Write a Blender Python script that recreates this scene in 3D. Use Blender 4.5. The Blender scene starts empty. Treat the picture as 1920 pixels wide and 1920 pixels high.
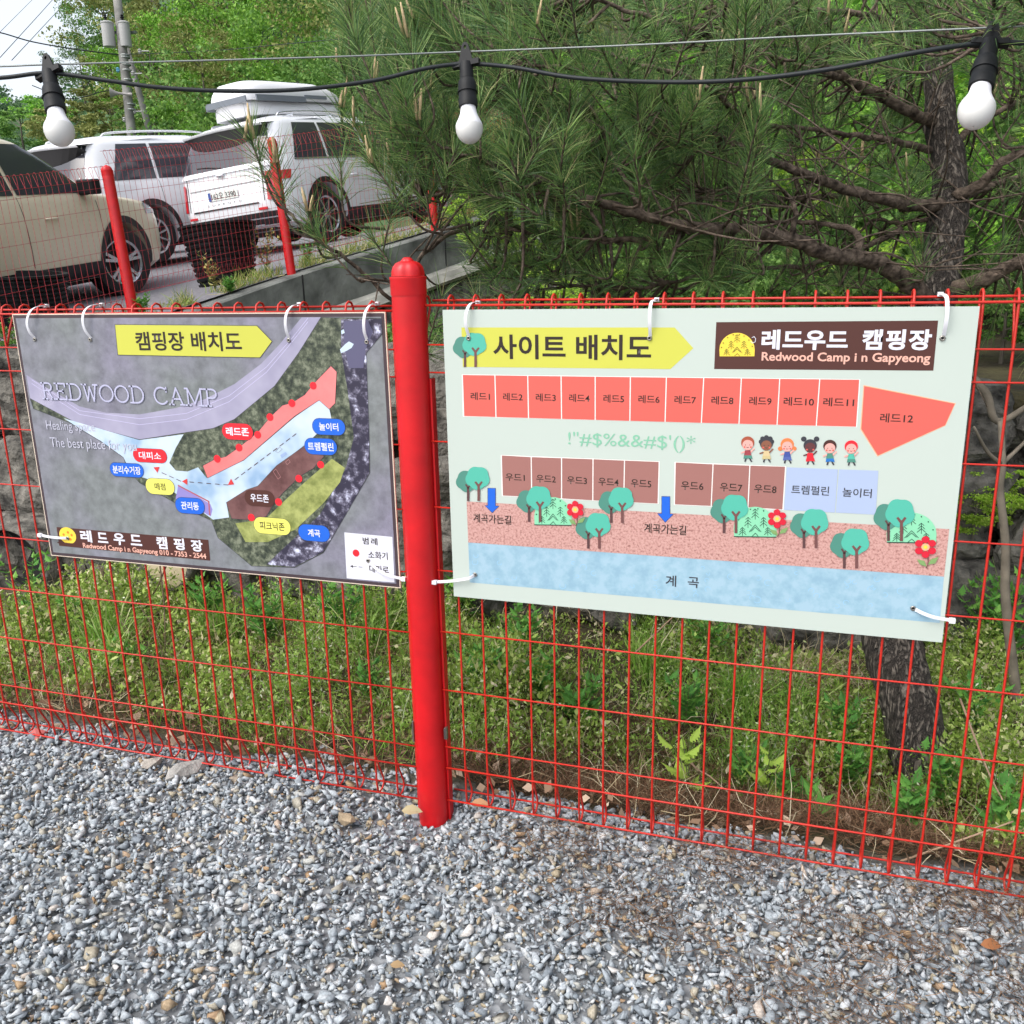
import bpy, bmesh, math, random
import numpy as np
from mathutils import Vector, Matrix, noise

# ------------------------------------------------------------------ camera
scene = bpy.context.scene
rng = np.random.default_rng(7)
random.seed(7)
FPX = 1693.2                      # focal length in photo pixels (photo is 1920 wide)
RW = np.array([[0.95258814, -0.0607473, 0.29813687],
               [0.30357735, 0.25549365, -0.91791273],
               [-0.02041135, 0.96490039, 0.26182172]])
CAMZ = 1.5
cam_data = bpy.data.cameras.new("camera")
cam = bpy.data.objects.new("camera", cam_data)
scene.collection.objects.link(cam)
m4 = Matrix([list(RW[0]) + [0.0], list(RW[1]) + [0.0], list(RW[2]) + [CAMZ], [0, 0, 0, 1]])
cam.matrix_world = m4
cam_data.sensor_width = 36.0
cam_data.lens = FPX / 1920.0 * 36.0
cam_data.clip_start = 0.05
cam_data.clip_end = 2000.0
scene.camera = cam

# ------------------------------------------------------------------ world and light
SUN_EL, SUN_AZ = 52.0, 215.0      # degrees; sun high behind the photographer's left shoulder, veiled by cloud
world = bpy.data.worlds.new("World")
scene.world = world
world.use_nodes = True
wn, wl = world.node_tree.nodes, world.node_tree.links
wn.clear()
w_out = wn.new("ShaderNodeOutputWorld")
w_bg = wn.new("ShaderNodeBackground")
w_sky = wn.new("ShaderNodeTexSky")
w_sky.sky_type = 'NISHITA'
w_sky.sun_disc = False
w_sky.sun_elevation = math.radians(SUN_EL)
w_sky.sun_rotation = math.radians(SUN_AZ)
w_sky.air_density = 1.0
w_sky.dust_density = 4.0
w_sky.ozone_density = 1.5
w_hs = wn.new("ShaderNodeHueSaturation")
w_hs.inputs["Saturation"].default_value = 0.38
w_hs.inputs["Value"].default_value = 1.95
wl.new(w_sky.outputs[0], w_hs.inputs["Color"])
wl.new(w_hs.outputs[0], w_bg.inputs[0])
w_bg.inputs[1].default_value = 0.15
wl.new(w_bg.outputs[0], w_out.inputs[0])
sun_data = bpy.data.lights.new("sun", 'SUN')
sun_data.energy = 0.8
sun_data.angle = math.radians(50.0)
sun_data.color = (1.0, 0.965, 0.91)
sun = bpy.data.objects.new("sun", sun_data)
scene.collection.objects.link(sun)
_az, _el = math.radians(SUN_AZ), math.radians(SUN_EL)
sdir = Vector((math.sin(_az) * math.cos(_el), math.cos(_az) * math.cos(_el), math.sin(_el)))
sun.rotation_euler = sdir.to_track_quat('Z', 'Y').to_euler()
sun.location = sdir * 30
vs = scene.view_settings
vs.view_transform = 'Standard'
vs.look = 'None'
vs.exposure = 0.16
vs.gamma = 1.0
vs.use_curve_mapping = False
scene.cycles.max_bounces = 6
scene.cycles.transparent_max_bounces = 8

# ------------------------------------------------------------------ measuring helpers (photo pixel -> place in the world)
def ray(px, py):
    v = np.array([px - 960.0, 960.0 - py, -FPX])
    v = v / np.linalg.norm(v)
    return RW @ v
def PY(px, py, Y):
    r = ray(px, py); p = r * (Y / r[1]); p[2] += CAMZ
    return p
def PD(px, py, dep):
    v = np.array([px - 960.0, 960.0 - py, -FPX]) / FPX * dep
    p = RW @ v; p[2] += CAMZ
    return p
def PZ(px, py, z):
    r = ray(px, py); p = r * ((z - CAMZ) / r[2]); p[2] += CAMZ
    return p
def smooth(t, a, b):
    t = np.clip((np.asarray(t, float) - a) / (b - a), 0, 1)
    return t * t * (3 - 2 * t)

# ------------------------------------------------------------------ object helpers
def tag(o, label=None, cat=None, group=None, kind=None):
    if label: o["label"] = label
    if cat: o["category"] = cat
    if group: o["group"] = group
    if kind: o["kind"] = kind
    return o
def empty(name, loc=(0, 0, 0), rz=0.0, parent=None, **kw):
    o = bpy.data.objects.new(name, None)
    scene.collection.objects.link(o)
    o.location = Vector([float(c) for c in loc]); o.rotation_euler = (0, 0, rz)
    o.empty_display_size = 0.1
    if parent: o.parent = parent
    return tag(o, **kw)
def wloc(o):
    v = np.zeros(3)
    while o is not None:
        v = v + np.array(o.location); o = o.parent
    return v
def mesh_np(name, V, F, n):
    """V (k,3) ; F flat list of n-gons of n corners"""
    me = bpy.data.meshes.new(name)
    V = np.asarray(V, np.float32); F = np.asarray(F, np.int32).reshape(-1, n)
    me.vertices.add(len(V)); me.vertices.foreach_set("co", V.ravel())
    me.loops.add(F.size); me.loops.foreach_set("vertex_index", F.ravel())
    me.polygons.add(len(F))
    me.polygons.foreach_set("loop_start", np.arange(0, F.size, n, dtype=np.int32))
    me.polygons.foreach_set("loop_total", np.full(len(F), n, np.int32))
    me.update(calc_edges=True)
    return me
def obj(name, me, mat, parent=None, smooth_=False, world=False, **kw):
    if world and parent is not None:
        off = wloc(parent)
        me.transform(Matrix.Translation(Vector([float(-c) for c in off])))
    o = bpy.data.objects.new(name, me)
    scene.collection.objects.link(o)
    if mat is not None:
        if len(me.materials) == 0: me.materials.append(mat)
    if smooth_ and len(me.polygons): me.polygons.foreach_set("use_smooth", [True] * len(me.polygons))
    if parent: o.parent = parent
    return tag(o, **kw)
def copy_tree(o, parent=None):
    c = o.copy(); scene.collection.objects.link(c)
    if parent is not None: c.parent = parent
    for ch in [x for x in bpy.data.objects if x.parent == o]:
        copy_tree(ch, c)
    return c

class MB:
    """collects geometry of one mesh"""
    def __init__(s): s.v = []; s.f = []
    def add(s, vs, fs):
        b = len(s.v); s.v += [tuple(float(c) for c in v) for v in vs]; s.f += [tuple(b + i for i in f) for f in fs]; return s
    def box(s, c, d, rot=None):
        vs = []
        for i in range(8):
            p = Vector(((i & 1) - .5, ((i >> 1) & 1) - .5, ((i >> 2) & 1) - .5)); p = Vector((p.x * d[0], p.y * d[1], p.z * d[2]))
            if rot is not None: p = rot @ p
            vs.append(p + Vector(c))
        return s.add(vs, [(0, 2, 3, 1), (4, 5, 7, 6), (0, 1, 5, 4), (2, 6, 7, 3), (0, 4, 6, 2), (1, 3, 7, 5)])
    def tube(s, pts, rad, n=6, cap=True):
        pts = [Vector([float(c) for c in p]) for p in pts]
        if not hasattr(rad, '__len__'): rad = [rad] * len(pts)
        vs = []; fs = []; up = None
        for i, p in enumerate(pts):
            t = (pts[min(i + 1, len(pts) - 1)] - pts[max(i - 1, 0)])
            if t.length < 1e-9: t = Vector((0, 0, 1))
            t.normalize()
            if up is None:
                up = t.orthogonal().normalized()
            else:
                up = (up - t * up.dot(t))
                up = up.normalized() if up.length > 1e-6 else t.orthogonal().normalized()
            b = t.cross(up)
            for k in range(n):
                a = 2 * math.pi * k / n
                vs.append(p + (up * math.cos(a) + b * math.sin(a)) * rad[i])
        for i in range(len(pts) - 1):
            for k in range(n):
                k2 = (k + 1) % n
                fs.append((i * n + k, i * n + k2, (i + 1) * n + k2, (i + 1) * n + k))
        if cap:
            fs.append(tuple(range(n - 1, -1, -1))); fs.append(tuple((len(pts) - 1) * n + k for k in range(n)))
        return s.add(vs, fs)
    def lathe(s, prof, n=24, c=(0, 0, 0), axis='Z', capb=True, rf=None):
        vs = []; fs = []
        for (r, z) in prof:
            for k in range(n):
                a = 2 * math.pi * k / n; rr = r * (rf(a, r, z) if rf else 1.0)
                x, y = rr * math.cos(a), rr * math.sin(a)
                if axis == 'Z': p = (x, y, z)
                elif axis == 'X': p = (z, x, y)
                else: p = (x, z, y)
                vs.append((p[0] + c[0], p[1] + c[1], p[2] + c[2]))
        m = len(prof)
        for i in range(m - 1):
            for k in range(n):
                k2 = (k + 1) % n; q = (i * n + k, i * n + k2, (i + 1) * n + k2, (i + 1) * n + k)
                fs.append(q if axis != 'Y' else q[::-1])
        if capb:
            fs.append(tuple(range(n - 1, -1, -1)) if axis != 'Y' else tuple(range(n)))
            top = tuple((m - 1) * n + k for k in range(n)); fs.append(top if axis != 'Y' else top[::-1])
        return s.add(vs, fs)
    def ribbon(s, pts, wdir, w, th):
        """flat strap following pts, width along wdir"""
        pts = [Vector([float(c) for c in p]) for p in pts]; wd = Vector(wdir).normalized(); vs = []; fs = []
        for i, p in enumerate(pts):
            t = (pts[min(i + 1, len(pts) - 1)] - pts[max(i - 1, 0)]).normalized()
            wv = (wd - t * wd.dot(t)).normalized(); nn = t.cross(wv).normalized()
            for a, b in ((-1, -1), (1, -1), (1, 1), (-1, 1)): vs.append(p + wv * (w / 2 * a) + nn * (th / 2 * b))
        for i in range(len(pts) - 1):
            for k in range(4):
                k2 = (k + 1) % 4; fs.append((i * 4 + k, i * 4 + k2, (i + 1) * 4 + k2, (i + 1) * 4 + k))
        fs.append((3, 2, 1, 0)); l = (len(pts) - 1) * 4; fs.append((l, l + 1, l + 2, l + 3))
        return s.add(vs, fs)
    def build(s, name, mat, parent=None, smooth_=False, world=False, sharp=None, **kw):
        me = bpy.data.meshes.new(name); me.from_pydata(s.v, [], s.f); me.update()
        o = obj(name, me, mat, parent, smooth_, world, **kw)
        if sharp is not None: me.set_sharp_from_angle(angle=math.radians(sharp))
        return o
def bez(pts, n=8):
    """Catmull-Rom through points, n samples per span"""
    P = [np.array(p, float) for p in pts]; P = [2 * P[0] - P[1]] + P + [2 * P[-1] - P[-2]]; out = []
    for i in range(1, len(P) - 2):
        for k in range(n):
            t = k / n
            out.append(0.5 * ((2 * P[i]) + (-P[i - 1] + P[i + 1]) * t + (2 * P[i - 1] - 5 * P[i] + 4 * P[i + 1] - P[i + 2]) * t * t
                              + (-P[i - 1] + 3 * P[i] - 3 * P[i + 1] + P[i + 2]) * t ** 3))
    out.append(P[-2]); return out

# ------------------------------------------------------------------ materials
def new_mat(name):
    m = bpy.data.materials.new(name); m.use_nodes = True
    return m, m.node_tree.nodes, m.node_tree.links, m.node_tree.nodes["Principled BSDF"]
def mat(name, col, rough=0.6, metal=0.0, var=0.0, vscale=8.0, bump=0.0, bscale=60.0, bdist=0.01, spec=None, coat=0.0, trans=0.0, detail=5.0):
    m, n, l, b = new_mat(name)
    b.inputs["Base Color"].default_value = (*col, 1); b.inputs["Roughness"].default_value = rough; b.inputs["Metallic"].default_value = metal
    if spec is not None: b.inputs["Specular IOR Level"].default_value = spec
    if coat: b.inputs["Coat Weight"].default_value = coat; b.inputs["Coat Roughness"].default_value = 0.05
    if trans: b.inputs["Transmission Weight"].default_value = trans
    if var or bump: tc = n.new("ShaderNodeTexCoord")
    if var:
        t = n.new("ShaderNodeTexNoise"); t.inputs["Scale"].default_value = vscale; t.inputs["Detail"].default_value = detail
        l.new(tc.outputs["Object"], t.inputs["Vector"])
        r = n.new("ShaderNodeValToRGB"); r.color_ramp.elements[0].position = .3; r.color_ramp.elements[1].position = .7
        r.color_ramp.elements[0].color = (*[c * (1 - var) for c in col], 1); r.color_ramp.elements[1].color = (*[min(1, c * (1 + var)) for c in col], 1)
        l.new(t.outputs[0], r.inputs[0]); l.new(r.outputs[0], b.inputs["Base Color"])
    if bump:
        t2 = n.new("ShaderNodeTexNoise"); t2.inputs["Scale"].default_value = bscale; t2.inputs["Detail"].default_value = 6
        l.new(tc.outputs["Object"], t2.inputs["Vector"])
        bp = n.new("ShaderNodeBump"); bp.inputs["Strength"].default_value = bump; bp.inputs["Distance"].default_value = bdist
        l.new(t2.outputs[0], bp.inputs["Height"]); l.new(bp.outputs[0], b.inputs["Normal"])
    return m
def island_mat(name, stops, rough=0.6, sub=0.0, mottle=0.0, mscale=60, objrand=False, transl=0.0, spec=0.3):
    """each loose piece (leaf, stone, needle) takes its own colour from the ramp"""
    m, n, l, b = new_mat(name)
    g = n.new("ShaderNodeNewGeometry"); r = n.new("ShaderNodeValToRGB")
    cr = r.color_ramp
    while len(cr.elements) < len(stops): cr.elements.new(0.5)
    for e, (p, c) in zip(cr.elements, stops): e.position = p; e.color = (*c, 1)
    l.new(g.outputs["Random Per Island"], r.inputs[0]); src = r.outputs[0]
    if mottle:
        tc = n.new("ShaderNodeTexCoord"); t = n.new("ShaderNodeTexNoise"); t.inputs["Scale"].default_value = mscale; t.inputs["Detail"].default_value = 4
        l.new(tc.outputs["Object"], t.inputs["Vector"])
        mr = n.new("ShaderNodeMapRange"); mr.inputs["From Min"].default_value = .3; mr.inputs["From Max"].default_value = .7
        mr.inputs["To Min"].default_value = 1 - mottle; mr.inputs["To Max"].default_value = 1 + mottle
        l.new(t.outputs[0], mr.inputs[0])
        mx = n.new("ShaderNodeVectorMath"); mx.operation = 'SCALE'; l.new(src, mx.inputs[0]); l.new(mr.outputs[0], mx.inputs["Scale"]); src = mx.outputs[0]
    if objrand:
        oi = n.new("ShaderNodeObjectInfo"); mr2 = n.new("ShaderNodeMapRange"); mr2.inputs["To Min"].default_value = .75; mr2.inputs["To Max"].default_value = 1.3
        l.new(oi.outputs["Random"], mr2.inputs[0]); mx2 = n.new("ShaderNodeVectorMath"); mx2.operation = 'SCALE'
        l.new(src, mx2.inputs[0]); l.new(mr2.outputs[0], mx2.inputs["Scale"]); src = mx2.outputs[0]
    l.new(src, b.inputs["Base Color"]); b.inputs["Roughness"].default_value = rough; b.inputs["Specular IOR Level"].default_value = spec
    if transl:
        tr = n.new("ShaderNodeBsdfTranslucent"); l.new(src, tr.inputs[0]); ms = n.new("ShaderNodeMixShader"); ms.inputs[0].default_value = transl
        out = n["Material Output"]; l.new(b.outputs[0], ms.inputs[1]); l.new(tr.outputs[0], ms.inputs[2]); l.new(ms.outputs[0], out.inputs[0])
    return m

M = {}
M['red'] = mat("red_gloss_plastic", (0.56, 0.004, 0.008), 0.42, coat=0.08, var=0.14, vscale=14, detail=10)
M['wire'] = mat("red_coated_wire", (0.50, 0.020, 0.010), 0.45, var=0.16, vscale=9)
M['wire_far'] = mat("dull_red_wire", (0.40, 0.028, 0.040), 0.6)
M['black'] = mat("black_rubber", (0.008, 0.009, 0.010), 0.55, var=0.2, spec=.25)
M['cable'] = mat("black_cable_sheath", (0.012, 0.016, 0.018), 0.5, spec=.3)
M['bulb_top'] = mat("white_bulb_collar", (0.74, 0.74, 0.77), 0.4)
M['bulb'] = mat("frosted_bulb", (0.66, 0.655, 0.63), 0.3)
M['steel'] = mat("steel_wire", (0.22, 0.24, 0.23), 0.45, metal=0.5)
M['tie'] = mat("white_nylon", (0.82, 0.82, 0.86), 0.35)
M['eye'] = mat("eyelet_metal", (0.35, 0.33, 0.30), 0.3, metal=0.9)
M['hole'] = mat("dark_hole", (0.01, 0.01, 0.01), 0.9)
M['concrete'] = mat("weathered_concrete", (0.165, 0.17, 0.155), 0.9, var=0.65, vscale=2.6, bump=0.8, bscale=25, detail=12)
M['concrete_light'] = mat("pale_concrete_edge", (0.36, 0.35, 0.31), 0.9, var=0.3, vscale=4, bump=0.7, bscale=20)
M['rock'] = mat("grey_boulder", (0.115, 0.107, 0.092), 0.95, var=0.85, vscale=13, bump=1.0, bscale=26, bdist=.035, detail=12)
M['asphalt'] = mat("worn_asphalt", (0.17, 0.165, 0.18), 0.95, var=0.2, vscale=30, bump=0.5, bscale=120)
M['white_paint'] = mat("white_car_paint", (0.80, 0.81, 0.84), 0.22, coat=0.6)
M['beige_paint'] = mat("beige_car_paint", (0.74, 0.66, 0.49), 0.30, coat=0.4)
M['glass'] = mat("tinted_car_glass", (0.045, 0.045, 0.055), 0.08, spec=.5)
M['glass_light'] = mat("pale_car_glass", (0.22, 0.25, 0.28), 0.06, spec=1.0)
M['trim'] = mat("black_plastic_trim", (0.018, 0.017, 0.018), 0.5)
M['tyre'] = mat("tyre_rubber", (0.02, 0.018, 0.018), 0.75)
M['chrome'] = mat("bright_alloy", (0.62, 0.63, 0.66), 0.22, metal=0.85)
M['taillight'] = mat("red_lens", (0.55, 0.02, 0.03), 0.12, coat=0.6)
M['box_white'] = mat("roof_box_white", (0.74, 0.74, 0.76), 0.3)
M['box_grey'] = mat("roof_box_grey", (0.17, 0.19, 0.22), 0.4)
M['pole'] = mat("grey_concrete_pole", (0.22, 0.215, 0.20), 0.85, var=0.45, vscale=2)
M['trafo'] = mat("pale_grey_enamel", (0.38, 0.38, 0.37), 0.5)
M['plate'] = mat("plate_white", (0.72, 0.74, 0.70), 0.4)
M['plate_blue'] = mat("plate_blue", (0.05, 0.09, 0.30), 0.4)
M['ink'] = mat("black_print", (0.012, 0.012, 0.014), 0.6)

# ------------------------------------------------------------------ terrain
def tps_fit(C):
    n = len(C); d = np.hypot(C[:, None, 0] - C[None, :, 0], C[:, None, 1] - C[None, :, 1])
    K = np.where(d > 0, d * d * np.log(d + 1e-9), 0) + np.eye(n) * 0.5
    Pm = np.c_[np.ones(n), C[:, :2]]; A = np.block([[K, Pm], [Pm.T, np.zeros((3, 3))]])
    return np.linalg.solve(A, np.r_[C[:, 2], 0, 0, 0])
_R = [PD(254, 607, 7.7), PD(546, 510, 9.2), PD(815, 430, 10.7)]
_q0 = _R[0] + (_R[0] - _R[1]) * .97; _q4 = _R[2] + (_R[2] - _R[1]) * .8
_path = bez([_q0 + (_q0 - _R[0]), _q0, _R[0], _R[1], _R[2], _q4, _q4 + np.array([1.5, 1.9, .15]), _q4 + np.array([3.9, 3.6, .3])], 6)
WALL = [(float(_path[0][0]) - .9, float(_path[0][1]) - 1.5)] + [(float(p[0]), float(p[1])) for p in _path] + [(12, 21), (26, 24)]
_wx = np.array([p[0] for p in WALL]); _wy = np.array([p[1] for p in WALL])
def wall_x(y): return np.interp(y, _wy, _wx)
_lz = [(float(p[0]), float(p[1]), float(p[2])) for p in _path[::6][:6]]
LOTC = np.array(_lz + [(-7.4, 8.7, 1.27), (-7.8, 5.9, 1.05),
                 (-9.13, 11.65, 1.65), (-8.6, 14.4, 1.93), (-6.385, 11.855, 1.90), (-6.06, 14.65, 2.20), (-12.0, 11.2, 1.5), (-11.5, 14, 1.8), (-10.0, 6.0, 1.1), (-6, 22, 2.6), (-14, 24, 2.5), (-26, 24, 2.3), (-26, 10, 1.4)])
_tw = tps_fit(LOTC)
def lot_z(x, y):
    x = np.asarray(x, float); y = np.asarray(y, float)
    d = np.hypot(x[..., None] - LOTC[:, 0], y[..., None] - LOTC[:, 1])
    return (np.where(d > 0, d * d * np.log(d + 1e-9), 0) @ _tw[:len(LOTC)]) + _tw[-3] + _tw[-2] * x + _tw[-1] * y
def wall_base_y(x): return 3.25 + 0.7 * smooth(x, -1.8, 0.6)
def near_z(x, y):
    x = np.asarray(x, float); y = np.asarray(y, float)
    w = smooth(x, -1.3, 0.1)
    g = .075 + .012 * np.sin(x * 3.1 + 1) * np.cos(y * 4.3) + .008 * np.sin(x * 9 + y * 7) - .045 * np.exp(-((x + .89) ** 2 + (y - 1.93) ** 2) / .05) - .02 * smooth(-y, -1.6, -.4)
    zl = .040 + .025 * (y - 2.15)
    zr = .03 - .20 * smooth(y, 2.15, 2.65) + .07 * np.maximum(0, y - 2.75)
    b = zl * (1 - w) + zr * w + .018 * np.sin(x * 5 + y * 3) + .012 * np.sin(x * 13 - y * 11)
    t = smooth(y, 2.06, 2.22)
    return g * (1 - t) + b * t
def terrain_z(x, y):
    x = np.asarray(x, float); y = np.asarray(y, float)
    wb = wall_base_y(x)
    zn = near_z(x, np.minimum(y, wb))
    terr = .86 + .01 * (y - 4.2) + .05 * np.sin(x * 1.3) * np.sin(y * .9) + .10 * smooth(x, -2, 2)
    z = zn + (terr - zn) * smooth(y, wb + .15, wb + .62)
    # hillside behind
    az = np.degrees(np.arctan2(x, y)); r = np.hypot(x, y)
    start = np.interp(az, [-60, -38, -24, -10, 30], [44, 40, 24, 10.5, 7.5])
    slope = np.interp(az, [-49, -40.5, -35, -20, 40], [0.0, .0, .50, .55, .5])
    hill = slope * np.maximum(0, r - start)
    lot = (x < wall_x(y) - 0.55) & (y > 2.3)
    base = np.where(x < -5, 2.3 + 0 * x, terr)
    far = np.where(r > 20, np.maximum(z, 2.0 + (r - 20) * .01), z)
    z = np.where(lot, np.minimum(lot_z(np.maximum(x, -26), np.minimum(y, 24)) - .08, 2.6), far)
    z = z + np.minimum(hill, 45)
    ridge = 34 * smooth(r, 150, 240) * smooth(-az, 34, 40) * (0.85 + .25 * np.sin(az * .55 + 1) + .08 * np.sin(az * 2.1))
    return z + ridge
def axis(*segs):
    out = []
    for a, b, st in segs: out += list(np.arange(a, b, st))
    return np.array(out + [segs[-1][1]])
gx = axis((-320, -60, 13), (-60, -12, 2.4), (-12, -4, .3), (-4, 2.5, .07), (2.5, 12, .4), (12, 60, 4), (60, 200, 20))
gy = axis((-6, 0, .6), (0, 2.0, .1), (2.0, 5.2, .06), (5.2, 18, .35), (18, 60, 2.2), (60, 340, 14))
GX, GY = np.meshgrid(gx, gy)
GZ = terrain_z(GX, GY)
nx, ny = len(gx), len(gy)
ii = (np.arange(ny - 1)[:, None] * nx + np.arange(nx - 1)[None, :]).ravel()
me = mesh_np("ground", np.c_[GX.ravel(), GY.ravel(), GZ.ravel()], np.c_[ii, ii + 1, ii + nx + 1, ii + nx].ravel(), 4)
gm, n, l, b = new_mat("earth_and_gravel_bed")
tc = n.new("ShaderNodeTexCoord"); sx = n.new("ShaderNodeSeparateXYZ"); l.new(tc.outputs["Object"], sx.inputs[0])
v1 = n.new("ShaderNodeTexVoronoi"); v1.inputs["Scale"].default_value = 42; l.new(tc.outputs["Object"], v1.inputs["Vector"])
r1 = n.new("ShaderNodeValToRGB"); e = r1.color_ramp.elements; e[0].color = (.08, .085, .09, 1); e[1].color = (.30, .315, .33, 1); e[0].position = .1; e[1].position = .9
l.new(v1.outputs["Color"], r1.inputs[0])
t1 = n.new("ShaderNodeTexNoise"); t1.inputs["Scale"].default_value = 6; t1.inputs["Detail"].default_value = 8; l.new(tc.outputs["Object"], t1.inputs["Vector"])
r2 = n.new("ShaderNodeValToRGB"); e = r2.color_ramp.elements; e[0].position = .35; e[1].position = .68; e[0].color = (.035, .026, .014, 1); e[1].color = (.085, .072, .030, 1)
l.new(t1.outputs[0], r2.inputs[0])
mr = n.new("ShaderNodeMapRange"); mr.inputs["From Min"].default_value = 2.05; mr.inputs["From Max"].default_value = 2.18; l.new(sx.outputs[1], mr.inputs[0])
fr = n.new("ShaderNodeMapRange"); fr.inputs["From Min"].default_value = 16; fr.inputs["From Max"].default_value = 24; l.new(sx.outputs[1], fr.inputs[0])
mx = n.new("ShaderNodeMix"); mx.data_type = 'RGBA'; l.new(mr.outputs[0], mx.inputs[0]); l.new(r1.outputs[0], mx.inputs[6]); l.new(r2.outputs[0], mx.inputs[7])
mg = n.new("ShaderNodeMix"); mg.data_type = 'RGBA'; l.new(fr.outputs[0], mg.inputs[0]); l.new(mx.outputs[2], mg.inputs[6]); mg.inputs[7].default_value = (.055, .11, .04, 1); l.new(mg.outputs[2], b.inputs["Base Color"]); b.inputs["Roughness"].default_value = .95
bp = n.new("ShaderNodeBump"); bp.inputs["Distance"].default_value = .012; l.new(v1.outputs["Distance"], bp.inputs["Height"]); l.new(bp.outputs[0], b.inputs["Normal"])
obj("ground", me, gm, smooth_=True, kind="structure")

# car park surface
ly = np.arange(2.2, 25.1, .4); LV = []; LF = []; K = 44
for j, yy in enumerate(ly):
    x1 = float(wall_x(yy)) - .02
    xs = x1 - (np.linspace(0, 1, K) ** 1.7) * (26 + x1)
    for xx in xs: LV.append((xx, yy, float(lot_z(xx, yy))))
for j in range(len(ly) - 1):
    for k in range(K - 1):
        a = j * K + k; LF.append((a, a + K, a + K + 1, a + 1))
me = bpy.data.meshes.new("car_park"); me.from_pydata(LV, [], LF)
obj("car_park", me, M['asphalt'], smooth_=True, kind="structure")

# ------------------------------------------------------------------ gravel
def rock_hull(seed, npts=13, flat=.60, k=.9):
    r_ = np.random.default_rng(seed); p = r_.normal(size=(npts, 3)); p /= np.linalg.norm(p, axis=1)[:, None]
    p *= r_.uniform(.62, 1.0, (npts, 1)); p *= np.array([1, r_.uniform(.55, .85), r_.uniform(.34, flat)])
    bm = bmesh.new(); [bm.verts.new(q * .5) for q in p]; bmesh.ops.convex_hull(bm, input=bm.verts)
    bmesh.ops.delete(bm, geom=[v for v in bm.verts if not v.link_faces], context='VERTS')
    bmesh.ops.triangulate(bm, faces=bm.faces); bm.verts.index_update()
    V = np.array([v.co[:] for v in bm.verts]); F = np.array([[v.index for v in f.verts] for f in bm.faces]); bm.free(); return V, F
def rotmats(n, r_, tilt=1.0):
    a = r_.uniform(0, 2 * np.pi, n); ax = r_.normal(size=(n, 3)); ax[:, :2] *= tilt; ax /= np.linalg.norm(ax, axis=1)[:, None]
    c, s = np.cos(a), np.sin(a); x, y, z = ax.T; C = 1 - c
    return np.stack([np.stack([c + x * x * C, x * y * C - z * s, x * z * C + y * s], -1), np.stack([y * x * C + z * s, c + y * y * C, y * z * C - x * s], -1),
                     np.stack([z * x * C - y * s, z * y * C + x * s, c + z * z * C], -1)], 1)
def scatter(variants, pos, size, R):
    """variants: list of (V,F tri); joined arrays"""
    n = len(pos); pick = rng.integers(0, len(variants), n); Vs = []; Fs = []; base = 0
    for k, (V, F) in enumerate(variants):
        idx = np.where(pick == k)[0]
        if not len(idx): continue
        W = np.einsum('nij,vj->nvi', R[idx], V) * size[idx][:, None, None] + pos[idx][:, None, :]
        m_ = len(V); Fk = F[None] + (np.arange(len(idx)) * m_)[:, None, None] + base
        Vs.append(W.reshape(-1, 3)); Fs.append(Fk.reshape(-1, 3)); base += len(idx) * m_
    return np.concatenate(Vs), np.concatenate(Fs)
variants = [rock_hull(100 + i, 8 + i % 3) for i in range(18)]
def gravel_pts(n, x0, x1, y0, y1):
    p = np.c_[rng.uniform(x0, x1, n), rng.uniform(y0, y1, n)]
    ok = np.hypot(p[:, 0] + .89, p[:, 1] - 2.0) > .05
    return p[ok]
A = gravel_pts(13000, -3.1, 1.7, .65, 2.10); B2 = gravel_pts(25000, -2.9, 1.5, .8, 2.06)
# ragged patches of stones that spilled behind the mesh
C2 = gravel_pts(5200, -2.8, 1.4, 2.05, 2.42)
edge = 2.10 + .13 * np.exp(-((C2[:, 0] + .33) / .35) ** 2) + .11 * np.exp(-((C2[:, 0] + 1.25) / .22) ** 2) + .03 * np.sin(C2[:, 0] * 17) + .02 * np.sin(C2[:, 0] * 41)
C2 = C2[C2[:, 1] < edge]
D2 = gravel_pts(26000, -2.9, 1.5, .8, 2.10)
pp = np.concatenate([A, B2, C2, D2]); lay = np.concatenate([np.zeros(len(A)), np.ones(len(B2)), np.ones(len(C2)) * .6, np.ones(len(D2)) * .45])
sz = np.clip(rng.lognormal(math.log(.027), .36, len(pp)), .012, .052); sz[len(A):len(A) + len(B2)] *= .97; sz[-len(D2):] = rng.uniform(.008, .019, len(D2))
pz = near_z(pp[:, 0], np.minimum(pp[:, 1], 2.30)) + .002 + lay * rng.uniform(.002, .016, len(pp))
V, F = scatter(variants, np.c_[pp, pz], sz, rotmats(len(pp), rng, .5))
M['gravel'] = island_mat("crushed_granite", [(0, (.18, .205, .23)), (.16, (.26, .29, .315)), (.36, (.33, .365, .39)), (.58, (.40, .43, .455)), (.76, (.48, .50, .515)),
                                             (.85, (.34, .34, .31)), (.92, (.36, .31, .22)), (.965, (.33, .22, .13)), (1, (.60, .60, .59))], rough=.9, mottle=.26, mscale=220, spec=.05)
me = mesh_np("gravel", V, F.ravel(), 3)
obj("gravel", me, M['gravel'], kind="stuff", label="grey crushed stone gravel in front of the red mesh fence", category=None) if False else tag(obj("gravel", me, M['gravel'], kind="stuff"), "pale grey crushed stone covering the ground before the red fence", "gravel")

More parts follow.
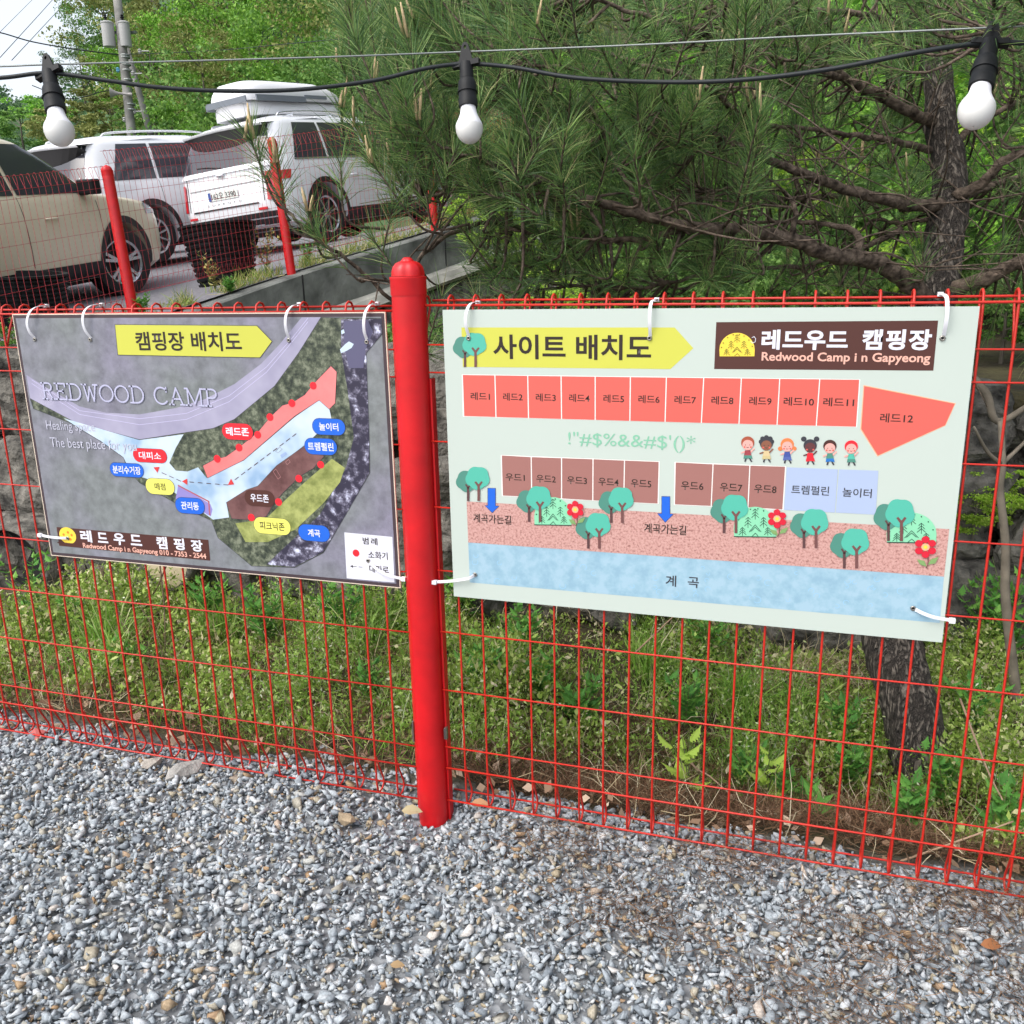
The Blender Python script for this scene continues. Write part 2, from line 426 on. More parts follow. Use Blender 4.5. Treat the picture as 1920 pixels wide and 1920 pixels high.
# larger loose stones that stand out
big = [((650, 1535), .062, (.30, .23, .15), "brown fist-sized stone lying on the gravel left of the red post"),
       ((350, 1445), .13, (.30, .29, .27), "flat pale grey rock half sunk in gravel at the left fence foot"),
       ((446, 1458), .06, (.27, .22, .17), "small tan rock beside the flat pale rock at the fence foot"),
       ((283, 1430), .07, (.34, .31, .27), "pale rock under the left end of the flat grey rock"),
       ((1700, 2600), 0, None, None)]
for i, (q, s_, c_, lb) in enumerate(big):
    if not lb: continue
    p = PZ(q[0], q[1], .085); bm_ = MB(); V_, F_ = rock_hull(500 + i, 26, .6)
    bm_.add(V_ * s_ * 1.15, [tuple(f) for f in F_])
    o = bm_.build("loose_rock", mat("loose_rock_%d" % i, c_, .9, var=.35, vscale=30, bump=.6, bscale=90)); o.location = Vector(p.tolist()); o.rotation_euler = (.1, .1, i * 1.3)
    tag(o, lb, "rock")

# ------------------------------------------------------------------ front fence
def panel(name, x_first, x_step, count, x_end0, x_end1, zoff, label):
    root = empty(name, (x_end0 if x_end0 < x_end1 else x_end1, 2.0, 0)); tag(root, label, "fence panel", "red mesh panels of the front fence")
    prof = [(.004, 1.327), (.020, 1.370), (.040, 1.408), (.043, 1.424), (.034, 1.436), (.020, 1.439), (.007, 1.433), (0, 1.412), (0, 1.25), (0, .76), (0, .26), (0, .135), (.004, .108), (.014, .098),
            (.030, .100), (.043, .112), (.040, .130), (.020, .172), (.004, .213)]
    m_ = MB(); m_.tube([(0, y, z + zoff) for y, z in prof], .0028, 6); me = None
    for k in range(count):
        x = x_first + x_step * k
        if me is None:
            o = m_.build("vertical_wire", M['wire'], root, smooth_=True); me = o.data
        else:
            o = obj("vertical_wire", me, None, root)
        o.location = (x - root.location.x, 0, 0)
    rows = [(0.0, 1.4175, .0029), (.040, 1.4270, .0029), (-.004, 1.327, .0021), (-.004, 1.262, .0021), (-.004, 1.096, .0021), (-.004, .931, .0021), (-.004, .766, .0021), (-.004, .600, .0021),
            (-.004, .436, .0021), (-.004, .270, .0021), (-.004, .207, .0025), (-.003, .108, .0026), (.046, .112, .0026)]
    for (y, z, r_) in rows:
        m_ = MB(); yy = y - .0025 if y == 0 else y
        m_.tube([(x_end0 - root.location.x, yy, z + zoff), ((x_end0 + x_end1) / 2 - root.location.x, yy, z + zoff - .003), (x_end1 - root.location.x, yy, z + zoff)], r_, 6)
        m_.build("horizontal_wire", M['wire'], root, smooth_=True)
    return root
panel("mesh_fence_panel", -.858, .0623, 33, -.850, 1.150, 0.0, "right mesh panel, hung with the pale green site plan sign")
panel("mesh_fence_panel", -.937, -.0623, 33, -.935, -2.945, -.012, "left mesh panel, hung with the dark satellite map sign")

def post_meshes(h, r, capr, small=False):
    body = MB(); n = 28 if not small else 16
    body.lathe([(r, -.12), (r, h - .062)], n)
    cap = MB(); z0 = h - .075
    cap.lathe([(capr * .985, z0), (capr, z0 + .004), (capr, z0 + .034), (capr * 1.03, z0 + .038), (capr * 1.02, z0 + .042), (capr * .88, z0 + .043)], n)
    def petal(a, r_, z_): return 1.0 - .085 * (abs(math.cos(2.5 * a)) ** 5) * (1 if r_ > .012 else 0)
    dome = MB(); d0 = z0 + .0435; R_ = capr * .93
    dome.lathe([(R_, d0), (R_ * .985, d0 + .010), (R_ * .90, d0 + .021), (R_ * .72, d0 + .029), (R_ * .50, d0 + .033), (R_ * .40, d0 + .0335), (R_ * .36, d0 + .036), (R_ * .24, d0 + .041), (R_ * .1, d0 + .0425)], 60 if not small else 20, rf=petal)
    rail = MB()
    rail.box((0, 0, h / 2 - .12), (.007, .016, h - .30)); rail.box((.003, 0, h / 2 - .12), (.004, .024, h - .30))
    return body, cap, dome, rail
def make_post(loc, h, r, label, lean=(0, 0), small=False, group=None):
    root = empty("fence_post", loc); tag(root, label, "fence post", group)
    body, cap, dome, rail = post_meshes(h, r, r * 1.045, small)
    body.build("post_tube", M['red'], root, True, sharp=40); c = cap.build("post_cap", M['red'], root, True, sharp=40); dome.build("petal_dome", M['red'], c, True, sharp=50)
    if not small:
        for s_ in (-1, 1):
            o = rail.build("side_rail", M['red'], root); o.location = (s_ * (r + .002), .012, 0)
            if s_ < 0: o.rotation_euler = (0, 0, math.pi)
    root.rotation_euler = (lean[0], lean[1], 0)
    return root
P0 = make_post((-.8925, 2.0, .016), 1.50, .0405, "tall glossy red post with petal cap between the two signs")
clip = MB(); clip.box((0, 0, 0), (.006, .010, .034)); clip.box((-.003, -.006, 0), (.002, .004, .03)); o = clip.build("steel_clip", M['eye'], P0); o.location = (.049, -.006, PY(838, 1372, 2.0)[2] - .016)
clip2 = MB(); clip2.box((0, 0, 0), (.004, .006, .060)); o = clip2.build("steel_clip", M['eye'], P0); o.location = (-.0475, -.004, PY(777, 1370, 2.0)[2] - .016)

# ------------------------------------------------------------------ rear fence on the retaining wall
RP = [np.array([-5.39, 6.42, 1.10]), np.array([-4.93, 8.21, 1.49]), np.array([-4.11, 10.01, 1.92])]
# place posts by direct sight lines
RP[0] = PD(254, 607, 7.7); RP[1] = PD(546, 510, 9.2); RP[2] = PD(815, 430, 10.7)
RP0 = RP[0] + (RP[0] - RP[1]) * .97; RP0[2] = RP[0][2] - .30
tops = [PD(199, 312, 7.45), PD(509, 259, 8.95), PD(801, 240, 10.45)]
labels = ["nearest red post of the rear fence, in front of the beige car's wheel", "middle red post of the rear fence, behind the pine sprig by the white car", "farthest red post of the rear fence, mostly hidden by pine needles"]
for i in range(3):
    d = Vector((tops[i] - RP[i]).tolist()); root = make_post((0, 0, 0), d.length, .046, labels[i], small=True, group="red posts of the rear fence")
    root.location = Vector(RP[i].tolist()); root.rotation_mode = 'QUATERNION'; root.rotation_quaternion = d.to_track_quat('Z', 'Y')
def rear_panel(a, b, la, lb, z0a, z0b, label):
    """mesh panel between base points a and b, upright direction la/lb"""
    root = empty("rear_mesh_panel", a); tag(root, label, "fence panel", "red mesh panels of the rear fence")
    a = np.array(a); b = np.array(b); N = 34; dirxy = (b - a) / np.linalg.norm(b - a); back = np.array([-dirxy[1], dirxy[0], 0]); back /= np.linalg.norm(back)
    H = 1.18; me = None
    def P(t, off, z): 
        u = la * (1 - t) + lb * t
        return a * (1 - t) + b * t + u * (z + z0a * (1 - t) + z0b * t) + back * off
    for k in range(N):
        t = (k + .5) / N; m_ = MB()
        m_.tube([P(t, y, z) - a for y, z in ((.004, H - .10), (.045, H - .01), (.03, H + .006), (.01, H + .004), (0, H - .02), (0, .04), (.01, .02), (.045, .03), (.004, .12))], .0017, 4, cap=False)
        m_.build("vertical_wire", M['wire_far'], root)
    for y, z in ((0, H), (.043, H), (0, H - .1), (0, H - .165), (0, H - .33), (0, H - .495), (0, H - .66), (0, H - .825), (0, .19), (0, .12), (0, .02), (.045, .02)):
        m_ = MB(); m_.tube([P(0, y, z) - a, P(1, y, z) - a], .0020, 4); m_.build("horizontal_wire", M['wire_far'], root)
ups = [(tops[i] - RP[i]) / np.linalg.norm(tops[i] - RP[i]) for i in range(3)]
rear_panel(RP0, RP[0], ups[0], ups[0], .10, .10, "rear mesh panel nearest the camera, in front of the beige car door")
rear_panel(RP[0], RP[1], ups[0], ups[1], .22, .12, "rear mesh panel before the black ribbed tub and car number plate")
rear_panel(RP[1], RP[2], ups[1], ups[2], .12, .05, "rear mesh panel before the white car's side, behind pine sprigs")
RP4 = RP[2] + (RP[2] - RP[1]) * .8
rear_panel(RP[2], RP4, ups[2], ups[2], .05, .05, "farthest rear mesh panel, beyond the last red post")

# ------------------------------------------------------------------ concrete retaining wall with cap and ledge
wr = empty("retaining_wall", RP[1] - np.array([0, 0, .4])); tag(wr, "grey stained concrete retaining wall below the rear red fence", "retaining wall")
path = [RP0 + (RP0 - RP[0]), RP0, RP[0], RP[1], RP[2], RP4, RP4 + np.array([1.5, 1.9, .15]), RP4 + np.array([3.9, 3.6, .3])]
pth = bez(path, 8)
def offs(p, q, d):
    t = q - p; t[2] = 0; t /= np.linalg.norm(t); return np.array([t[1], -t[0], 0]) * d
segs = np.array_split(np.arange(len(pth)), 1)
def wall_strip(name, m_, i0, i1, prof):
    mb = MB(); cols = []
    for i in range(i0, i1 + 1):
        p = pth[i]; q = pth[min(i + 1, len(pth) - 1)] if i < len(pth) - 1 else pth[i]; p_ = pth[i - 1] if i > 0 else p
        for (d, z) in prof:
            jit = 0 if name == 'wall_panel' else .02 * math.sin(i * 1.7 + z * 9)
            cols.append(p + offs(p_.copy(), q.copy(), d + jit) + np.array([0, 0, z]))
    k = len(prof); fs = []
    for i in range(i1 - i0):
        for j in range(k):
            j2 = (j + 1) % k; fs.append((i * k + j, (i + 1) * k + j, (i + 1) * k + j2, i * k + j2))
    fs.append(tuple(range(k))); fs.append(tuple((i1 - i0) * k + j for j in range(k - 1, -1, -1)))
    mb.add(cols, fs); return mb.build(name, m_, wr, world=True)
for i0 in range(0, len(pth) - 1, 8):
    i1 = min(i0 + 8, len(pth) - 1)
    g = .0
    wall_strip("wall_panel", M['concrete'], i0, i1, [(-.10, -.02), (.13, -.02), (.15, -.035), (.16, -.42), (.16, -1.3), (-.10, -1.3)])
wall_strip("ledge", M['concrete_light'], 0, len(pth) - 1, [(.155, -.44), (.27, -.47), (.33, -.56), (.30, -.60), (.155, -.58)])
wall_strip("footing", M['rock'], 0, len(pth) - 1, [(.16, -.60), (.24, -.63), (.55, -1.3), (.16, -1.3)])
for i in range(8, len(pth) - 1, 8):   # dark joints between the cast panels
    p = pth[i]; t = offs(pth[i - 1].copy(), pth[i + 1].copy(), .16); m_ = MB(); m_.tube([p + t + [0, 0, -.03], p + t + [0, 0, -.42]], .008, 4); m_.build("joint", M['hole'], wr, world=True)

# ------------------------------------------------------------------ boulder wall
sw = empty("stone_wall", (-1.0, 3.6, 0)); tag(sw, "rough wall of large grey boulders behind the fence", "stone wall")
def boulder(seed, sx, sy, sz):
    bm = bmesh.new(); bmesh.ops.create_cube(bm, size=1.0); bmesh.ops.subdivide_edges(bm, edges=bm.edges, cuts=9, use_grid_fill=True)
    off = Vector((seed * 7.3, seed * 3.1, seed * 1.7))
    for v in bm.verts:
        c = v.co; L = (abs(c.x) ** 5 + abs(c.y) ** 5 + abs(c.z) ** 5) ** .2 / .5; c = c / max(L, .001) * 1.02
        d = noise.noise(c * 1.6 + off) * .34 + noise.noise(c * 4.0 + off) * .13 - abs(noise.noise(c * 6 + off)) * .14 + noise.noise(c * 14 + off) * .03
        c = c * (1 + d); v.co = Vector((c.x * sx, c.y * sy, c.z * sz))
    me = bpy.data.meshes.new("stone"); bm.to_mesh(me); bm.free(); me.materials.append(M['rock']); return me
bms = [boulder(i + 1, *d) for i, d in enumerate([(.62, .5, .42), (.8, .5, .36), (.5, .5, .4), (.7, .5, .45), (.56, .5, .34), (.95, .5, .42)])]
for row in range(3):
    x = -4.6 + row * .2
    while x < 3.4:
        k = rng.integers(0, 6); w = [.62, .8, .5, .7, .56, .95][k]
        xc = x + w / 2; yb = float(wall_base_y(xc)); z0 = float(near_z(xc, yb))
        o = obj("stone", bms[k], None, sw)
        o.location = (xc + 1.0, yb + .20 + row * .13 - 3.6 + rng.uniform(-.03, .03), z0 + .12 + row * .35 + rng.uniform(-.03, .03)); o.rotation_euler = (rng.uniform(-.08, .08), rng.uniform(-.07, .07), rng.choice([0, math.pi]) + rng.uniform(-.12, .12))
        x += w * .97
# dark pipe mouth and sawn log end at the wall foot
pp_ = PY(20, 1070, 3.12)
pm = empty("drain_pipe", pp_); tag(pm, "dark drain pipe mouth in the boulder wall at the far left", "pipe")
m_ = MB(); m_.lathe([(.20, 0), (.215, 0), (.215, .5), (.20, .5)], 32, axis='Y', capb=False); m_.lathe([(.20, 0), (.20, .5)], 32, axis='Y', capb=False); m_.build("pipe_wall", M['rock'], pm, True)
m_ = MB(); m_.lathe([(.001, .10), (.199, .11), (.199, .45)], 32, axis='Y', capb=False); m_.build("pipe_bore", M['hole'], pm)
lp = PY(310, 1058, 3.05); lg = empty("sawn_log", lp); tag(lg, "thick log with a cream sawn end under the satellite map sign", "log")
m_ = MB(); m_.lathe([(.105, .006), (.118, 0), (.128, .02), (.13, .5)], 28, axis='Y', capb=False, rf=lambda a, r, z: 1 + .03 * math.sin(3 * a)); m_.build("bark", M['rock'], lg, True)
m_ = MB(); m_.lathe([(.001, .002), (.06, .003), (.106, .004)], 28, axis='Y', capb=False, rf=lambda a, r, z: 1 + .03 * math.sin(3 * a)); m_.build("sawn_face", mat("cream_wood", (.50, .42, .28), .8, var=.15, vscale=20), lg)

from mathutils.geometry import delaunay_2d_cdt

# ------------------------------------------------------------------ signs
SIGN_Y = 1.9885
def S(px, py, layer=0.0):
    """point on the printed face of a sign"""
    r = ray(px, py); p = r * (SIGN_Y / r[1]); p[2] += CAMZ; p[1] = SIGN_Y - layer * .00022
    return p
class SignBuilder:
    def __init__(s, name, label, x0, x1, z0, z1, edge_mat):
        s.root = empty(name, ((x0 + x1) / 2, SIGN_Y + .0045, z0)); tag(s.root, label, "sign")
        m_ = MB(); m_.box(((x0 + x1) / 2, SIGN_Y + .0025, (z0 + z1) / 2), (x1 - x0, .005, z1 - z0)); m_.build("board", edge_mat, s.root, world=True)
        s.cache = {}
    def poly(s, name, pts, layer, m, parent=None, world_pts=False):
        P = [p if world_pts else S(p[0], p[1]) for p in pts]
        ring2 = [Vector((float(p[0]), float(p[2]), 0.0)) for p in P]
        vo, _, fo, _, _, _ = delaunay_2d_cdt([v.to_2d() for v in ring2], [], [list(range(len(ring2)))], 1, 1e-7)
        fo = [tuple(f) if (vo[f[1]] - vo[f[0]]).cross(vo[f[2]] - vo[f[0]]) > 0 else tuple(reversed(f)) for f in fo]
        me = bpy.data.meshes.new(name); me.from_pydata([(v.x, SIGN_Y - layer * .00022, v.y) for v in vo], [], fo); me.update()
        return obj(name, me, m, parent or s.root, world=True)
    def rect(s, name, x0, y0, x1, y1, layer, m, parent=None):
        a = S(x0, y0); b = S(x1, y1); return s.poly(name, [(a[0], 0, a[2]), (b[0], 0, a[2]), (b[0], 0, b[2]), (a[0], 0, b[2])], layer, m, parent, True)
    def text(s, txt, cx, cy, w, h, layer, m, parent=None, bold=0.0, name="lettering", stretch=True, spacing=1.0):
        """text whose ink box is centred on photo pixel (cx, cy) and w x h photo pixels large"""
        cu = bpy.data.curves.new("txt", 'FONT'); cu.body = txt; cu.offset = bold; cu.resolution_u = 3; cu.space_character = spacing
        o = bpy.data.objects.new("txt", cu); scene.collection.objects.link(o); bpy.context.view_layer.update()
        dg = bpy.context.evaluated_depsgraph_get(); me = bpy.data.meshes.new_from_object(o.evaluated_get(dg)); bpy.data.objects.remove(o)
        co = np.zeros(len(me.vertices) * 3); me.vertices.foreach_get("co", co); co = co.reshape(-1, 3)
        mn, mx_ = co.min(0), co.max(0)
        a = S(cx - w / 2, cy); b = S(cx + w / 2, cy); t = S(cx, cy - h / 2); bt = S(cx, cy + h / 2); c = S(cx, cy)
        W = b[0] - a[0]; H = t[2] - bt[2]
        u = (co[:, 0] - (mn[0] + mx_[0]) / 2) / (mx_[0] - mn[0]) * W; v = (co[:, 1] - (mn[1] + mx_[1]) / 2) / (mx_[1] - mn[1]) * H
        new = np.c_[c[0] + u, np.full(len(u), SIGN_Y - layer * .00022), c[2] + v]; me.vertices.foreach_set("co", new.ravel()); me.name = name
        me.materials.clear(); me.update()
        return obj(name, me, m, parent or s.root, world=True)
    def disc(s, name, cx, cy, r, layer, m, parent=None, n=20, ry=None):
        c = S(cx, cy); e = S(cx + r, cy); R = abs(e[0] - c[0]); Ry = R * ((ry or r) / r)
        return s.poly(name, [(c[0] + R * math.cos(2 * math.pi * k / n), 0, c[2] + Ry * math.sin(2 * math.pi * k / n)) for k in range(n)], layer, m, parent, True)
    def pill(s, cx, cy, w, h, fill, edge, txt, tw, th, tm, bold):
        c = S(cx, cy); hw = (S(cx + w / 2, cy)[0] - S(cx - w / 2, cy)[0]) / 2; hh = (S(cx, cy - h / 2)[2] - S(cx, cy + h / 2)[2]) / 2
        def ring(g):
            out = []; rr = hh * .98 + g
            for k in range(10): a = -math.pi / 2 + math.pi * k / 9; out.append((c[0] + hw + g - rr + rr * math.cos(a), 0, c[2] + (hh + g) * math.sin(a)))
            for k in range(10): a = math.pi / 2 + math.pi * k / 9; out.append((c[0] - hw - g + rr + rr * math.cos(a), 0, c[2] + (hh + g) * math.sin(a)))
            return out
        o = s.poly("name_pill", ring(.0004), 9, edge, None, True); s.poly("fill", ring(-.0006), 10, fill, o, True)
        s.text(txt, cx, cy, tw, th, 11, tm, o, bold)
        return o
    def stroke(s, name, pts, wpx, layer, m, parent=None, closed=False):
        """printed line of constant width"""
        P = [S(*p) for p in pts]; w = wpx * .00121 / 2; mb = MB(); y = SIGN_Y - layer * .00022
        if closed: P.append(P[0])
        for i in range(len(P) - 1):
            a, b_ = P[i], P[i + 1]; d = np.array([b_[0] - a[0], 0, b_[2] - a[2]]); L = np.linalg.norm(d)
            if L < 1e-6: continue
            d /= L; nn = np.array([-d[2], 0, d[0]]) * w; a2 = a - d * w * .6; b2 = b_ + d * w * .6; yy = np.array([0, 1, 0])
            q = [a2 + nn, b2 + nn, b2 - nn, a2 - nn]; mb.add([(v[0], y - i * 1.5e-6, v[2]) for v in q], [(0, 1, 2, 3)])
        return mb.build(name, m, parent or s.root, world=True)
def flat(name, c, rough=.45, **k): return mat("print_" + name, c, rough, **k)
C_yel = flat("yellow", (.56, .56, .075)); C_brown = flat("brown", (.075, .022, .016)); C_ink = flat("dark_brown_ink", (.022, .012, .008)); C_white = flat("white", (.72, .72, .80))
C_coral = flat("coral", (.66, .115, .09)); C_wood = flat("wood_brown", (.33, .145, .125)); C_pale = flat("pale_green", (.50, .565, .51)); C_line = flat("white_line", (.86, .80, .76))
C_lav = flat("lavender_blue", (.38, .46, .64)); C_blue = flat("blue", (.010, .12, .62)); C_teal = flat("teal", (.080, .44, .33)); C_dteal = flat("dark_teal", (.070, .24, .185)); C_mint = flat("mint", (.24, .62, .38))
C_trunk = flat("trunk_brown", (.16, .065, .06)); C_trunk2 = flat("dark_trunk", (.10, .045, .045)); C_salmon = flat("salmon_letter", (.78, .42, .33)); C_gold = flat("gold", (.85, .62, .06)); C_orange = flat("orange", (.80, .22, .02))
C_olive = flat("olive_line", (.20, .19, .02)); C_dgreen = flat("deep_green", (.006, .05, .03)); C_red = flat("flower_red", (.62, .012, .035)); C_peach = flat("peach", (.85, .42, .24)); C_leaf = flat("leaf_green", (.20, .34, .12))
C_garble = flat("green_letter", (.22, .50, .34)); C_redp = flat("pill_red", (.80, .016, .03)); C_dk = flat("outline", (.04, .04, .05)); C_ypill = flat("pill_yellow", (.78, .76, .14))
def speckle(name, c1, c2, sc, lo=.45, hi=.62, c3=None, vor=False, det=8):
    m, n, l, b = new_mat(name); tc = n.new("ShaderNodeTexCoord")
    t = n.new("ShaderNodeTexVoronoi" if vor else "ShaderNodeTexNoise"); t.inputs["Scale"].default_value = sc
    if not vor: t.inputs["Detail"].default_value = det; t.inputs["Roughness"].default_value = .65
    l.new(tc.outputs["Object"], t.inputs["Vector"]); r = n.new("ShaderNodeValToRGB"); e = r.color_ramp.elements
    e[0].position = lo; e[1].position = hi; e[0].color = (*c1, 1); e[1].color = (*c2, 1)
    if c3: q = r.color_ramp.elements.new((lo + hi) / 2); q.color = (*c3, 1)
    l.new(t.outputs[0], r.inputs[0]); l.new(r.outputs[0], b.inputs["Base Color"]); b.inputs["Roughness"].default_value = .4; return m

# ---- right sign
R = SignBuilder("site_plan_sign", "large pale green site plan sign with rows of numbered plots, right of the red post", -.8045, .3185, 1.5 - .797, 1.5 - .0925, C_pale)
b_ = R.poly("title_banner", [(865, 614), (1265, 614), (1300, 653), (1257, 692), (868, 688)], 1, C_yel)
R.text("사이트 배치도", 1069, 651, 296, 47, 3, C_ink, b_, .022, spacing=1.02)
def trees(s, x, y, k, tilt=0, lay=8):
    """pair of round print trees, x,y = foot of the front trunk, k = pixel scale"""
    g = s.poly("tree_picture", [(x - 18 * k, y + 0 * k), (x - 22.5 * k, y), (x - 22.5 * k, y - 26 * k), (x - 18 * k, y - 26 * k)], lay + 1, C_trunk2)
    def cloud(cx, cy, r, m, L):
        pts = []
        for q in range(40):
            a = 2 * math.pi * q / 40; rr = r * (1 + .075 * abs(math.sin(2.5 * a + .6)) * 1.6 - .05); pts.append((cx + rr * math.cos(a), cy + rr * .97 * math.sin(a)))
        return s.poly("crown_print", pts, L, m, g)
    cloud(x - 22 * k, y - 38 * k, 20.5 * k, C_dteal, lay); cloud(x - 2 * k, y - 44 * k, 22 * k, C_teal, lay + 2)
    s.poly("trunk_print", [(x - 2.4 * k, y), (x - 2.4 * k, y - 28 * k), (x - 8 * k, y - 36 * k), (x - 5 * k, y - 38 * k), (x, y - 32 * k), (x + 5 * k, y - 38 * k), (x + 8 * k, y - 36 * k), (x + 2.4 * k, y - 28 * k), (x + 2.4 * k, y)], lay + 3, C_trunk, g)
    s.poly("trunk_print", [(x - 21 * k, y - 24 * k), (x - 26 * k, y - 31 * k), (x - 24 * k, y - 33 * k), (x - 20 * k, y - 28 * k), (x - 16 * k, y - 33 * k), (x - 14 * k, y - 31 * k), (x - 19 * k, y - 24 * k)], lay + 1, C_trunk2, g)
    return g
trees(R, 892, 688, .98, lay=4)
b_ = R.poly("logo_banner", [(1343, 604), (1759, 601), (1750, 695), (1339, 692)], 1, C_brown)
def fir(s, x, y, h, m, par, lay):
    o = s.stroke("fir_print", [(x, y), (x, y - h)], 1.1, lay, m, par)
    for k in range(3):
        yy = y - h * (.28 + .26 * k); w = h * (.36 - .08 * k)
        s.stroke("twig_print", [(x - w, yy + w * .8), (x, yy - w * .1), (x + w, yy + w * .8)], 1.1, lay + 1 + k, m, par)
def dome(s, cx, yb, w, h, fill, line, spark, lay, par=None, base=True):
    pts = [(cx - w / 2, yb)]
    for q in range(1, 22):
        a = math.pi * (1 - q / 22); pts.append((cx + w / 2 * math.cos(a) * 1.03, yb - h * (.25 + .75 * math.sin(a)) if 1 < q < 21 else yb - h * .3))
    pts.append((cx + w / 2, yb)); g = s.poly("dome_emblem", pts, lay, fill, par)
    p2 = g if par is None else par
    for dx, dy, hh in ((-.30, .04, .26), (.30, .04, .26), (-.17, .30, .34), (.20, .30, .34), (0, .58, .34)):
        o = s.stroke("fir_print", [(cx + w * dx, yb - h * dy), (cx + w * dx, yb - h * (dy + hh))], 1.0, lay + 1, line, p2)
        for k in range(3):
            yy = yb - h * (dy + hh * (.42 + .28 * k)); ww = w * (.085 - .016 * k)
            s.stroke("twig_print", [(cx + w * dx - ww, yy + ww * .7), (cx + w * dx, yy - ww * .2), (cx + w * dx + ww, yy + ww * .7)], 1.0, lay + 2, line, p2)
    for k in range(2): s.stroke("roof_print", [(cx - w * (.14 - .04 * k), yb - h * (.16 + .02 * k)), (cx, yb - h * (.40 - .08 * k)), (cx + w * (.14 - .04 * k), yb - h * (.16 + .02 * k))], 1.0, lay + 2, line, p2)
    s.stroke("tent_print", [(cx - w * .07, yb - 1), (cx + .5, yb - h * .12), (cx + w * .07, yb - 1)], 1.0, lay + 2, line, p2)
    if base: s.stroke("base_line", [(cx - w / 2, yb - .5), (cx + w / 2, yb + .8)], 1.6, lay + 2, line, p2)
    for a in (18, 42, 64, 82, 104, 126, 150, 166):
        aa = math.radians(a); x_, y_ = cx + w * .46 * math.cos(aa), yb - h * (.2 + .74 * math.sin(aa)); s.poly("spark_print", [(x_ - 1.6, y_), (x_, y_ - 1.6), (x_ + 1.6, y_), (x_, y_ + 1.6)], lay + 2, spark, p2)
    return g
dome(R, 1382, 668, 65, 44, C_gold, C_olive, C_olive, 3, b_, base=False)
R.stroke("swirl", [(1410, 633), (1414, 631), (1417, 635), (1416, 641), (1411, 643), (1408, 640)], .9, 5, C_white, b_)
R.text("레드우드", 1508, 637, 162, 38, 3, C_white, b_, .034, spacing=1.06)
R.text("캠핑장", 1681, 637, 130, 39, 3, C_white, b_, .034, spacing=1.08)
R.text("Redwood Camp i n Gapyeong", 1582, 672, 316, 22, 3, C_salmon, b_, .022)
# plots row 1
xt = [867, 928, 989.5, 1052, 1116, 1182, 1249.5, 1319.5, 1390, 1462, 1537, 1612]
xb = [869.5, 930, 991, 1053, 1116, 1181, 1247, 1315, 1385.5, 1457, 1530.5, 1606]
for i in range(11):
    yt0 = 703 + (712 - 703) * i / 11 * 1.0; yb0 = 780 + (800 - 780) * i / 11
    yt1 = 703 + 9 * (i + 1) / 11; yb1 = 780 + 20 * (i + 1) / 11
    q = R.poly("plot_panel", [(xt[i] + 1, yt0), (xt[i + 1] - 1, yt1), (xb[i + 1] - 1, yb1), (xb[i] + 1, yb0)], 2, C_coral)
    cx = (xt[i] + xt[i + 1] + xb[i] + xb[i + 1]) / 4 + (2 if i < 9 else 1)
    cy = 743 + 11 * i / 10; w = 36 + .75 * i if i < 9 else (57 if i == 9 else 58)
    R.text("레드%d" % (i + 1), cx, cy, w, 14.5 + .2 * i, 3, C_ink, q, .012)
R.poly("plot_outline", [(866, 702), (1613, 711), (1607, 801), (868, 781)], 1, C_line)
o = R.poly("plot_outline", [(1619, 722), (1792, 756), (1773, 798), (1645, 856), (1613, 805)], 1, C_peach)
q = R.poly("plot_panel", [(1620.5, 724), (1790, 757), (1772, 797), (1646, 854), (1615, 804)], 2, C_coral)
R.text("레드12", 1681, 784, 62, 17.5, 3, C_ink, q, .012)
R.text("!\"#$%&&#$'()*", 1182, 829, 238, 32, 3, C_garble, None, .0)
# dancing children (plain flat clip art)
skinA, skinB, skinC = flat("skin_light", (.80, .38, .33)), flat("skin_brown", (.24, .09, .05)), flat("skin_dark", (.12, .035, .035))
def kid(x, y, hair, skin, top, bottom, buns=False, curly=False, long_=False):
    g = R.disc("child_picture", x, y - 33, 12.5, 5, hair, None, 24)
    if curly:
        for a in range(0, 360, 45): R.disc("hair_print", x + 10 * math.cos(math.radians(a)), y - 36 + 8 * math.sin(math.radians(a)), 4.6, 4, hair, g, 12)
    if buns:
        for s_ in (-1, 1): R.disc("bun_print", x + s_ * 12, y - 45, 5.2, 4, hair, g, 14)
    if long_:
        for s_ in (-1, 1): R.disc("hair_print", x + s_ * 13, y - 25, 4.5, 4, hair, g, 12)
    R.disc("face_print", x, y - 29, 10, 7, skin, g, 20)
    for s_ in (-1, 1):
        R.disc("eye_print", x + s_ * 4, y - 29, 1.0, 8, C_dk, g, 8)
        R.disc("cheek_print", x + s_ * 6, y - 25, 1.8, 8, flat("cheek", (.8, .12, .12)) if s_ < -1 else C_coral, g, 8)
        R.stroke("arm_print", [(x + s_ * 6, y - 16), (x + s_ * 12, y - 18 - s_ * 4)], 2.6, 6, skin, g)
        R.stroke("leg_print", [(x + s_ * 3, y - 5), (x + s_ * 5 + (2 if s_ > 0 else 0), y + 2)], 2.6, 5, C_dk, g)
    R.stroke("mouth_print", [(x - 2, y - 25), (x, y - 24), (x + 2, y - 25)], .9, 8, C_dk, g)
    R.poly("shirt_print", [(x - 5, y - 19), (x + 5, y - 19), (x + 7, y - 9), (x - 7, y - 9)], 6, top, g)
    R.poly("trouser_print", [(x - 7, y - 9.5), (x + 7, y - 9.5), (x + 9, y - 3), (x + 1, y - 4), (x - 8, y - 3)], 7, bottom, g)
kid(1402, 863, flat("hair_ginger", (.36, .08, .04)), skinA, flat("shirt_maroon", (.32, .05, .06)), C_dteal)
kid(1437, 864, C_dk, skinB, flat("shirt_tan", (.62, .48, .26)), flat("skirt_sand", (.55, .45, .22)), curly=True)
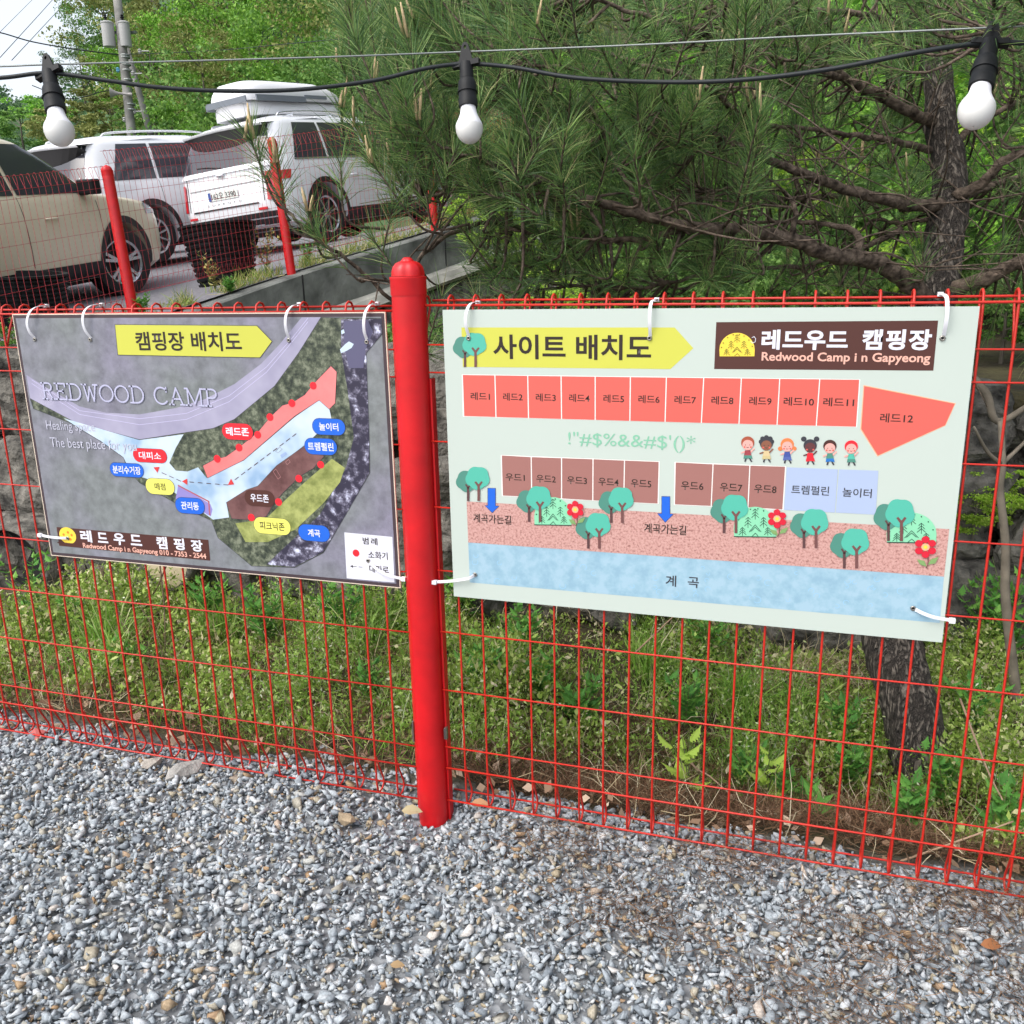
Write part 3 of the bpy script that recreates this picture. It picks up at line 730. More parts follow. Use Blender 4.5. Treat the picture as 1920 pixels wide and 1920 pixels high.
kid(1476, 866, flat("hair_orange", (.75, .20, .06)), skinA, flat("shirt_navy", (.05, .08, .30)), flat("skirt_navy", (.08, .12, .35)), long_=True)
kid(1519, 868, C_dk, skinC, C_redp, C_redp, buns=True)
kid(1556, 869, flat("hair_dark", (.06, .02, .015)), skinA, C_dteal, flat("shorts_blue", (.02, .16, .48)))
kid(1596, 870, C_redp, skinA, C_teal, C_dteal)
# plots row 2
T2 = [(940, 854, 942, 929), (996, 857, 997, 931.5), (1053, 859, 1053, 934.5), (1112, 861, 1111.5, 938), (1171, 863.5, 1169.5, 941), (1236, 866, 1234, 944)]
R.poly("plot_outline", [(939, 853), (1237, 865), (1235, 945), (941, 930)], 1, C_line)
for i in range(5):
    a, c = T2[i], T2[i + 1]; q = R.poly("plot_panel", [(a[0] + 1, a[1]), (c[0] - 1, c[1]), (c[2] - 1, c[3]), (a[2] + 1, a[3])], 2, C_wood)
    R.text("우드%d" % (i + 1), [966, 1024, 1082, 1141, 1202][i], 895 + 2.9 * i, 36 + .6 * i, 14 + .3 * i, 3, C_ink, q, .012)
T3 = [(1266, 867, 1264.5, 945.5), (1337, 870.5, 1333.5, 948.5), (1406, 873, 1402.5, 951), (1473, 875, 1468, 955)]
R.poly("plot_outline", [(1265, 866), (1474, 874.5), (1469, 956), (1263.5, 946.5)], 1, C_line)
for i in range(3):
    a, c = T3[i], T3[i + 1]; q = R.poly("plot_panel", [(a[0] + 1, a[1]), (c[0] - 1, c[1]), (c[2] - 1, c[3]), (a[2] + 1, a[3])], 2, C_wood)
    R.text("우드%d" % (i + 6), [1298, 1371, 1435][i], 911 + 3.0 * i, 42, 16, 3, C_ink, q, .012)
q = R.poly("play_panel", [(1475, 876), (1571, 880), (1565.5, 961), (1470, 956)], 2, C_lav); R.text("트렘펄린", 1519, 919, 71, 17, 3, C_dk, q, .012)
q = R.poly("play_panel", [(1573, 880), (1647, 882.5), (1642, 965), (1567, 961)], 2, C_lav); R.text("놀이터", 1607, 924, 55, 17, 3, C_dk, q, .012)
# shore and stream strips
C_sand = speckle("print_pink_granite", (.27, .12, .10), (.58, .34, .30), 190, .36, .56, (.50, .26, .23)); C_water = speckle("print_water", (.25, .41, .52), (.34, .50, .60), 30, .36, .60, (.29, .46, .56), det=3)
R.poly("shore_strip", [(875, 940), (1780, 992), (1770, 1081), (878, 1017)], 2, C_sand)
q = R.poly("stream_strip", [(878, 1017), (1770, 1080.5), (1762, 1168), (881, 1092)], 1, C_water)
R.text("계", 1258, 1089, 20, 21, 3, C_dk, q, .012); R.text("곡", 1300, 1092, 21, 20, 3, C_dk, q, .012)
C_bub = flat("bubble_blue", (.28, .52, .72)); br = np.random.default_rng(5)
for k in range(46):
    x = br.uniform(890, 1755); t = (x - 880) / 880; y = br.uniform(1030 + 63 * t, 1085 + 70 * t)
    if abs(x - 1280) < 45 and abs(y - 1090) < 18: continue
    r_ = br.uniform(3, 7); a0 = br.uniform(0, 6)
    R.stroke("bubble_print", [(x + r_ * math.cos(a0 + a), y + r_ * .85 * math.sin(a0 + a)) for a in np.linspace(0, 4.4, 9)], .9, 2, C_bub, q)
def arrow(x0, x1, y0, ym, yt, xl, xr, xm):
    g = R.poly("arrow_print", [(x0 - .8, y0 - .8), (x1 + .8, y0 - .6), (x1 + .8, ym), (xr + 1.5, ym + .5), (xm, yt + 1.2), (xl - 1.5, ym - .8), (x0 - .8, ym - .8)], 3, C_dk)
    R.poly("arrow_fill", [(x0, y0), (x1, y0), (x1, ym + .7), (xr, ym + 1), (xm, yt), (xl, ym), (x0, ym)], 4, C_blue, g)
arrow(915, 929, 915.5, 948, 961, 910, 935.5, 923)
arrow(1241, 1256, 931, 963, 979, 1233.5, 1262, 1247.5)
R.text("계곡가는길", 923, 973, 71, 16.5, 4, C_ink, None, .012); R.text("계곡가는길", 1247, 992, 79, 18, 4, C_ink, None, .012)
dome(R, 1037, 984, 69, 52, C_mint, C_dgreen, C_dgreen, 5); dome(R, 1416, 1006, 79, 56, C_mint, C_dgreen, C_dgreen, 5); dome(R, 1709, 1017, 92, 56, C_mint, C_dgreen, C_dgreen, 5)
for x, y, k in ((898, 939, .98), (1013, 978, 1.02), (1167, 980, 1.02), (1124, 1028, 1.02), (1380, 999, 1.10), (1530, 1027, 1.12), (1606, 1065, 1.14), (1690, 1014, 1.20)): trees(R, x, y, k, lay=8)
def flower(x, y, k):
    g = R.disc("flower_picture", x, y, 6.5 * k, 15, C_peach, None, 16)
    for q in range(6):
        a = math.radians(60 * q + 30); R.disc("petal_print", x + 11.5 * k * math.cos(a), y + 11.5 * k * math.sin(a), 6.2 * k, 14, C_red, g, 14)
    R.disc("flower_eye", x, y, 3.2 * k, 16, C_gold, g, 12)
    R.stroke("stem_print", [(x + 4 * k, y + 14 * k), (x + 4 * k, y + 26 * k), (x + 1 * k, y + 32 * k)], 1.6, 12, C_trunk, g)
    R.poly("leaf_print", [(x + 4 * k, y + 27 * k), (x + 8 * k, y + 19 * k), (x + 20 * k, y + 15 * k), (x + 15 * k, y + 25 * k)], 13, C_leaf, g)
    R.poly("leaf_print", [(x + 2 * k, y + 30 * k), (x - 2 * k, y + 21 * k), (x - 13 * k, y + 19 * k), (x - 8 * k, y + 27 * k)], 13, C_leaf, g)
flower(1079, 955, .95); flower(1457, 972, 1.05); flower(1735, 1025, 1.22)
def eyelet(s, x, y):
    c = S(x, y); m_ = MB(); m_.lathe([(.0026, -.0014), (.0042, -.0022), (.0056, -.0010), (.0058, 0)], 14, axis='Y', capb=False); o = m_.build("eyelet", M['eye'], s.root, True)
    o.location = Vector((c - wloc(s.root)).tolist()); o.location.y = SIGN_Y - wloc(s.root)[1] - .002
    m_ = MB(); m_.lathe([(.0001, -.0005), (.0030, -.0004)], 10, axis='Y', capb=False); o2 = m_.build("eyelet_hole", M['hole'], o); o2.location = (0, .0, 0)
for p in ((879, 634), (1218, 634), (1767, 634), (891, 1077), (1712, 1140)): eyelet(R, *p)

# ---- left sign
C_frame = flat("frame_plum", (.055, .035, .042)); C_cream = mat("cream_board_edge", (.70, .58, .46), .6)
L = SignBuilder("map_sign", "dark satellite map sign with yellow title banner, left of the red post", -2.070, -.9505, 1.5 - .789, 1.5 - .0965, C_cream)
a_, c_ = S(30, 589), S(722, 590)
fr = L.poly("frame_border", [(-2.0675, 0, 1.4010), (-.9530, 0, 1.4010), (-.9530, 0, .7135), (-2.0675, 0, .7135)], 1, C_frame, None, True)
def sat_base():
    m, n, l, b = new_mat("print_veiled_forest"); tc = n.new("ShaderNodeTexCoord")
    t = n.new("ShaderNodeTexNoise"); t.inputs["Scale"].default_value = 26; t.inputs["Detail"].default_value = 12; t.inputs["Roughness"].default_value = .70
    t2 = n.new("ShaderNodeTexNoise"); t2.inputs["Scale"].default_value = 3.2; t2.inputs["Detail"].default_value = 3
    l.new(tc.outputs["Object"], t.inputs["Vector"]); l.new(tc.outputs["Object"], t2.inputs["Vector"])
    r = n.new("ShaderNodeValToRGB"); e = r.color_ramp.elements; e[0].position = .32; e[1].position = .68; e[0].color = (.145, .15, .165, 1); e[1].color = (.26, .268, .295, 1)
    r2 = n.new("ShaderNodeValToRGB"); e = r2.color_ramp.elements; e[0].position = .4; e[1].position = .65; e[0].color = (.95, 1.0, .92, 1); e[1].color = (1.06, .98, 1.16, 1)
    mx = n.new("ShaderNodeMix"); mx.data_type = 'RGBA'; mx.blend_type = 'MULTIPLY'; mx.inputs[0].default_value = 1
    l.new(t.outputs[0], r.inputs[0]); l.new(t2.outputs[0], r2.inputs[0]); l.new(r.outputs[0], mx.inputs[6]); l.new(r2.outputs[0], mx.inputs[7]); l.new(mx.outputs[2], b.inputs["Base Color"]); b.inputs["Roughness"].default_value = .38
    return m
L.poly("veiled_forest", [(-2.059, 0, 1.3925), (-.9615, 0, 1.3925), (-.9615, 0, .722), (-2.059, 0, .722)], 2, sat_base(), None, True)
C_road = speckle("print_lilac_road", (.30, .285, .40), (.40, .38, .50), 7, .35, .65, det=3)
road = [(50, 703), (90, 728), (150, 762), (200, 774), (262, 777), (330, 765), (385, 748), (440, 720), (490, 682), (525, 645), (552, 612), (566, 595), (602, 595), (575, 640), (560, 662), (515, 724), (440, 786), (400, 803), (330, 815), (262, 824), (140, 791), (57, 747)]
L.poly("road_print", road, 3, C_road)
C_rlight = flat("road_edge_lilac", (.56, .52, .74))
for dk in (0, 7): L.stroke("lane_line", [(60, 712 + dk), (150, 770 + dk), (262, 785 + dk * 1.6), (350, 775 + dk * 1.6), (430, 742 + dk * 1.6), (500, 688 + dk * 1.4), (548, 634 + dk), (578, 596 + dk)], 1.0, 4, C_rlight)
C_sat = speckle("print_treetops", (.018, .026, .020), (.21, .23, .16), 62, .36, .64, (.075, .090, .058))
sat = [(57, 747), (140, 791), (262, 824), (400, 803), (440, 786), (515, 724), (560, 662), (602, 595), (716, 597), (717, 626), (687, 662), (689, 720), (692, 800), (694, 886), (650, 962), (607, 1036), (553, 1064), (472, 1061), (409, 1008), (397, 976), (345, 952), (262, 905), (240, 880), (232, 858), (190, 828), (130, 792), (63, 766)]
L.poly("clear_forest", sat, 4, C_sat)
L.stroke("map_outline", sat, .9, 5, C_dk, closed=True)
C_river = speckle("print_river", (.030, .026, .050), (.66, .68, .86), 44, .47, .66, (.15, .14, .20))
L.poly("river_print", [(640, 598), (716, 598), (716, 626), (687, 662), (689, 720), (692, 800), (693, 886), (650, 962), (606, 1035), (552, 1063), (500, 1058), (540, 1020), (600, 965), (648, 880), (664, 820), (652, 730), (640, 660)], 6, C_river)
C_pond = flat("river_pool", (.10, .095, .17)); L.poly("pool_print", [(645, 602), (690, 600), (700, 622), (686, 655), (682, 690), (655, 690), (646, 650)], 7, C_pond)
for q in ([(638, 655), (648, 645), (655, 640), (664, 645), (660, 652), (650, 658), (640, 662)], [(640, 620), (645, 617), (647, 624), (641, 627)]): L.poly("white_rock_print", q, 8, flat("river_rock", (.55, .66, .78)))
C_lot = speckle("print_pale_yard", (.26, .40, .58), (.58, .66, .76), 6, .38, .60, (.48, .60, .72), det=3)
yard = [(120, 784), (262, 825), (345, 814), (330, 840), (318, 868), (330, 882), (352, 884), (372, 876), (388, 896), (458, 863), (553, 782), (599, 750), (618, 767), (622, 785), (602, 806), (575, 832), (519, 874), (483, 912), (463, 919), (425, 943), (430, 970), (400, 974), (345, 935), (300, 905), (262, 893), (242, 878), (232, 857), (190, 827), (150, 803)]
L.poly("yard_print", yard, 6, C_lot)
C_rz = speckle("print_red_zone", (.76, .15, .15), (.90, .26, .25), 5, .3, .7)
rz = [(381, 873), (390, 896), (458, 862), (553, 780), (599, 750), (618, 767), (629, 756), (632, 697), (621, 686), (588, 720), (572, 740), (548, 755), (530, 760), (507, 782), (484, 810), (452, 836), (424, 856), (405, 860)]
L.poly("red_zone", rz, 7, C_rz); L.stroke("zone_line", rz, .8, 8, C_dk, closed=True)
C_bz = speckle("print_brown_zone", (.085, .030, .030), (.22, .105, .10), 16, .34, .68)
bz = [(425, 942), (463, 918), (484, 911), (519, 873), (574, 834), (600, 840), (608, 856), (588, 878), (563, 893), (530, 925), (514, 945), (500, 968), (470, 975), (435, 972)]
L.poly("brown_zone", bz, 7, C_bz); L.stroke("zone_line", bz, .8, 8, C_dk, closed=True)
C_oz = speckle("print_olive_zone", (.16, .19, .045), (.40, .43, .14), 30, .36, .64)
oz = [(623, 860), (647, 877), (638, 904), (607, 943), (555, 992), (503, 1016), (461, 1016), (442, 981), (470, 977), (503, 969), (526, 946), (572, 904)]
L.poly("olive_zone", oz, 7, C_oz)
# dashed escape route
def dashes(pts, step, ln, lay=9):
    P_ = [np.array(p, float) for p in pts]; acc = 0; first = None
    for a, b2 in zip(P_[:-1], P_[1:]):
        d = b2 - a; Ln = np.linalg.norm(d); d /= Ln; t = acc
        while t < Ln: L.stroke("route_dash", [a + d * t, a + d * min(t + ln, Ln)], 1.5, lay, C_brown); t += step
        acc = t - Ln
dashes([(556, 813), (436, 903)], 15, 8.5); dashes([(428, 909), (352, 903)], 16, 8); dashes([(340, 902), (300, 884)], 15, 9)
for t in ([(428, 909), (434, 897), (440, 908)], [(342, 902), (352, 897), (352, 909)], [(289, 876), (300, 875), (296, 886)]): L.poly("route_arrow", t, 10, flat("route_red", (.62, .04, .04)))
C_car = flat("tiny_car", (.30, .40, .62)); L.poly("tiny_car_print", [(526, 853), (536, 847), (539, 851), (529, 859)], 8, C_car); L.stroke("tiny_cart_print", [(517, 846), (525, 838), (530, 842), (522, 849)], .9, 8, flat("cart_grey", (.25, .28, .34)), closed=True)
for q in ([(513, 884), (518, 879), (527, 894), (522, 898)], [(536, 866), (542, 861), (545, 866), (539, 871)]): L.stroke("tent_outline", q, .8, 9, flat("tent_pink", (.45, .22, .22)), closed=True)
C_roof = flat("hut_roof", (.42, .10, .12)); L.poly("hut_print", [(335, 909), (395, 945), (399, 955), (396, 968), (385, 962), (330, 935)], 7, flat("hut_wall", (.26, .22, .52))); L.stroke("hut_roof_print", [(335, 910), (392, 940), (394, 965)], 3.2, 8, C_roof)
for x, y in ((408, 860), (449, 839), (484, 815), (507, 782), (548, 756), (588, 723), (602, 871), (561, 897), (523, 941), (472, 970)): L.disc("extinguisher_dot", x, y, 6.4, 9, C_redp)
# banner
ban = [(216.5, 609), (482, 611), (510, 640), (488, 670), (222, 665)]
o = L.poly("title_banner", [(215.5, 608), (482.5, 610), (511.5, 640), (488.5, 671.2), (221, 666)], 5, C_dk); L.poly("banner_fill", ban, 6, C_yel, o); L.text("캠핑장 배치도", 352, 640, 198, 36, 8, C_ink, o, .020, spacing=1.02)
# big slab serif title, built from strokes
def serif(word, x0, x1, y0, y1, h, dy):
    W_ = {'R': .8, 'E': .74, 'D': .86, 'W': 1.0, 'O': .88, 'C': .84, 'A': .9, 'M': 1.06, 'P': .76, ' ': .42}
    arc = lambda cx, cy, rx, ry, a0, a1, n=12: [(cx + rx * math.cos(math.radians(a0 + (a1 - a0) * k / n)), cy + ry * math.sin(math.radians(a0 + (a1 - a0) * k / n))) for k in range(n + 1)]
    G = {'R': [[(.15, 0), (.15, 1)], [(0, 1), (.42, 1)] + arc(.42, .76, .24, .24, 90, -90) + [(.15, .52)], [(.42, .52), (.68, 0)], [(0, 0), (.32, 0)], [(.58, 0), (.8, 0)]],
         'E': [[(.15, 0), (.15, 1)], [(0, 1), (.66, 1), (.66, .82)], [(.15, .52), (.5, .52)], [(.5, .6), (.5, .44)], [(0, 0), (.7, 0), (.7, .2)]],
         'D': [[(.15, 0), (.15, 1)], [(0, 1), (.38, 1)] + arc(.38, .5, .44, .5, 90, -90) + [(0, 0)]],
         'W': [[(0, 1), (.26, 1)], [(.12, 1), (.3, 0), (.5, .85), (.7, 0), (.88, 1)], [(.74, 1), (1, 1)]],
         'O': [arc(.44, .5, .42, .5, 0, 360, 22)], 'C': [arc(.46, .5, .42, .5, 42, 318, 18), [(.78, 1), (.78, .76)]],
         'A': [[(.1, 0), (.45, 1), (.8, 0)], [(.24, .34), (.66, .34)], [(0, 0), (.24, 0)], [(.66, 0), (.9, 0)]],
         'M': [[(.14, 0), (.14, 1), (.53, .1), (.92, 1), (.92, 0)], [(0, 1), (.14, 1)], [(.92, 1), (1.06, 1)], [(0, 0), (.28, 0)], [(.78, 0), (1.06, 0)]],
         'P': [[(.15, 0), (.15, 1)], [(0, 1), (.42, 1)] + arc(.42, .74, .26, .26, 90, -90) + [(.15, .48)], [(0, 0), (.34, 0)]], ' ': []}
    tot = sum(W_[c] + .1 for c in word); u = 0; A = S(x0, y0); B = S(x1, y1); Ht = h * .00121; first = None
    for c in word:
        for st in G[c]:
            mb = MB(); pts = [np.array([A[0] + (B[0] - A[0]) * ((u + p[0]) / tot), SIGN_Y, A[2] + (B[2] - A[2]) * ((u + p[0]) / tot) + p[1] * Ht]) for p in st]
            for layer, dx, mm in ((11, 0.0, C_tit), (10, .0012, C_tsh)):
                mb = MB(); w = .0021
                for i in range(len(pts) - 1):
                    a, b2 = pts[i] + [dx, 0, -dx], pts[i + 1] + [dx, 0, -dx]; d = b2 - a; Ln = np.linalg.norm(d)
                    if Ln < 1e-6: continue
                    d /= Ln; nn = np.array([-d[2], 0, d[0]]) * w; y = SIGN_Y - layer * .00022 - i * 1.5e-6
                    mb.add([(v[0], y, v[2]) for v in (a - d * w + nn, b2 + d * w + nn, b2 + d * w - nn, a - d * w - nn)], [(0, 1, 2, 3)])
                mb.build("title_letter_stroke", mm, L.root, world=True)
        u += W_[c] + .1
C_tit = flat("pale_lilac_letter", (.46, .46, .62)); C_tsh = flat("letter_shade", (.20, .20, .28))
serif("REDWOOD CAMP", 82, 414, 747, 762, 36, 0)
C_faint = flat("faint_white_letter", (.50, .50, .60)); L.text("Healing space", 133, 801, 90, 22, 11, C_faint, None, -.004); L.text("The best place for you", 175, 835, 160, 24, 11, C_faint, None, -.004)
P_w = C_white
L.pill(446, 809, 58, 31, C_redp, C_dk, "레드존", 43, 16, P_w, .03); L.pill(617, 800, 62, 31, C_blue, C_dk, "놀이터", 36, 15, P_w, .02); L.pill(602, 837, 61, 31, C_blue, C_dk, "트렘펄린", 48, 15.5, P_w, .02)
L.pill(282, 854, 63, 26, C_redp, C_dk, "대피소", 41, 14, P_w, .015); L.pill(238.5, 881, 63, 26, C_blue, C_dk, "분리수거장", 52, 15, P_w, .02); L.pill(301, 912, 54, 30, C_ypill, C_dk, "매점", 20, 13, C_ink, .012)
L.pill(357, 948, 55, 30, C_blue, C_dk, "관리동", 33, 15, P_w, .02); L.pill(487.5, 934, 56, 30, C_brown, C_brown, "우드존", 34, 15, P_w, .02); L.pill(511, 986, 69, 31, C_ypill, C_dk, "피크닉존", 46, 15, C_ink, .012); L.pill(589.5, 999, 59, 31, C_blue, C_dk, "계곡", 23, 14, P_w, .02)
lg_ = L.poly("legend_card", [(646, 998), (736, 1006.5), (740, 1092), (650.5, 1084)], 5, C_white)
L.text("범", 686, 1013.5, 11, 13, 8, C_ink, lg_, .012); L.text("례", 702, 1015, 12, 13, 8, C_ink, lg_, .012); L.disc("legend_dot", 668, 1036.5, 6.3, 8, C_redp, lg_); L.text("소화기", 709, 1041, 36, 14, 8, C_ink, lg_, .008); L.text("대피로", 711, 1067, 36, 14, 8, C_ink, lg_, .008)
L.stroke("legend_dash", [(662, 1061.5), (669, 1062)], 1, 8, C_ink, lg_); L.stroke("legend_dash", [(673, 1062.5), (680, 1063)], 1, 8, C_ink, lg_); L.poly("legend_arrow", [(657, 1061), (662, 1059), (662, 1064)], 8, C_ink, lg_)
ft = L.poly("logo_banner", [(106.5, 988), (391, 1012), (394.5, 1051), (111.5, 1023)], 5, C_brown)
g = L.disc("emblem_print", 127.5, 1004, 15.5, 6, C_gold, ft, 26, ry=13); L.rect("emblem_mask", 108.5, 1018.0, 146, 1019.2, 7, C_brown, ft)
for x, y in ((120, 1002), (128, 998), (135, 1003), (124, 1009), (133, 1011)): L.disc("emblem_leaf", x, y, 2.2, 7, C_orange, g, 6)
for i, ch in enumerate("레드우드 캠핑장"):
    if ch != ' ': L.text(ch, [162, 193, 224, 255.5, 0, 304, 336.5, 369.5][i], 1005 + [0, 3, 5.5, 7.5, 0, 12.5, 15, 18][i], [21, 19, 21, 21, 0, 20, 20, 22][i], [22, 19, 22, 20, 0, 23, 22, 22][i], 7, C_white, ft, .034)
L.text("Redwood Camp i n Gapyeong 010 - 7353 - 2544", 269, 1033.5, 228, 12.5, 7, C_salmon, ft, .024)
for p in ((66, 636.5), (170, 637), (542, 638), (688, 641), (128, 1009), (691, 1051)): eyelet(L, *p)

# ------------------------------------------------------------------ cable ties
def tie(pts, label, side=False):
    """pts: (px, py, distance in front of the sign plane)"""
    P_ = [PY(x, y, SIGN_Y - d) for x, y, d in pts]; path_ = bez(P_, 5); c = P_[0]
    root = empty("cable_tie", P_[0]); tag(root, label, "cable tie", "white nylon cable ties on the signs")
    m_ = MB(); m_.ribbon(path_, (0, 0, 1) if side else (1, 0, 0.25), .0072, .0018); m_.build("strap", M['tie'], root, world=True)
    h = MB(); h.box((0, 0, 0), (.012, .009, .010) if side else (.0105, .010, .0085)); o = h.build("locking_head", M['tie'], root, world=False)
    q = P_[-1]; o.location = Vector((q - P_[0]).tolist()) ; o.location.y -= .002
    return root
w4 = [((66, 634, .000), (55, 622, .012), (50.5, 604, .018), (56, 585, .014), (68, 575.5, .000), (82, 573.5, -.022), (88, 573, -.050)), ((171, 634, .0), (160, 620, .012), (155, 602, .018), (158, 584, .015), (170, 573, .0), (184, 571, -.022), (192, 571, -.050)),
      ((542, 634, .0), (537, 620, .012), (535, 603, .018), (538, 586, .014), (546, 575, .0), (555, 571, -.022), (563, 570, -.050)), ((688, 637, .0), (683, 622, .012), (682, 604, .018), (685, 586, .014), (692, 574, .0), (700, 570, -.022), (708, 569, -.050))]
nm = ["first cable tie at the far left top of the map sign", "second cable tie along the top of the map sign, left of its title banner", "third cable tie along the top of the map sign, right of its title banner", "cable tie at the top corner of the map sign beside the red post"]
for a, b2 in zip(w4, nm): tie(a, b2)
tie(((879, 630, .0), (874, 613, .011), (873, 595, .015), (877, 578, .012), (883, 569, .0), (891, 566.5, -.022), (897, 567, -.05)), "cable tie at the left top of the site plan sign, above the small tree picture")
tie(((1219, 631, .0), (1218.5, 612, .011), (1218, 592, .015), (1220, 572, .012), (1223, 564, .0), (1228, 561.5, -.022), (1232, 561.5, -.05)), "cable tie at the top middle of the site plan sign, at the banner tip")
tie(((1769, 631, .0), (1773, 610, .011), (1776, 588, .015), (1776, 566, .012), (1774, 556, .0), (1768, 552, -.022), (1763, 551.5, -.05)), "cable tie at the right top of the site plan sign beside the brown logo")
tie(((128, 1009, .0), (112, 1008.5, .010), (96, 1007, .010), (84, 1005, .004), (76, 1003, .000)), "cable tie across the yellow emblem at the lower left of the map sign", True)
tie(((691, 1053, .0), (705, 1066, .012), (722, 1076, .014), (740, 1082, .010), (757, 1085, .004)), "cable tie over the white legend card of the map sign", True)
tie(((891, 1078, .0), (879, 1084, .012), (860, 1087.5, .012), (838, 1090, .008), (815, 1091, .004)), "cable tie at the lower left of the site plan sign beside the post", True)
tie(((1713, 1141, .0), (1731, 1150, .012), (1750, 1157, .013), (1768, 1160.5, .009), (1785, 1163, .002)), "cable tie at the lower right corner of the site plan sign", True)

# ------------------------------------------------------------------ festoon lights
bulbs = [(92, 137, 1.885, "left hanging white bulb lamp, in front of the parked cars", .02), (874, 120, 1.95, "middle hanging white bulb lamp above the red post", -.005), (1856, 80, 1.56, "right hanging white bulb lamp in front of the pine trunk", -.06)]
LP = []
for (x, y, d, lb, tilt) in bulbs:
    p = PD(x, y, d); LP.append(p); root = empty("festoon_lamp", p); tag(root, lb, "lamp", "bulb lamps on the festoon cable")
    m_ = MB(); m_.lathe([(.0155, -.034), (.0150, -.004), (.0135, .002)], 20); m_.box((0, 0, 0), (.062, .014, .012))
    m_.build("tee_holder", M['black'], root, True, sharp=35)
    m_ = MB(); k = 10   # tapered hanging tab with a hole
    outer = [(.017, .004), (.0125, .020), (.0088, .036), (.0070, .043), (.004, .047), (0, .0485), (-.004, .047), (-.0070, .043), (-.0088, .036), (-.0125, .020), (-.017, .004), (0, .004)]
    cu = [(.0032 * math.cos(2 * math.pi * i / 12 + .1), .037 + .0042 * math.sin(2 * math.pi * i / 12 + .1)) for i in range(12)]
    order = [(.0088, .036)]; vs_ = []; n_ = 12
    ang = lambda q: math.atan2(q[1] - .037, q[0]); out2 = sorted(outer, key=ang); in2 = sorted(cu, key=ang)
    for yy in (-.003, .003): vs_ += [(a, yy, b2) for a, b2 in out2] + [(a, yy, b2) for a, b2 in in2]
    fs_ = []
    for i in range(n_):
        j = (i + 1) % n_; fs_ += [(i, j, n_ + j, n_ + i), (24 + i, 24 + n_ + i, 24 + n_ + j, 24 + j), (i, 24 + i, 24 + j, j), (n_ + i, n_ + j, 24 + n_ + j, 24 + n_ + i)]
    m_.add(vs_, fs_); m_.build("hanging_tab", M['black'], root)
    s_ = MB(); s_.lathe([(.0165, -.035), (.0195, -.041), (.0205, -.052), (.0205, -.0615), (.0225, -.062), (.0225, -.0645), (.0200, -.065), (.0200, -.078), (.0212, -.080), (.0208, -.096), (.0180, -.0965)], 28)
    s_.build("socket", M['black'], root, True, sharp=35)
    bt = MB(); bt.lathe([(.0165, -.095), (.0170, -.100), (.0185, -.110), (.0225, -.121), (.0275, -.131), (.0298, -.1375), (.0300, -.1395)], 32, capb=False); o1 = bt.build("bulb_collar", M['bulb_top'], root, True)
    gl = MB(); pr = [(.0300, -.1395)] + [(.0302 * math.cos(a) ** .92, -.142 - .0345 * math.sin(a)) for a in np.linspace(0, math.pi / 2 - .02, 14)]; gl.lathe(pr, 32, capb=False); gl.build("bulb_globe", M['bulb'], root, True)
    bx, by = {92: (111, 244), 874: (880, 242), 1856: (1831, 206)}[x]
    q_ = [PD(bx, by, d - s_) - p for s_ in np.linspace(0, .14, 57)]; q_ = min(q_, key=lambda v: abs(np.linalg.norm(v) - .139)); root.rotation_mode = 'QUATERNION'
    root.rotation_quaternion = Vector((-q_).tolist()).to_track_quat('Z', 'Y') @ Matrix.Rotation(math.radians(0), 4, 'Z').to_quaternion(); root.scale = (.98, .98, .97)
    bpy.context.view_layer.update(); ax_ = root.matrix_world.to_3x3() @ Vector((1, 0, 0)); 
    if ax_.x < .5:   # keep the tee holder in line with the cable
        root.rotation_quaternion = root.rotation_quaternion @ Matrix.Rotation(-math.atan2((root.matrix_world.to_3x3().inverted() @ Vector((1, 0, 0))).y * -1, (root.matrix_world.to_3x3().inverted() @ Vector((1, 0, 0))).x), 4, 'Z').to_quaternion()
cpts = [(-330, 60, 1.86), (-150, 152, 1.87), (0, 146, 1.88), (92, 137, 1.885), (200, 151, 1.89), (300, 164, 1.90), (420, 170.5, 1.915), (560, 168, 1.93), (700, 151, 1.945), (800, 128, 1.95), (874, 120, 1.95), (960, 126, 1.93), (1080, 146, 1.88), (1250, 154, 1.80), (1400, 149, 1.72), (1560, 129, 1.65), (1720, 98, 1.59), (1856, 80, 1.56), (1960, 84, 1.53), (2150, 95, 1.48)]
m_ = MB(); m_.tube(bez([PD(*c) for c in cpts], 8), .0042, 8); o = m_.build("festoon_cable", M['cable'], None, True); tag(o, "black festoon cable sagging between the bulb lamps", "cable")
hp = [(-200, 128, 1.9), (0, 124.5, 1.9), (92, 121, 1.9), (400, 113, 1.94), (640, 106, 1.96), (874, 97, 1.965), (1200, 84, 1.85), (1500, 68, 1.72), (1856, 52, 1.57), (2100, 40, 1.5)]
m_ = MB(); m_.tube(bez([PD(x, y, d + .006) for x, y, d in hp], 6), .0018, 6); o = m_.build("support_wire", M['steel'], None, True); tag(o, "thin grey steel wire running above the black festoon cable", "wire")

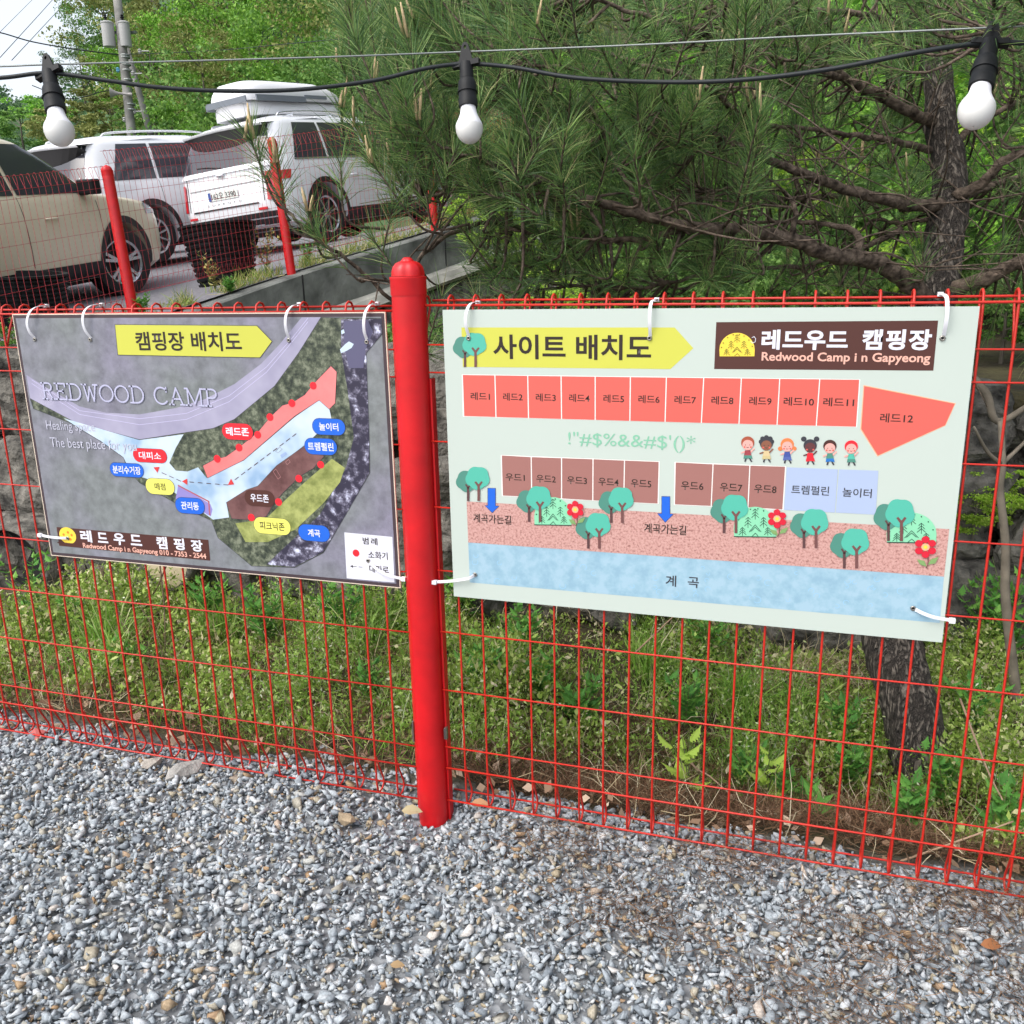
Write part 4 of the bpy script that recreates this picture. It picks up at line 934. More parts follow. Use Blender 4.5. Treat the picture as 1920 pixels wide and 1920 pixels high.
# ------------------------------------------------------------------ cars
def tab(T, z, k): return float(np.interp(z, [t[0] for t in T], [t[k] for t in T]))
SUV = [(.25, .30, 4.62, .85), (.33, .08, 4.76, .925), (.45, .02, 4.81, .945), (.62, .00, 4.82, .955), (.80, .03, 4.80, .955), (.92, .05, 4.74, .948), (1.00, .055, 4.55, .935), (1.05, .06, 4.20, .925), (1.09, .07, 3.84, .912),
       (1.13, .09, 3.62, .896), (1.30, .17, 3.32, .842), (1.48, .27, 3.00, .780), (1.60, .35, 2.76, .725), (1.66, .46, 2.55, .665), (1.70, .66, 2.30, .560), (1.715, 1.0, 2.0, .40)]
NX, NY = 15.0, 4.2
def sec(T, z, L_, H_):
    zz = z / H_; return tab(T, zz, 1) * L_, tab(T, zz, 2) * L_, tab(T, zz, 3)
def side_y(T, x, z, L_, H_):
    a, b, h = sec(T, z, L_, H_); s = abs(2 * (x - (a + b) / 2) / (b - a)); return h * max(0.0, 1 - min(s, 1) ** NX) ** (1 / NY)
def end_x(T, y, z, L_, H_, front):
    a, b, h = sec(T, z, L_, H_); s = abs(y) / h; d = (b - a) / 2 * max(0.0, 1 - min(s, 1) ** NY) ** (1 / NX); return (a + b) / 2 + (d if front else -d)
def suv(name, label, group, paint, glass, L_=1.0, H_=1.0, rims=5, tail=None, plate=None, dark_bumper=True, chrome_window=False, mirror=True, rear_detail=True):
    T = SUV; root = empty(name, (0, 0, 0)); tag(root, label, "car", group)
    zs = []
    for t0, t1 in zip(T[:-1], T[1:]):
        k = 3 if t1[0] - t0[0] > .1 else 2; zs += list(np.linspace(t0[0], t1[0], k, endpoint=False))
    zs.append(T[-1][0]); N = 112; V_ = []; F_ = []
    for z in zs:
        a, b, h = tab(T, z, 1) * L_, tab(T, z, 2) * L_, tab(T, z, 3); th = np.linspace(0, 1, 4000, endpoint=False) * 2 * np.pi; th = th - .25 * np.sin(4 * th) * .98
        c, s = np.cos(th), np.sin(th); X = (a + b) / 2 + (b - a) / 2 * np.sign(c) * np.abs(c) ** (2 / NX); Y = h * np.sign(s) * np.abs(s) ** (2 / NY)
        d = np.r_[0, np.cumsum(np.hypot(np.diff(np.r_[X, X[0]]), np.diff(np.r_[Y, Y[0]])))]; q = np.linspace(0, d[-1], N, endpoint=False)
        V_ += [(x, y, z * H_) for x, y in zip(np.interp(q, d, np.r_[X, X[0]]), np.interp(q, d, np.r_[Y, Y[0]]))]
    for i in range(len(zs) - 1):
        for k in range(N):
            k2 = (k + 1) % N; F_.append((i * N + k, i * N + k2, (i + 1) * N + k2, (i + 1) * N + k))
    F_.append(tuple(range(N - 1, -1, -1))); F_.append(tuple((len(zs) - 1) * N + k for k in range(N)))
    me = bpy.data.meshes.new("body"); me.from_pydata(V_, [], F_); me.update(); body = obj("body", me, paint, root)
    XR, XF = 1.0 * L_, 3.79 * L_
    cut = MB()
    for x in (XR, XF):
        for s in (-1, 1): cut.lathe([(.425, s * .66 - .32), (.425, s * .66 + .32)], 40, (x, 0, .37), 'Y')
    co = cut.build("cutter", paint); md = body.modifiers.new("b", 'BOOLEAN'); md.object = co; md.operation = 'DIFFERENCE'; md.solver = 'EXACT'
    bpy.context.view_layer.update(); dg = bpy.context.evaluated_depsgraph_get(); me2 = bpy.data.meshes.new_from_object(body.evaluated_get(dg)); body.modifiers.clear(); body.data = me2; bpy.data.objects.remove(co)
    me2.materials.clear(); me2.materials.append(paint)
    me2.polygons.foreach_set("use_smooth", [True] * len(me2.polygons)); me2.set_sharp_from_angle(angle=math.radians(32))
    def grid(name, fn, us, vs_, m, par=root, flip=False):
        mb = MB(); nu, nv = len(us), len(vs_)
        P_ = [fn(u, v) for v in vs_ for u in us]; f = []
        for j in range(nv - 1):
            for i in range(nu - 1): f.append((j * nu + i, j * nu + i + 1, (j + 1) * nu + i + 1, (j + 1) * nu + i))
        if flip: f = [q[::-1] for q in f]
        mb.add(P_, f); return mb.build(name, m, par, True)
    u10 = np.linspace(0, 1, 14); v8 = np.linspace(0, 1, 9)
    # side windows
    for s in (-1, 1):
        def sg(x0b, x1b, x0t, x1t, zb=1.12, zt=1.585):
            def fn(u, v):
                z = (zb + (zt - zb) * v); x = (x0b + (x0t - x0b) * v) * (1 - u) + (x1b + (x1t - x1b) * v) * u; x *= L_
                return (x, s * (side_y(T, x, z * H_, L_, H_) + .007), z * H_)
            return fn
        for nm_, a in (("quarter_window", (.52, 1.22, .80, 1.30)), ("rear_door_window", (1.27, 2.20, 1.35, 2.16)), ("front_door_window", (2.25, 3.36, 2.21, 2.78))):
            grid(nm_, sg(*a), u10, v8, glass, flip=s > 0)
        if chrome_window:
            def low(u, v): x = (.50 + 2.92 * u) * L_; z = 1.095 + .022 * v; return (x, s * (side_y(T, x, z * H_, L_, H_) + .010), z * H_)
            grid("window_trim", low, np.linspace(0, 1, 24), np.linspace(0, 1, 3), M['chrome'])
        def clad(u, v): x = (1.46 + 1.88 * u) * L_; z = .255 + .17 * v; return (x, s * (side_y(T, x, z * H_, L_, H_) + .010), z * H_)
        grid("sill_cladding", clad, np.linspace(0, 1, 20), np.linspace(0, 1, 5), M['trim'], flip=s > 0)
        for x in (XR, XF):   # arch lips
            mb = MB(); n_ = 26
            for k in range(n_):
                a = math.radians(-22 + 224 * k / (n_ - 1))
                for r_ in (.418, .492):
                    X_, Z_ = x + r_ * math.cos(a), max(.235, .37 + r_ * math.sin(a)); mb.v.append((X_, s * (side_y(T, X_, min(Z_, 1.0), L_, H_) + .009), Z_))
            for k in range(n_ - 1): mb.f.append((2 * k, 2 * k + 1, 2 * k + 3, 2 * k + 2) if s > 0 else (2 * k, 2 * k + 2, 2 * k + 3, 2 * k + 1))
            mb.build("arch_trim", M['trim'] if dark_bumper else M['trim'], root, True)
            w = empty("wheel", (x, s * .80, .37), parent=root)
            t = MB(); t.lathe([(.245, -.115), (.30, -.122), (.352, -.112), (.370, -.08), (.372, 0), (.370, .08), (.352, .112), (.30, .122), (.245, .115), (.235, .10), (.235, -.10)], 40, axis='Y', capb=False); t.build("tyre", M['tyre'], w, True, sharp=40)
            r_ = MB(); o_ = s * .098
            r_.lathe([(.222, o_), (.247, o_ + s * .012), (.250, o_ - s * .02), (.240, o_ - s * .06), (.225, o_ - s * .05)], 40, axis='Y', capb=False)
            for q in range(rims):
                for sp in ((-.16, .16) if rims == 5 else (0,)):
                    a = 2 * math.pi * q / rims + .3
                    c0 = Vector((.045 * math.cos(a), o_ - s * .012, .045 * math.sin(a))); c1 = Vector((.232 * math.cos(a + sp), o_, .232 * math.sin(a + sp)))
                    d_ = (c1 - c0); ln = d_.length; d_.normalize(); side = d_.cross(Vector((0, 1, 0))); rot = Matrix((d_, side, Vector((0, 1, 0)))).transposed()
                    r_.box((c0 + c1) / 2, (ln, .034 if rims == 5 else .026, .026), rot)
            r_.lathe([(.001, o_ + s * .006), (.040, o_ + s * .004), (.058, o_ - s * .02)], 18, axis='Y', capb=False)
            r_.build("rim", M['chrome'], w, True, sharp=30)
            b2 = MB(); b2.lathe([(.001, o_ - s * .07), (.20, o_ - s * .07), (.236, o_ - s * .045)], 24, axis='Y', capb=False); b2.build("brake_disc", M['trim'], w)
            hub = MB(); hub.lathe([(.30, 0), (.40, -s * .02), (.425, -s * .1), (.425, -s * .30)], 30, (x, s * .62 + s * .0, .37), 'Y', capb=False)
        if mirror:
            mi = MB(); z0 = 1.17 * H_; mi.box((3.22 * L_, s * 1.02, z0), (.14, .20, .15)); mi.box((3.24 * L_, s * .93, z0 - .06), (.08, .10, .04))
            o = mi.build("door_mirror", M['black'], root); bv = o.modifiers.new("r", 'BEVEL'); bv.width = .03; bv.segments = 3
    # windscreen, rear window
    def ws(u, v): y = (-.80 + .12 * v) * (1 - 2 * u); z = 1.13 + .50 * v; return (end_x(T, y, z * H_, L_, H_, True) + .006, y, z * H_)
    grid("windscreen", ws, u10, v8, glass)
    def rw(u, v): y = (-.78 + .12 * v) * (1 - 2 * u); z = 1.12 + .46 * v; return (end_x(T, y, z * H_, L_, H_, False) - .006, y, z * H_)
    grid("rear_window", rw, u10, v8, glass, flip=True)
    mb = MB(); ys = np.linspace(-.70, .70, 13)       # spoiler; dark underside drawn down the glass stands in for its reflection
    top = [(end_x(T, y, 1.64 * H_, L_, H_, False) + .25, y, 1.672 * H_) for y in ys]; tip = [(.14 + .09 * (abs(y) / .7) ** 3, y, (1.60 - .02 * abs(y)) * H_) for y in ys]
    und = [(.17 + .09 * (abs(y) / .7) ** 3, y, (1.572 - .02 * abs(y)) * H_) for y in ys]; bk = [(end_x(T, y, (1.36 + .14 * (abs(y) / .7) ** 3) * H_, L_, H_, False) - .010, y, (1.36 + .14 * (abs(y) / .7) ** 3) * H_) for y in ys]; n_ = len(ys)
    mb.add(top + tip + und, [(i, i + n_, i + n_ + 1, i + 1) for i in range(n_ - 1)] + [(i + n_, i + 2 * n_, i + 2 * n_ + 1, i + n_ + 1) for i in range(n_ - 1)]); mb.build("spoiler", paint, root, True)
    mb = MB(); mb.add(und + bk, [(i, i + n_, i + n_ + 1, i + 1) for i in range(n_ - 1)]); mb.build("spoiler_underside_reflection", M['trim'], root)
    def band(z0, z1, yw, off, m, nm_, nz=4):
        def fn(u, v): y = yw * (1 - 2 * u); z = z0 + (z1 - z0) * v; return (end_x(T, y, z * H_, L_, H_, False) - off, y, z * H_)
        return grid(nm_, fn, np.linspace(0, 1, 24), np.linspace(0, 1, nz), m, flip=True)
    if rear_detail:
        if dark_bumper:
            band(.262, .50, .93, .012, M['trim'], "rear_bumper_cladding"); band(.415, .432, .90, .022, M['chrome'], "bumper_trim", 2); band(.335, .350, .55, .022, M['chrome'], "bumper_trim", 2)
        band(.612, .632, .58, .009, M['trim'], "tailgate_groove", 2); band(1.055, 1.10, .84, .022, paint, "tailgate_ledge", 3)
        band(.885, .898, .62, .008, mat("shadow_gap", (.25, .25, .25), .5), "plate_recess", 2)
    if tail == 'vertical':
        for s in (-1, 1):
            mb = MB(); mb.tube([(end_x(T, s * .66, z, L_, H_, False) - .004, s * (.66 + .0 * z), z) for z in np.linspace(.64, 1.08, 6)], .005, 4); mb.build("tailgate_gap", M['trim'], root)
            mb = MB(); mb.box((end_x(T, s * .62, .50, L_, H_, False) - .015, s * .62, .545), (.02, .14, .03)); mb.build("reflector", M['taillight'], root)
        mb = MB(); mb.tube([(end_x(T, y, 1.04, L_, H_, False) - .02, y, 1.035) for y in (-.06, .06)], .018, 8); mb.build("emblem", M['chrome'], root)
        mb = MB(); mb.tube([(end_x(T, 0, 1.14, L_, H_, False) - .02, 0, 1.13), (end_x(T, .2, 1.17, L_, H_, False) - .02, .22, 1.165), (end_x(T, .4, 1.2, L_, H_, False) - .02, .44, 1.18)], .008, 5); mb.build("rear_wiper", M['trim'], root)
    for s in (-1, 1):
        if tail == 'vertical':
            def tl(u, v): z = .64 + .35 * v; y = s * (.71 + .14 * u); return (end_x(T, y, z * H_, L_, H_, False) - .014, y, z * H_)
            grid("tail_light", tl, np.linspace(0, 1, 8), np.linspace(0, 1, 6), M['taillight'], flip=s < 0)
            def tl2(u, v): z = .87 + .11 * v; x = .17 + (.16 + .05 * v) * u; return (x, s * (side_y(T, x, z * H_, L_, H_) + .008), z * H_)
            grid("side_tail_light", tl2, np.linspace(0, 1, 8), np.linspace(0, 1, 4), M['taillight'], flip=s > 0)
        else:
            def tl(u, v): z = .84 + .12 * v; y = s * (.66 + .24 * u); return (end_x(T, y, z * H_, L_, H_, False) - .010, y, z * H_)
            grid("tail_light", tl, np.linspace(0, 1, 8), np.linspace(0, 1, 4), M['taillight'], flip=s < 0)
        def hl(u, v): z = .86 + .12 * v; x = (4.30 + .36 * u) * L_; return (x, s * (side_y(T, x, z * H_, L_, H_) + .008), z * H_)
        grid("headlight", hl, np.linspace(0, 1, 8), np.linspace(0, 1, 4), M['glass_light'], flip=s > 0)
        for zz, x0, x1 in ((.86, 1.62, 1.80), (.89, 2.52, 2.70)):
            mb = MB(); xm = (x0 + x1) / 2 * L_; mb.tube([(xm - .09, s * (side_y(T, xm, zz, L_, H_) + .004), zz), (xm - .07, s * (side_y(T, xm, zz, L_, H_) + .03), zz), (xm + .07, s * (side_y(T, xm, zz, L_, H_) + .03), zz), (xm + .09, s * (side_y(T, xm, zz, L_, H_) + .004), zz)], .011, 6); mb.build("door_handle", paint, root, True)
        for xx in (1.245, 2.225, 3.42):
            mb = MB(); mb.tube([(xx * L_ + .0, s * (side_y(T, xx * L_, z, L_, H_) + .0015), z) for z in np.linspace(.45, 1.10, 9) * H_], .0035, 4); mb.build("door_gap", M['trim'], root)
        mb = MB(); mb.tube(bez([(.72 * L_, s * .585, 1.690 * H_), (.85 * L_, s * .60, 1.735 * H_), (1.6 * L_, s * .60, 1.755 * H_), (2.4 * L_, s * .59, 1.735 * H_), (2.62 * L_, s * .57, 1.672 * H_)], 5), .014, 6); mb.build("roof_rail", M['chrome'] if chrome_window else paint, root, True)
    if plate:
        xx = end_x(T, 0, .78, L_, H_, False) - .016; mb = MB(); mb.box((xx, 0, .79), (.008, .52, .112)); pl = mb.build("number_plate", M['plate'], root)
        mb = MB(); mb.box((xx - .005, .235, .79), (.003, .045, .108)); mb.build("plate_band", M['plate_blue'], pl)
        cu = bpy.data.curves.new("t", 'FONT'); cu.body = plate; cu.offset = .012; o = bpy.data.objects.new("t", cu); scene.collection.objects.link(o); bpy.context.view_layer.update()
        mt = bpy.data.meshes.new_from_object(o.evaluated_get(bpy.context.evaluated_depsgraph_get())); bpy.data.objects.remove(o)
        co = np.zeros(len(mt.vertices) * 3); mt.vertices.foreach_get("co", co); co = co.reshape(-1, 3); mn, mx_ = co.min(0), co.max(0)
        u = (co[:, 0] - mn[0]) / (mx_[0] - mn[0]); v = (co[:, 1] - mn[1]) / (mx_[1] - mn[1]); new = np.c_[np.full(len(u), xx - .0055), .20 - .43 * u, .75 + .078 * v]; mt.vertices.foreach_set("co", new.ravel()); mt.materials.clear(); obj("plate_lettering", mt, M['ink'], pl)
        cu = bpy.data.curves.new("t", 'FONT'); cu.body = "SORENTO"; cu.space_character = 2.2; o = bpy.data.objects.new("t", cu); scene.collection.objects.link(o); bpy.context.view_layer.update()
        mt = bpy.data.meshes.new_from_object(o.evaluated_get(bpy.context.evaluated_depsgraph_get())); bpy.data.objects.remove(o)
        co = np.zeros(len(mt.vertices) * 3); mt.vertices.foreach_get("co", co); co = co.reshape(-1, 3); mn, mx_ = co.min(0), co.max(0)
        u = (co[:, 0] - mn[0]) / (mx_[0] - mn[0]); v = (co[:, 1] - mn[1]) / (mx_[1] - mn[1]); new = np.c_[np.full(len(u), xx - .004 + .0), .30 - .60 * u, .668 + .028 * v]; mt.vertices.foreach_set("co", new.ravel()); mt.materials.clear(); obj("tailgate_lettering", mt, M['trim'], root)
    und_ = MB(); und_.box((2.4 * L_, 0, .34), (3.9 * L_, 1.30, .30)); und_.build("underbody", M['trim'], root)
    return root
def place_car(root, contact, heading, which='rear', L_=1.0, side=-.92):
    h = math.radians(heading); fx = np.array([math.cos(h), math.sin(h)]); lx = np.array([-math.sin(h), math.cos(h)])
    c = np.array(contact); x0 = (1.0 if which == 'rear' else 3.79) * L_
    def g(u, v): p = c[:2] + fx * u + lx * v; return np.array([p[0], p[1], float(lot_z(p[0], p[1]))])
    dz = c[2] - float(lot_z(c[0], c[1]))
    a, b2, e_ = g(0, 0), g(2.79 * (1 if which == 'rear' else -1), 0), g(0, 1.8)
    X_ = Vector((b2 - a).tolist()) * (1 if which == 'rear' else -1); X_.normalize(); Y_ = Vector((e_ - a).tolist()).normalized(); Z_ = X_.cross(Y_).normalized(); Y_ = Z_.cross(X_)
    Rm = Matrix((X_, Y_, Z_)).transposed(); o = Vector((a[0], a[1], a[2] + dz)) - Rm @ Vector((x0, side, 0))
    root.rotation_euler = Rm.to_euler(); root.location = o; return Rm, o
G_ = "cars parked nose-in behind the rear fence"
s1 = suv("parked_car", "white SUV with a white and grey roof box, seen from its rear right corner", G_, M['white_paint'], M['glass'], 1.0, 1.0, 7, 'vertical', "162오 3390", True, True)
Rm1, o1_ = place_car(s1, (-6.385, 11.855, 1.90), 81.5)
s2 = suv("parked_car", "white SUV without a roof box, between the beige car and the roof box car", G_, M['white_paint'], M['glass'], 1.02, 1.0, 9, 'h', None, False, False)
place_car(s2, (-8.75, 11.15, 1.66), 79.0, L_=1.02)
s3 = suv("parked_car", "beige SUV at the far left, only its front half in view", G_, M['beige_paint'], M['glass'], 0.97, 1.0, 5, 'h', None, False, False)
place_car(s3, PD(250, 553, 10.3), 96.0, 'front', .97)
for w_ in [o for o in bpy.data.objects if o.parent == s3 and o.name.startswith('wheel') and o.location.x > 2]: w_.rotation_euler = (0, 0, math.radians(-20))
s4 = suv("parked_car", "white car at the left edge, just its rear window showing behind the others", G_, M['white_paint'], M['glass_light'], 1.0, .98, 9, 'h', None, False, False)
place_car(s4, (-12.1, 12.1, 1.55), 79.0)
# roof box on the near white car
rb = empty("roof_box", (0, 0, 0)); tag(rb, "long white roof box with dark grey side panels on the white SUV", "roof box")
rb.rotation_euler = Rm1.to_euler(); rb.location = o1_ + Rm1 @ Vector((1.62, .10, 1.755))
def rbox(nm_, x0, x1, hw, z0, z1, m, inset=0.0, taper=.25):
    mb = MB(); N_ = 40; rings = []; zz = np.linspace(0, 1, 9)
    for t in zz:
        a = x0 + taper * .25 * t ** 2; b2 = x1 - taper * t ** 2; h_ = hw * (1 - .30 * t ** 3); 
        for k in range(N_):
            th = 2 * math.pi * k / N_; c_, s_ = math.cos(th), math.sin(th); rings.append(((a + b2) / 2 + (b2 - a) / 2 * math.copysign(abs(c_) ** .42, c_), h_ * math.copysign(abs(s_) ** .42, s_), z0 + (z1 - z0) * t))
    f = [(i * N_ + k, i * N_ + (k + 1) % N_, (i + 1) * N_ + (k + 1) % N_, (i + 1) * N_ + k) for i in range(8) for k in range(N_)] + [tuple(range(N_ - 1, -1, -1)), tuple(8 * N_ + k for k in range(N_))]
    mb.add(rings, f); return mb.build(nm_, m, rb, True, sharp=45)
rbox("lower_shell", -1.00, 1.15, .44, .0, .19, M['box_white'], taper=-.12); rbox("lid", -1.03, 1.18, .45, .19, .44, M['box_white'], taper=.45)
for s_ in (-1, 1):
    mb = MB(); mb.box((-.42, s_ * .452, .20), (1.05, .02, .075)); mb.box((.35, s_ * .455, .235), (.5, .02, .045)); o = mb.build("grey_side_panel", M['box_grey'], rb)
mb = MB(); mb.box((-1.035, 0, .20), (.02, .70, .075)); mb.build("grey_end_panel", M['box_grey'], rb)
for x in (-.45, .45): mb = MB(); mb.tube([(x, -.62, -.035), (x, .56, -.035)], .016, 6); mb.build("crossbar", M['chrome'], rb, True)

# ------------------------------------------------------------------ black ribbed tubs beside the fence
def tub(loc, r0, r1, h, label, n=56, tilt=(0, 0)):
    root = empty("ribbed_tub", loc); tag(root, label, "tub", "black ribbed tubs inside the rear fence")
    m_ = MB(); prof = [(r0, 0)]
    k = 11
    for i in range(k):
        z0, z1 = h * i / k, h * (i + 1) / k; ra = r0 + (r1 - r0) * i / k; rb_ = r0 + (r1 - r0) * (i + 1) / k
        prof += [(ra + .018, z0 + (z1 - z0) * .15), (rb_ + .018, z0 + (z1 - z0) * .6), (rb_, z0 + (z1 - z0) * .75), (rb_, z1)]
    prof += [(r1 + .03, h), (r1 + .03, h + .02), (r1 - .02, h + .02), (r1 - .03, h - .06)]
    m_.lathe(prof, n, capb=False, rf=lambda a, r, z: 1 + .012 * math.cos(24 * a)); m_.build("tub_wall", M['black'], root)
    m_ = MB(); m_.lathe([(.001, h - .06), (r1 - .03, h - .06)], n, capb=False); m_.build("soil", mat("tub_soil", (.03, .02, .015), .95), root)
    root.rotation_euler = (tilt[0], tilt[1], 0); return root
tub(PD(428, 536, 9.6), .27, .37, .60, "black ribbed tub standing between the two nearer posts of the rear fence", tilt=(0, -.10))
tub(PD(40, 606, 8.3), .38, .42, .42, "wide black ribbed tub at the left edge under the beige car", tilt=(.05, .05))

# ------------------------------------------------------------------ utility pole group
DP = 31.0
pb = PD(252, 300, DP); pt = PD(216, -40, DP)
up_ = empty("utility_pole", (pb[0], pb[1], 2.2)); tag(up_, "tall grey concrete utility pole carrying two transformers", "utility pole")
d_ = (pt - pb) / np.linalg.norm(pt - pb); base = pb + d_ * ((2.2 - pb[2]) / d_[2]); up_.location = Vector(base.tolist())
m_ = MB(); m_.tube([(0, 0, 0), tuple(d_ * 8), tuple(d_ * 15)], [.17, .145, .12], 16); m_.build("shaft", M['pole'], up_, True)
for k, (x, y) in enumerate(((0, 0),)):
    pass
def on_pole(px, py): 
    q = PD(px, py, DP); return q - base
for (px, hw) in ((209, .205), (240, .185)):
    a = on_pole(px, 66); a[1] += -.15; m_ = MB(); m_.lathe([(hw, -.39), (hw * 1.02, -.37), (hw * 1.0, .31), (hw * 1.08, .33), (hw * 1.08, .36), (hw * .7, .40)], 20, tuple(a)); t_ = m_.build("transformer", M['trafo'], up_, True, sharp=35)
    m_ = MB(); m_.tube([tuple(a + [0, -.05, .39]), tuple(a + [0, -.05, .60])], [.04, .03], 8); m_.lathe([(.05, .48), (.07, .51), (.03, .54), (.06, .57), (.02, .60)], 10, tuple(a + [0, -.05, 0])); m_.build("bushing", M['black'], t_)
    m_ = MB(); m_.box(tuple(a + [.0, .28, .1]), (.5, .12, .08)); m_.build("bracket", M['steel'], t_)
for py in (104, 108, 122, 132, 150, 196, 206):
    a = on_pole(246 - (200 - py) * .115 * 1.0 - 1, py); m_ = MB(); m_.lathe([(.16, -.03), (.175, 0), (.16, .03)], 14, tuple(a), capb=False); m_.build("strap_band", M['steel'], up_)
for px, py in ((221, 131), (249, 138), (252, 209), (233, 224), (262, 96)):
    a = on_pole(px, py); m_ = MB(); m_.tube([tuple(a), tuple(a + [.3, .1, 0])], .02, 5); m_.lathe([(.03, -.08), (.07, -.03), (.04, 0), (.07, .04), (.02, .08)], 10, tuple(a)); m_.build("insulator", mat("insulator_blue", (.12, .35, .50), .3) if px == 221 else M['trafo'], up_)
hp_ = PD(206, 174, 30.6); hs = empty("horn_speaker", hp_); tag(hs, "grey horn loudspeaker mounted on the utility pole", "loudspeaker")
ax = (PD(246, 177, 30.8) - hp_); ax /= np.linalg.norm(ax); m_ = MB(); prof = [(.17, 0), (.165, .02), (.12, .09), (.07, .19), (.045, .28), (.035, .58), (.055, .60), (.055, .70)]
m_.lathe(prof, 20, axis='Z', capb=False); o = m_.build("horn", mat("horn_grey", (.30, .28, .27), .5), hs, True); o.rotation_mode = 'QUATERNION'; o.rotation_quaternion = Vector(ax.tolist()).to_track_quat('Z', 'Y')
s0 = PD(236, 84, 31.8); s1_ = PD(278, 236, 31.8); dd = (s1_ - s0); s1_ = s0 + dd * 1.25
m_ = MB(); m_.tube([s0, s1_], [.09, .12], 10); o = m_.build("brace_pole", M['pole'], None, True); tag(o, "slimmer leaning grey pole propping the utility pole", "pole")
for i, (pts, r_, lb) in enumerate([
    ([(0, 108, 45), (98, 0, 60), (130, -40, 66)], .018, "upper power line slanting across the pale sky corner"),
    ([(22, 113, 45), (104, 25, 60), (150, -25, 66)], .018, "lower power line slanting across the pale sky corner"),
    ([(0, 60, 45), (60, 0, 60), (90, -30, 66)], .012, "faint topmost power line in the sky corner"),
    ([(-60, 52, 29), (0, 61, 29.5), (60, 78, 30), (140, 92, 30.5), (226, 103, 31)], .022, "dark cable sagging from the left edge to the utility pole"),
    ([(240, 102, 31), (400, 95, 29), (520, 84, 26), (700, 66, 22), (900, 30, 18)], .011, "thin cable running right from the utility pole before the trees"),
    ([(60, 160, 29), (130, 185, 29.5), (190, 172, 30), (206, 170, 30.6)], .015, "drooping wire leading to the horn loudspeaker")]):
    m_ = MB(); m_.tube(bez([PD(*p) for p in pts], 6), r_, 5); o = m_.build("power_line", M['cable'], None, True); tag(o, lb, "power line")

# ------------------------------------------------------------------ leaf and needle tools
def quads_from(pos, U, Vv, w, h):
    """leaf-shaped quads: pos (n,3), U axis (length), Vv axis (width)"""
    a = pos; b_ = pos + U * (h * .45)[:, None] + Vv * (w * .5)[:, None]; c = pos + U * h[:, None]; d = pos + U * (h * .45)[:, None] - Vv * (w * .5)[:, None]
    nn = np.cross(U, Vv); c = c - nn * (h * .12)[:, None]
    V_ = np.stack([a, b_, c, d], 1).reshape(-1, 3); n_ = len(pos); F_ = (np.arange(n_) * 4)[:, None] + np.array([0, 1, 2, 3]); return V_, F_
def rand_dirs(n, r_=rng, up=0.0):
    d = r_.normal(size=(n, 3)); d[:, 2] += up; return d / np.linalg.norm(d, axis=1)[:, None]
def perp(U, r_=rng):
    q = r_.normal(size=U.shape); q -= (q * U).sum(1)[:, None] * U; return q / np.linalg.norm(q, axis=1)[:, None]
def strips(P0_, P1_, P2_, w, wd):
    """blades: base P0, middle P1, tip P2 -> quad + triangle as two polygons of 4 (tip doubled avoided by tris)"""
    n_ = len(P0_); hw = wd * (w / 2)[:, None]
    V_ = np.stack([P0_ - hw, P0_ + hw, P1_ + hw * .9, P1_ - hw * .9, P2_], 1).reshape(-1, 3); b_ = (np.arange(n_) * 5)[:, None, None]
    return V_, (b_ + np.array([[0, 1, 2], [0, 2, 3], [3, 2, 4]])).reshape(-1, 3)

# ------------------------------------------------------------------ pine
BARK = mat("pine_bark", (.115, .088, .068), .97, var=.75, vscale=38, bump=1.0, bscale=85, detail=9, spec=.15)
def bark_deep():
    m, n, l, b = new_mat("plated_pine_bark"); tc = n.new("ShaderNodeTexCoord"); mp = n.new("ShaderNodeMapping"); mp.inputs["Scale"].default_value = (1, 1, .22)
    l.new(tc.outputs["Object"], mp.inputs[0]); v = n.new("ShaderNodeTexVoronoi"); v.feature = 'DISTANCE_TO_EDGE'; v.inputs["Scale"].default_value = 44
    t = n.new("ShaderNodeTexNoise"); t.inputs["Scale"].default_value = 14; t.inputs["Detail"].default_value = 8; l.new(mp.outputs[0], t.inputs[0])
    ad = n.new("ShaderNodeMix"); ad.data_type = 'VECTOR'; ad.inputs[0].default_value = .20; l.new(mp.outputs[0], ad.inputs[4]); l.new(t.outputs[1], ad.inputs[5]); l.new(ad.outputs[1], v.inputs["Vector"])
    r = n.new("ShaderNodeValToRGB"); e = r.color_ramp.elements; e[0].position = 0; e[0].color = (.050, .040, .033, 1); e[1].position = .40; e[1].color = (.165, .14, .115, 1)
    l.new(v.outputs[0], r.inputs[0]); t2 = n.new("ShaderNodeTexNoise"); t2.inputs["Scale"].default_value = 60; t2.inputs["Detail"].default_value = 6; l.new(tc.outputs["Object"], t2.inputs[0])
    mr = n.new("ShaderNodeMapRange"); mr.inputs[1].default_value = .3; mr.inputs[2].default_value = .7; mr.inputs[3].default_value = .55; mr.inputs[4].default_value = 1.5; l.new(t2.outputs[0], mr.inputs[0])
    sc = n.new("ShaderNodeVectorMath"); sc.operation = 'SCALE'; l.new(r.outputs[0], sc.inputs[0]); l.new(mr.outputs[0], sc.inputs["Scale"]); l.new(sc.outputs[0], b.inputs["Base Color"]); b.inputs["Roughness"].default_value = .95
    mr2 = n.new("ShaderNodeMapRange"); mr2.inputs[2].default_value = .2; l.new(v.outputs[0], mr2.inputs[0]); bp = n.new("ShaderNodeBump"); bp.inputs["Distance"].default_value = .012; l.new(mr2.outputs[0], bp.inputs["Height"])
    bp2 = n.new("ShaderNodeBump"); bp2.inputs["Distance"].default_value = .004; l.new(t2.outputs[0], bp2.inputs["Height"]); l.new(bp.outputs[0], bp2.inputs["Normal"]); l.new(bp2.outputs[0], b.inputs["Normal"]); return m
BARK2 = bark_deep()
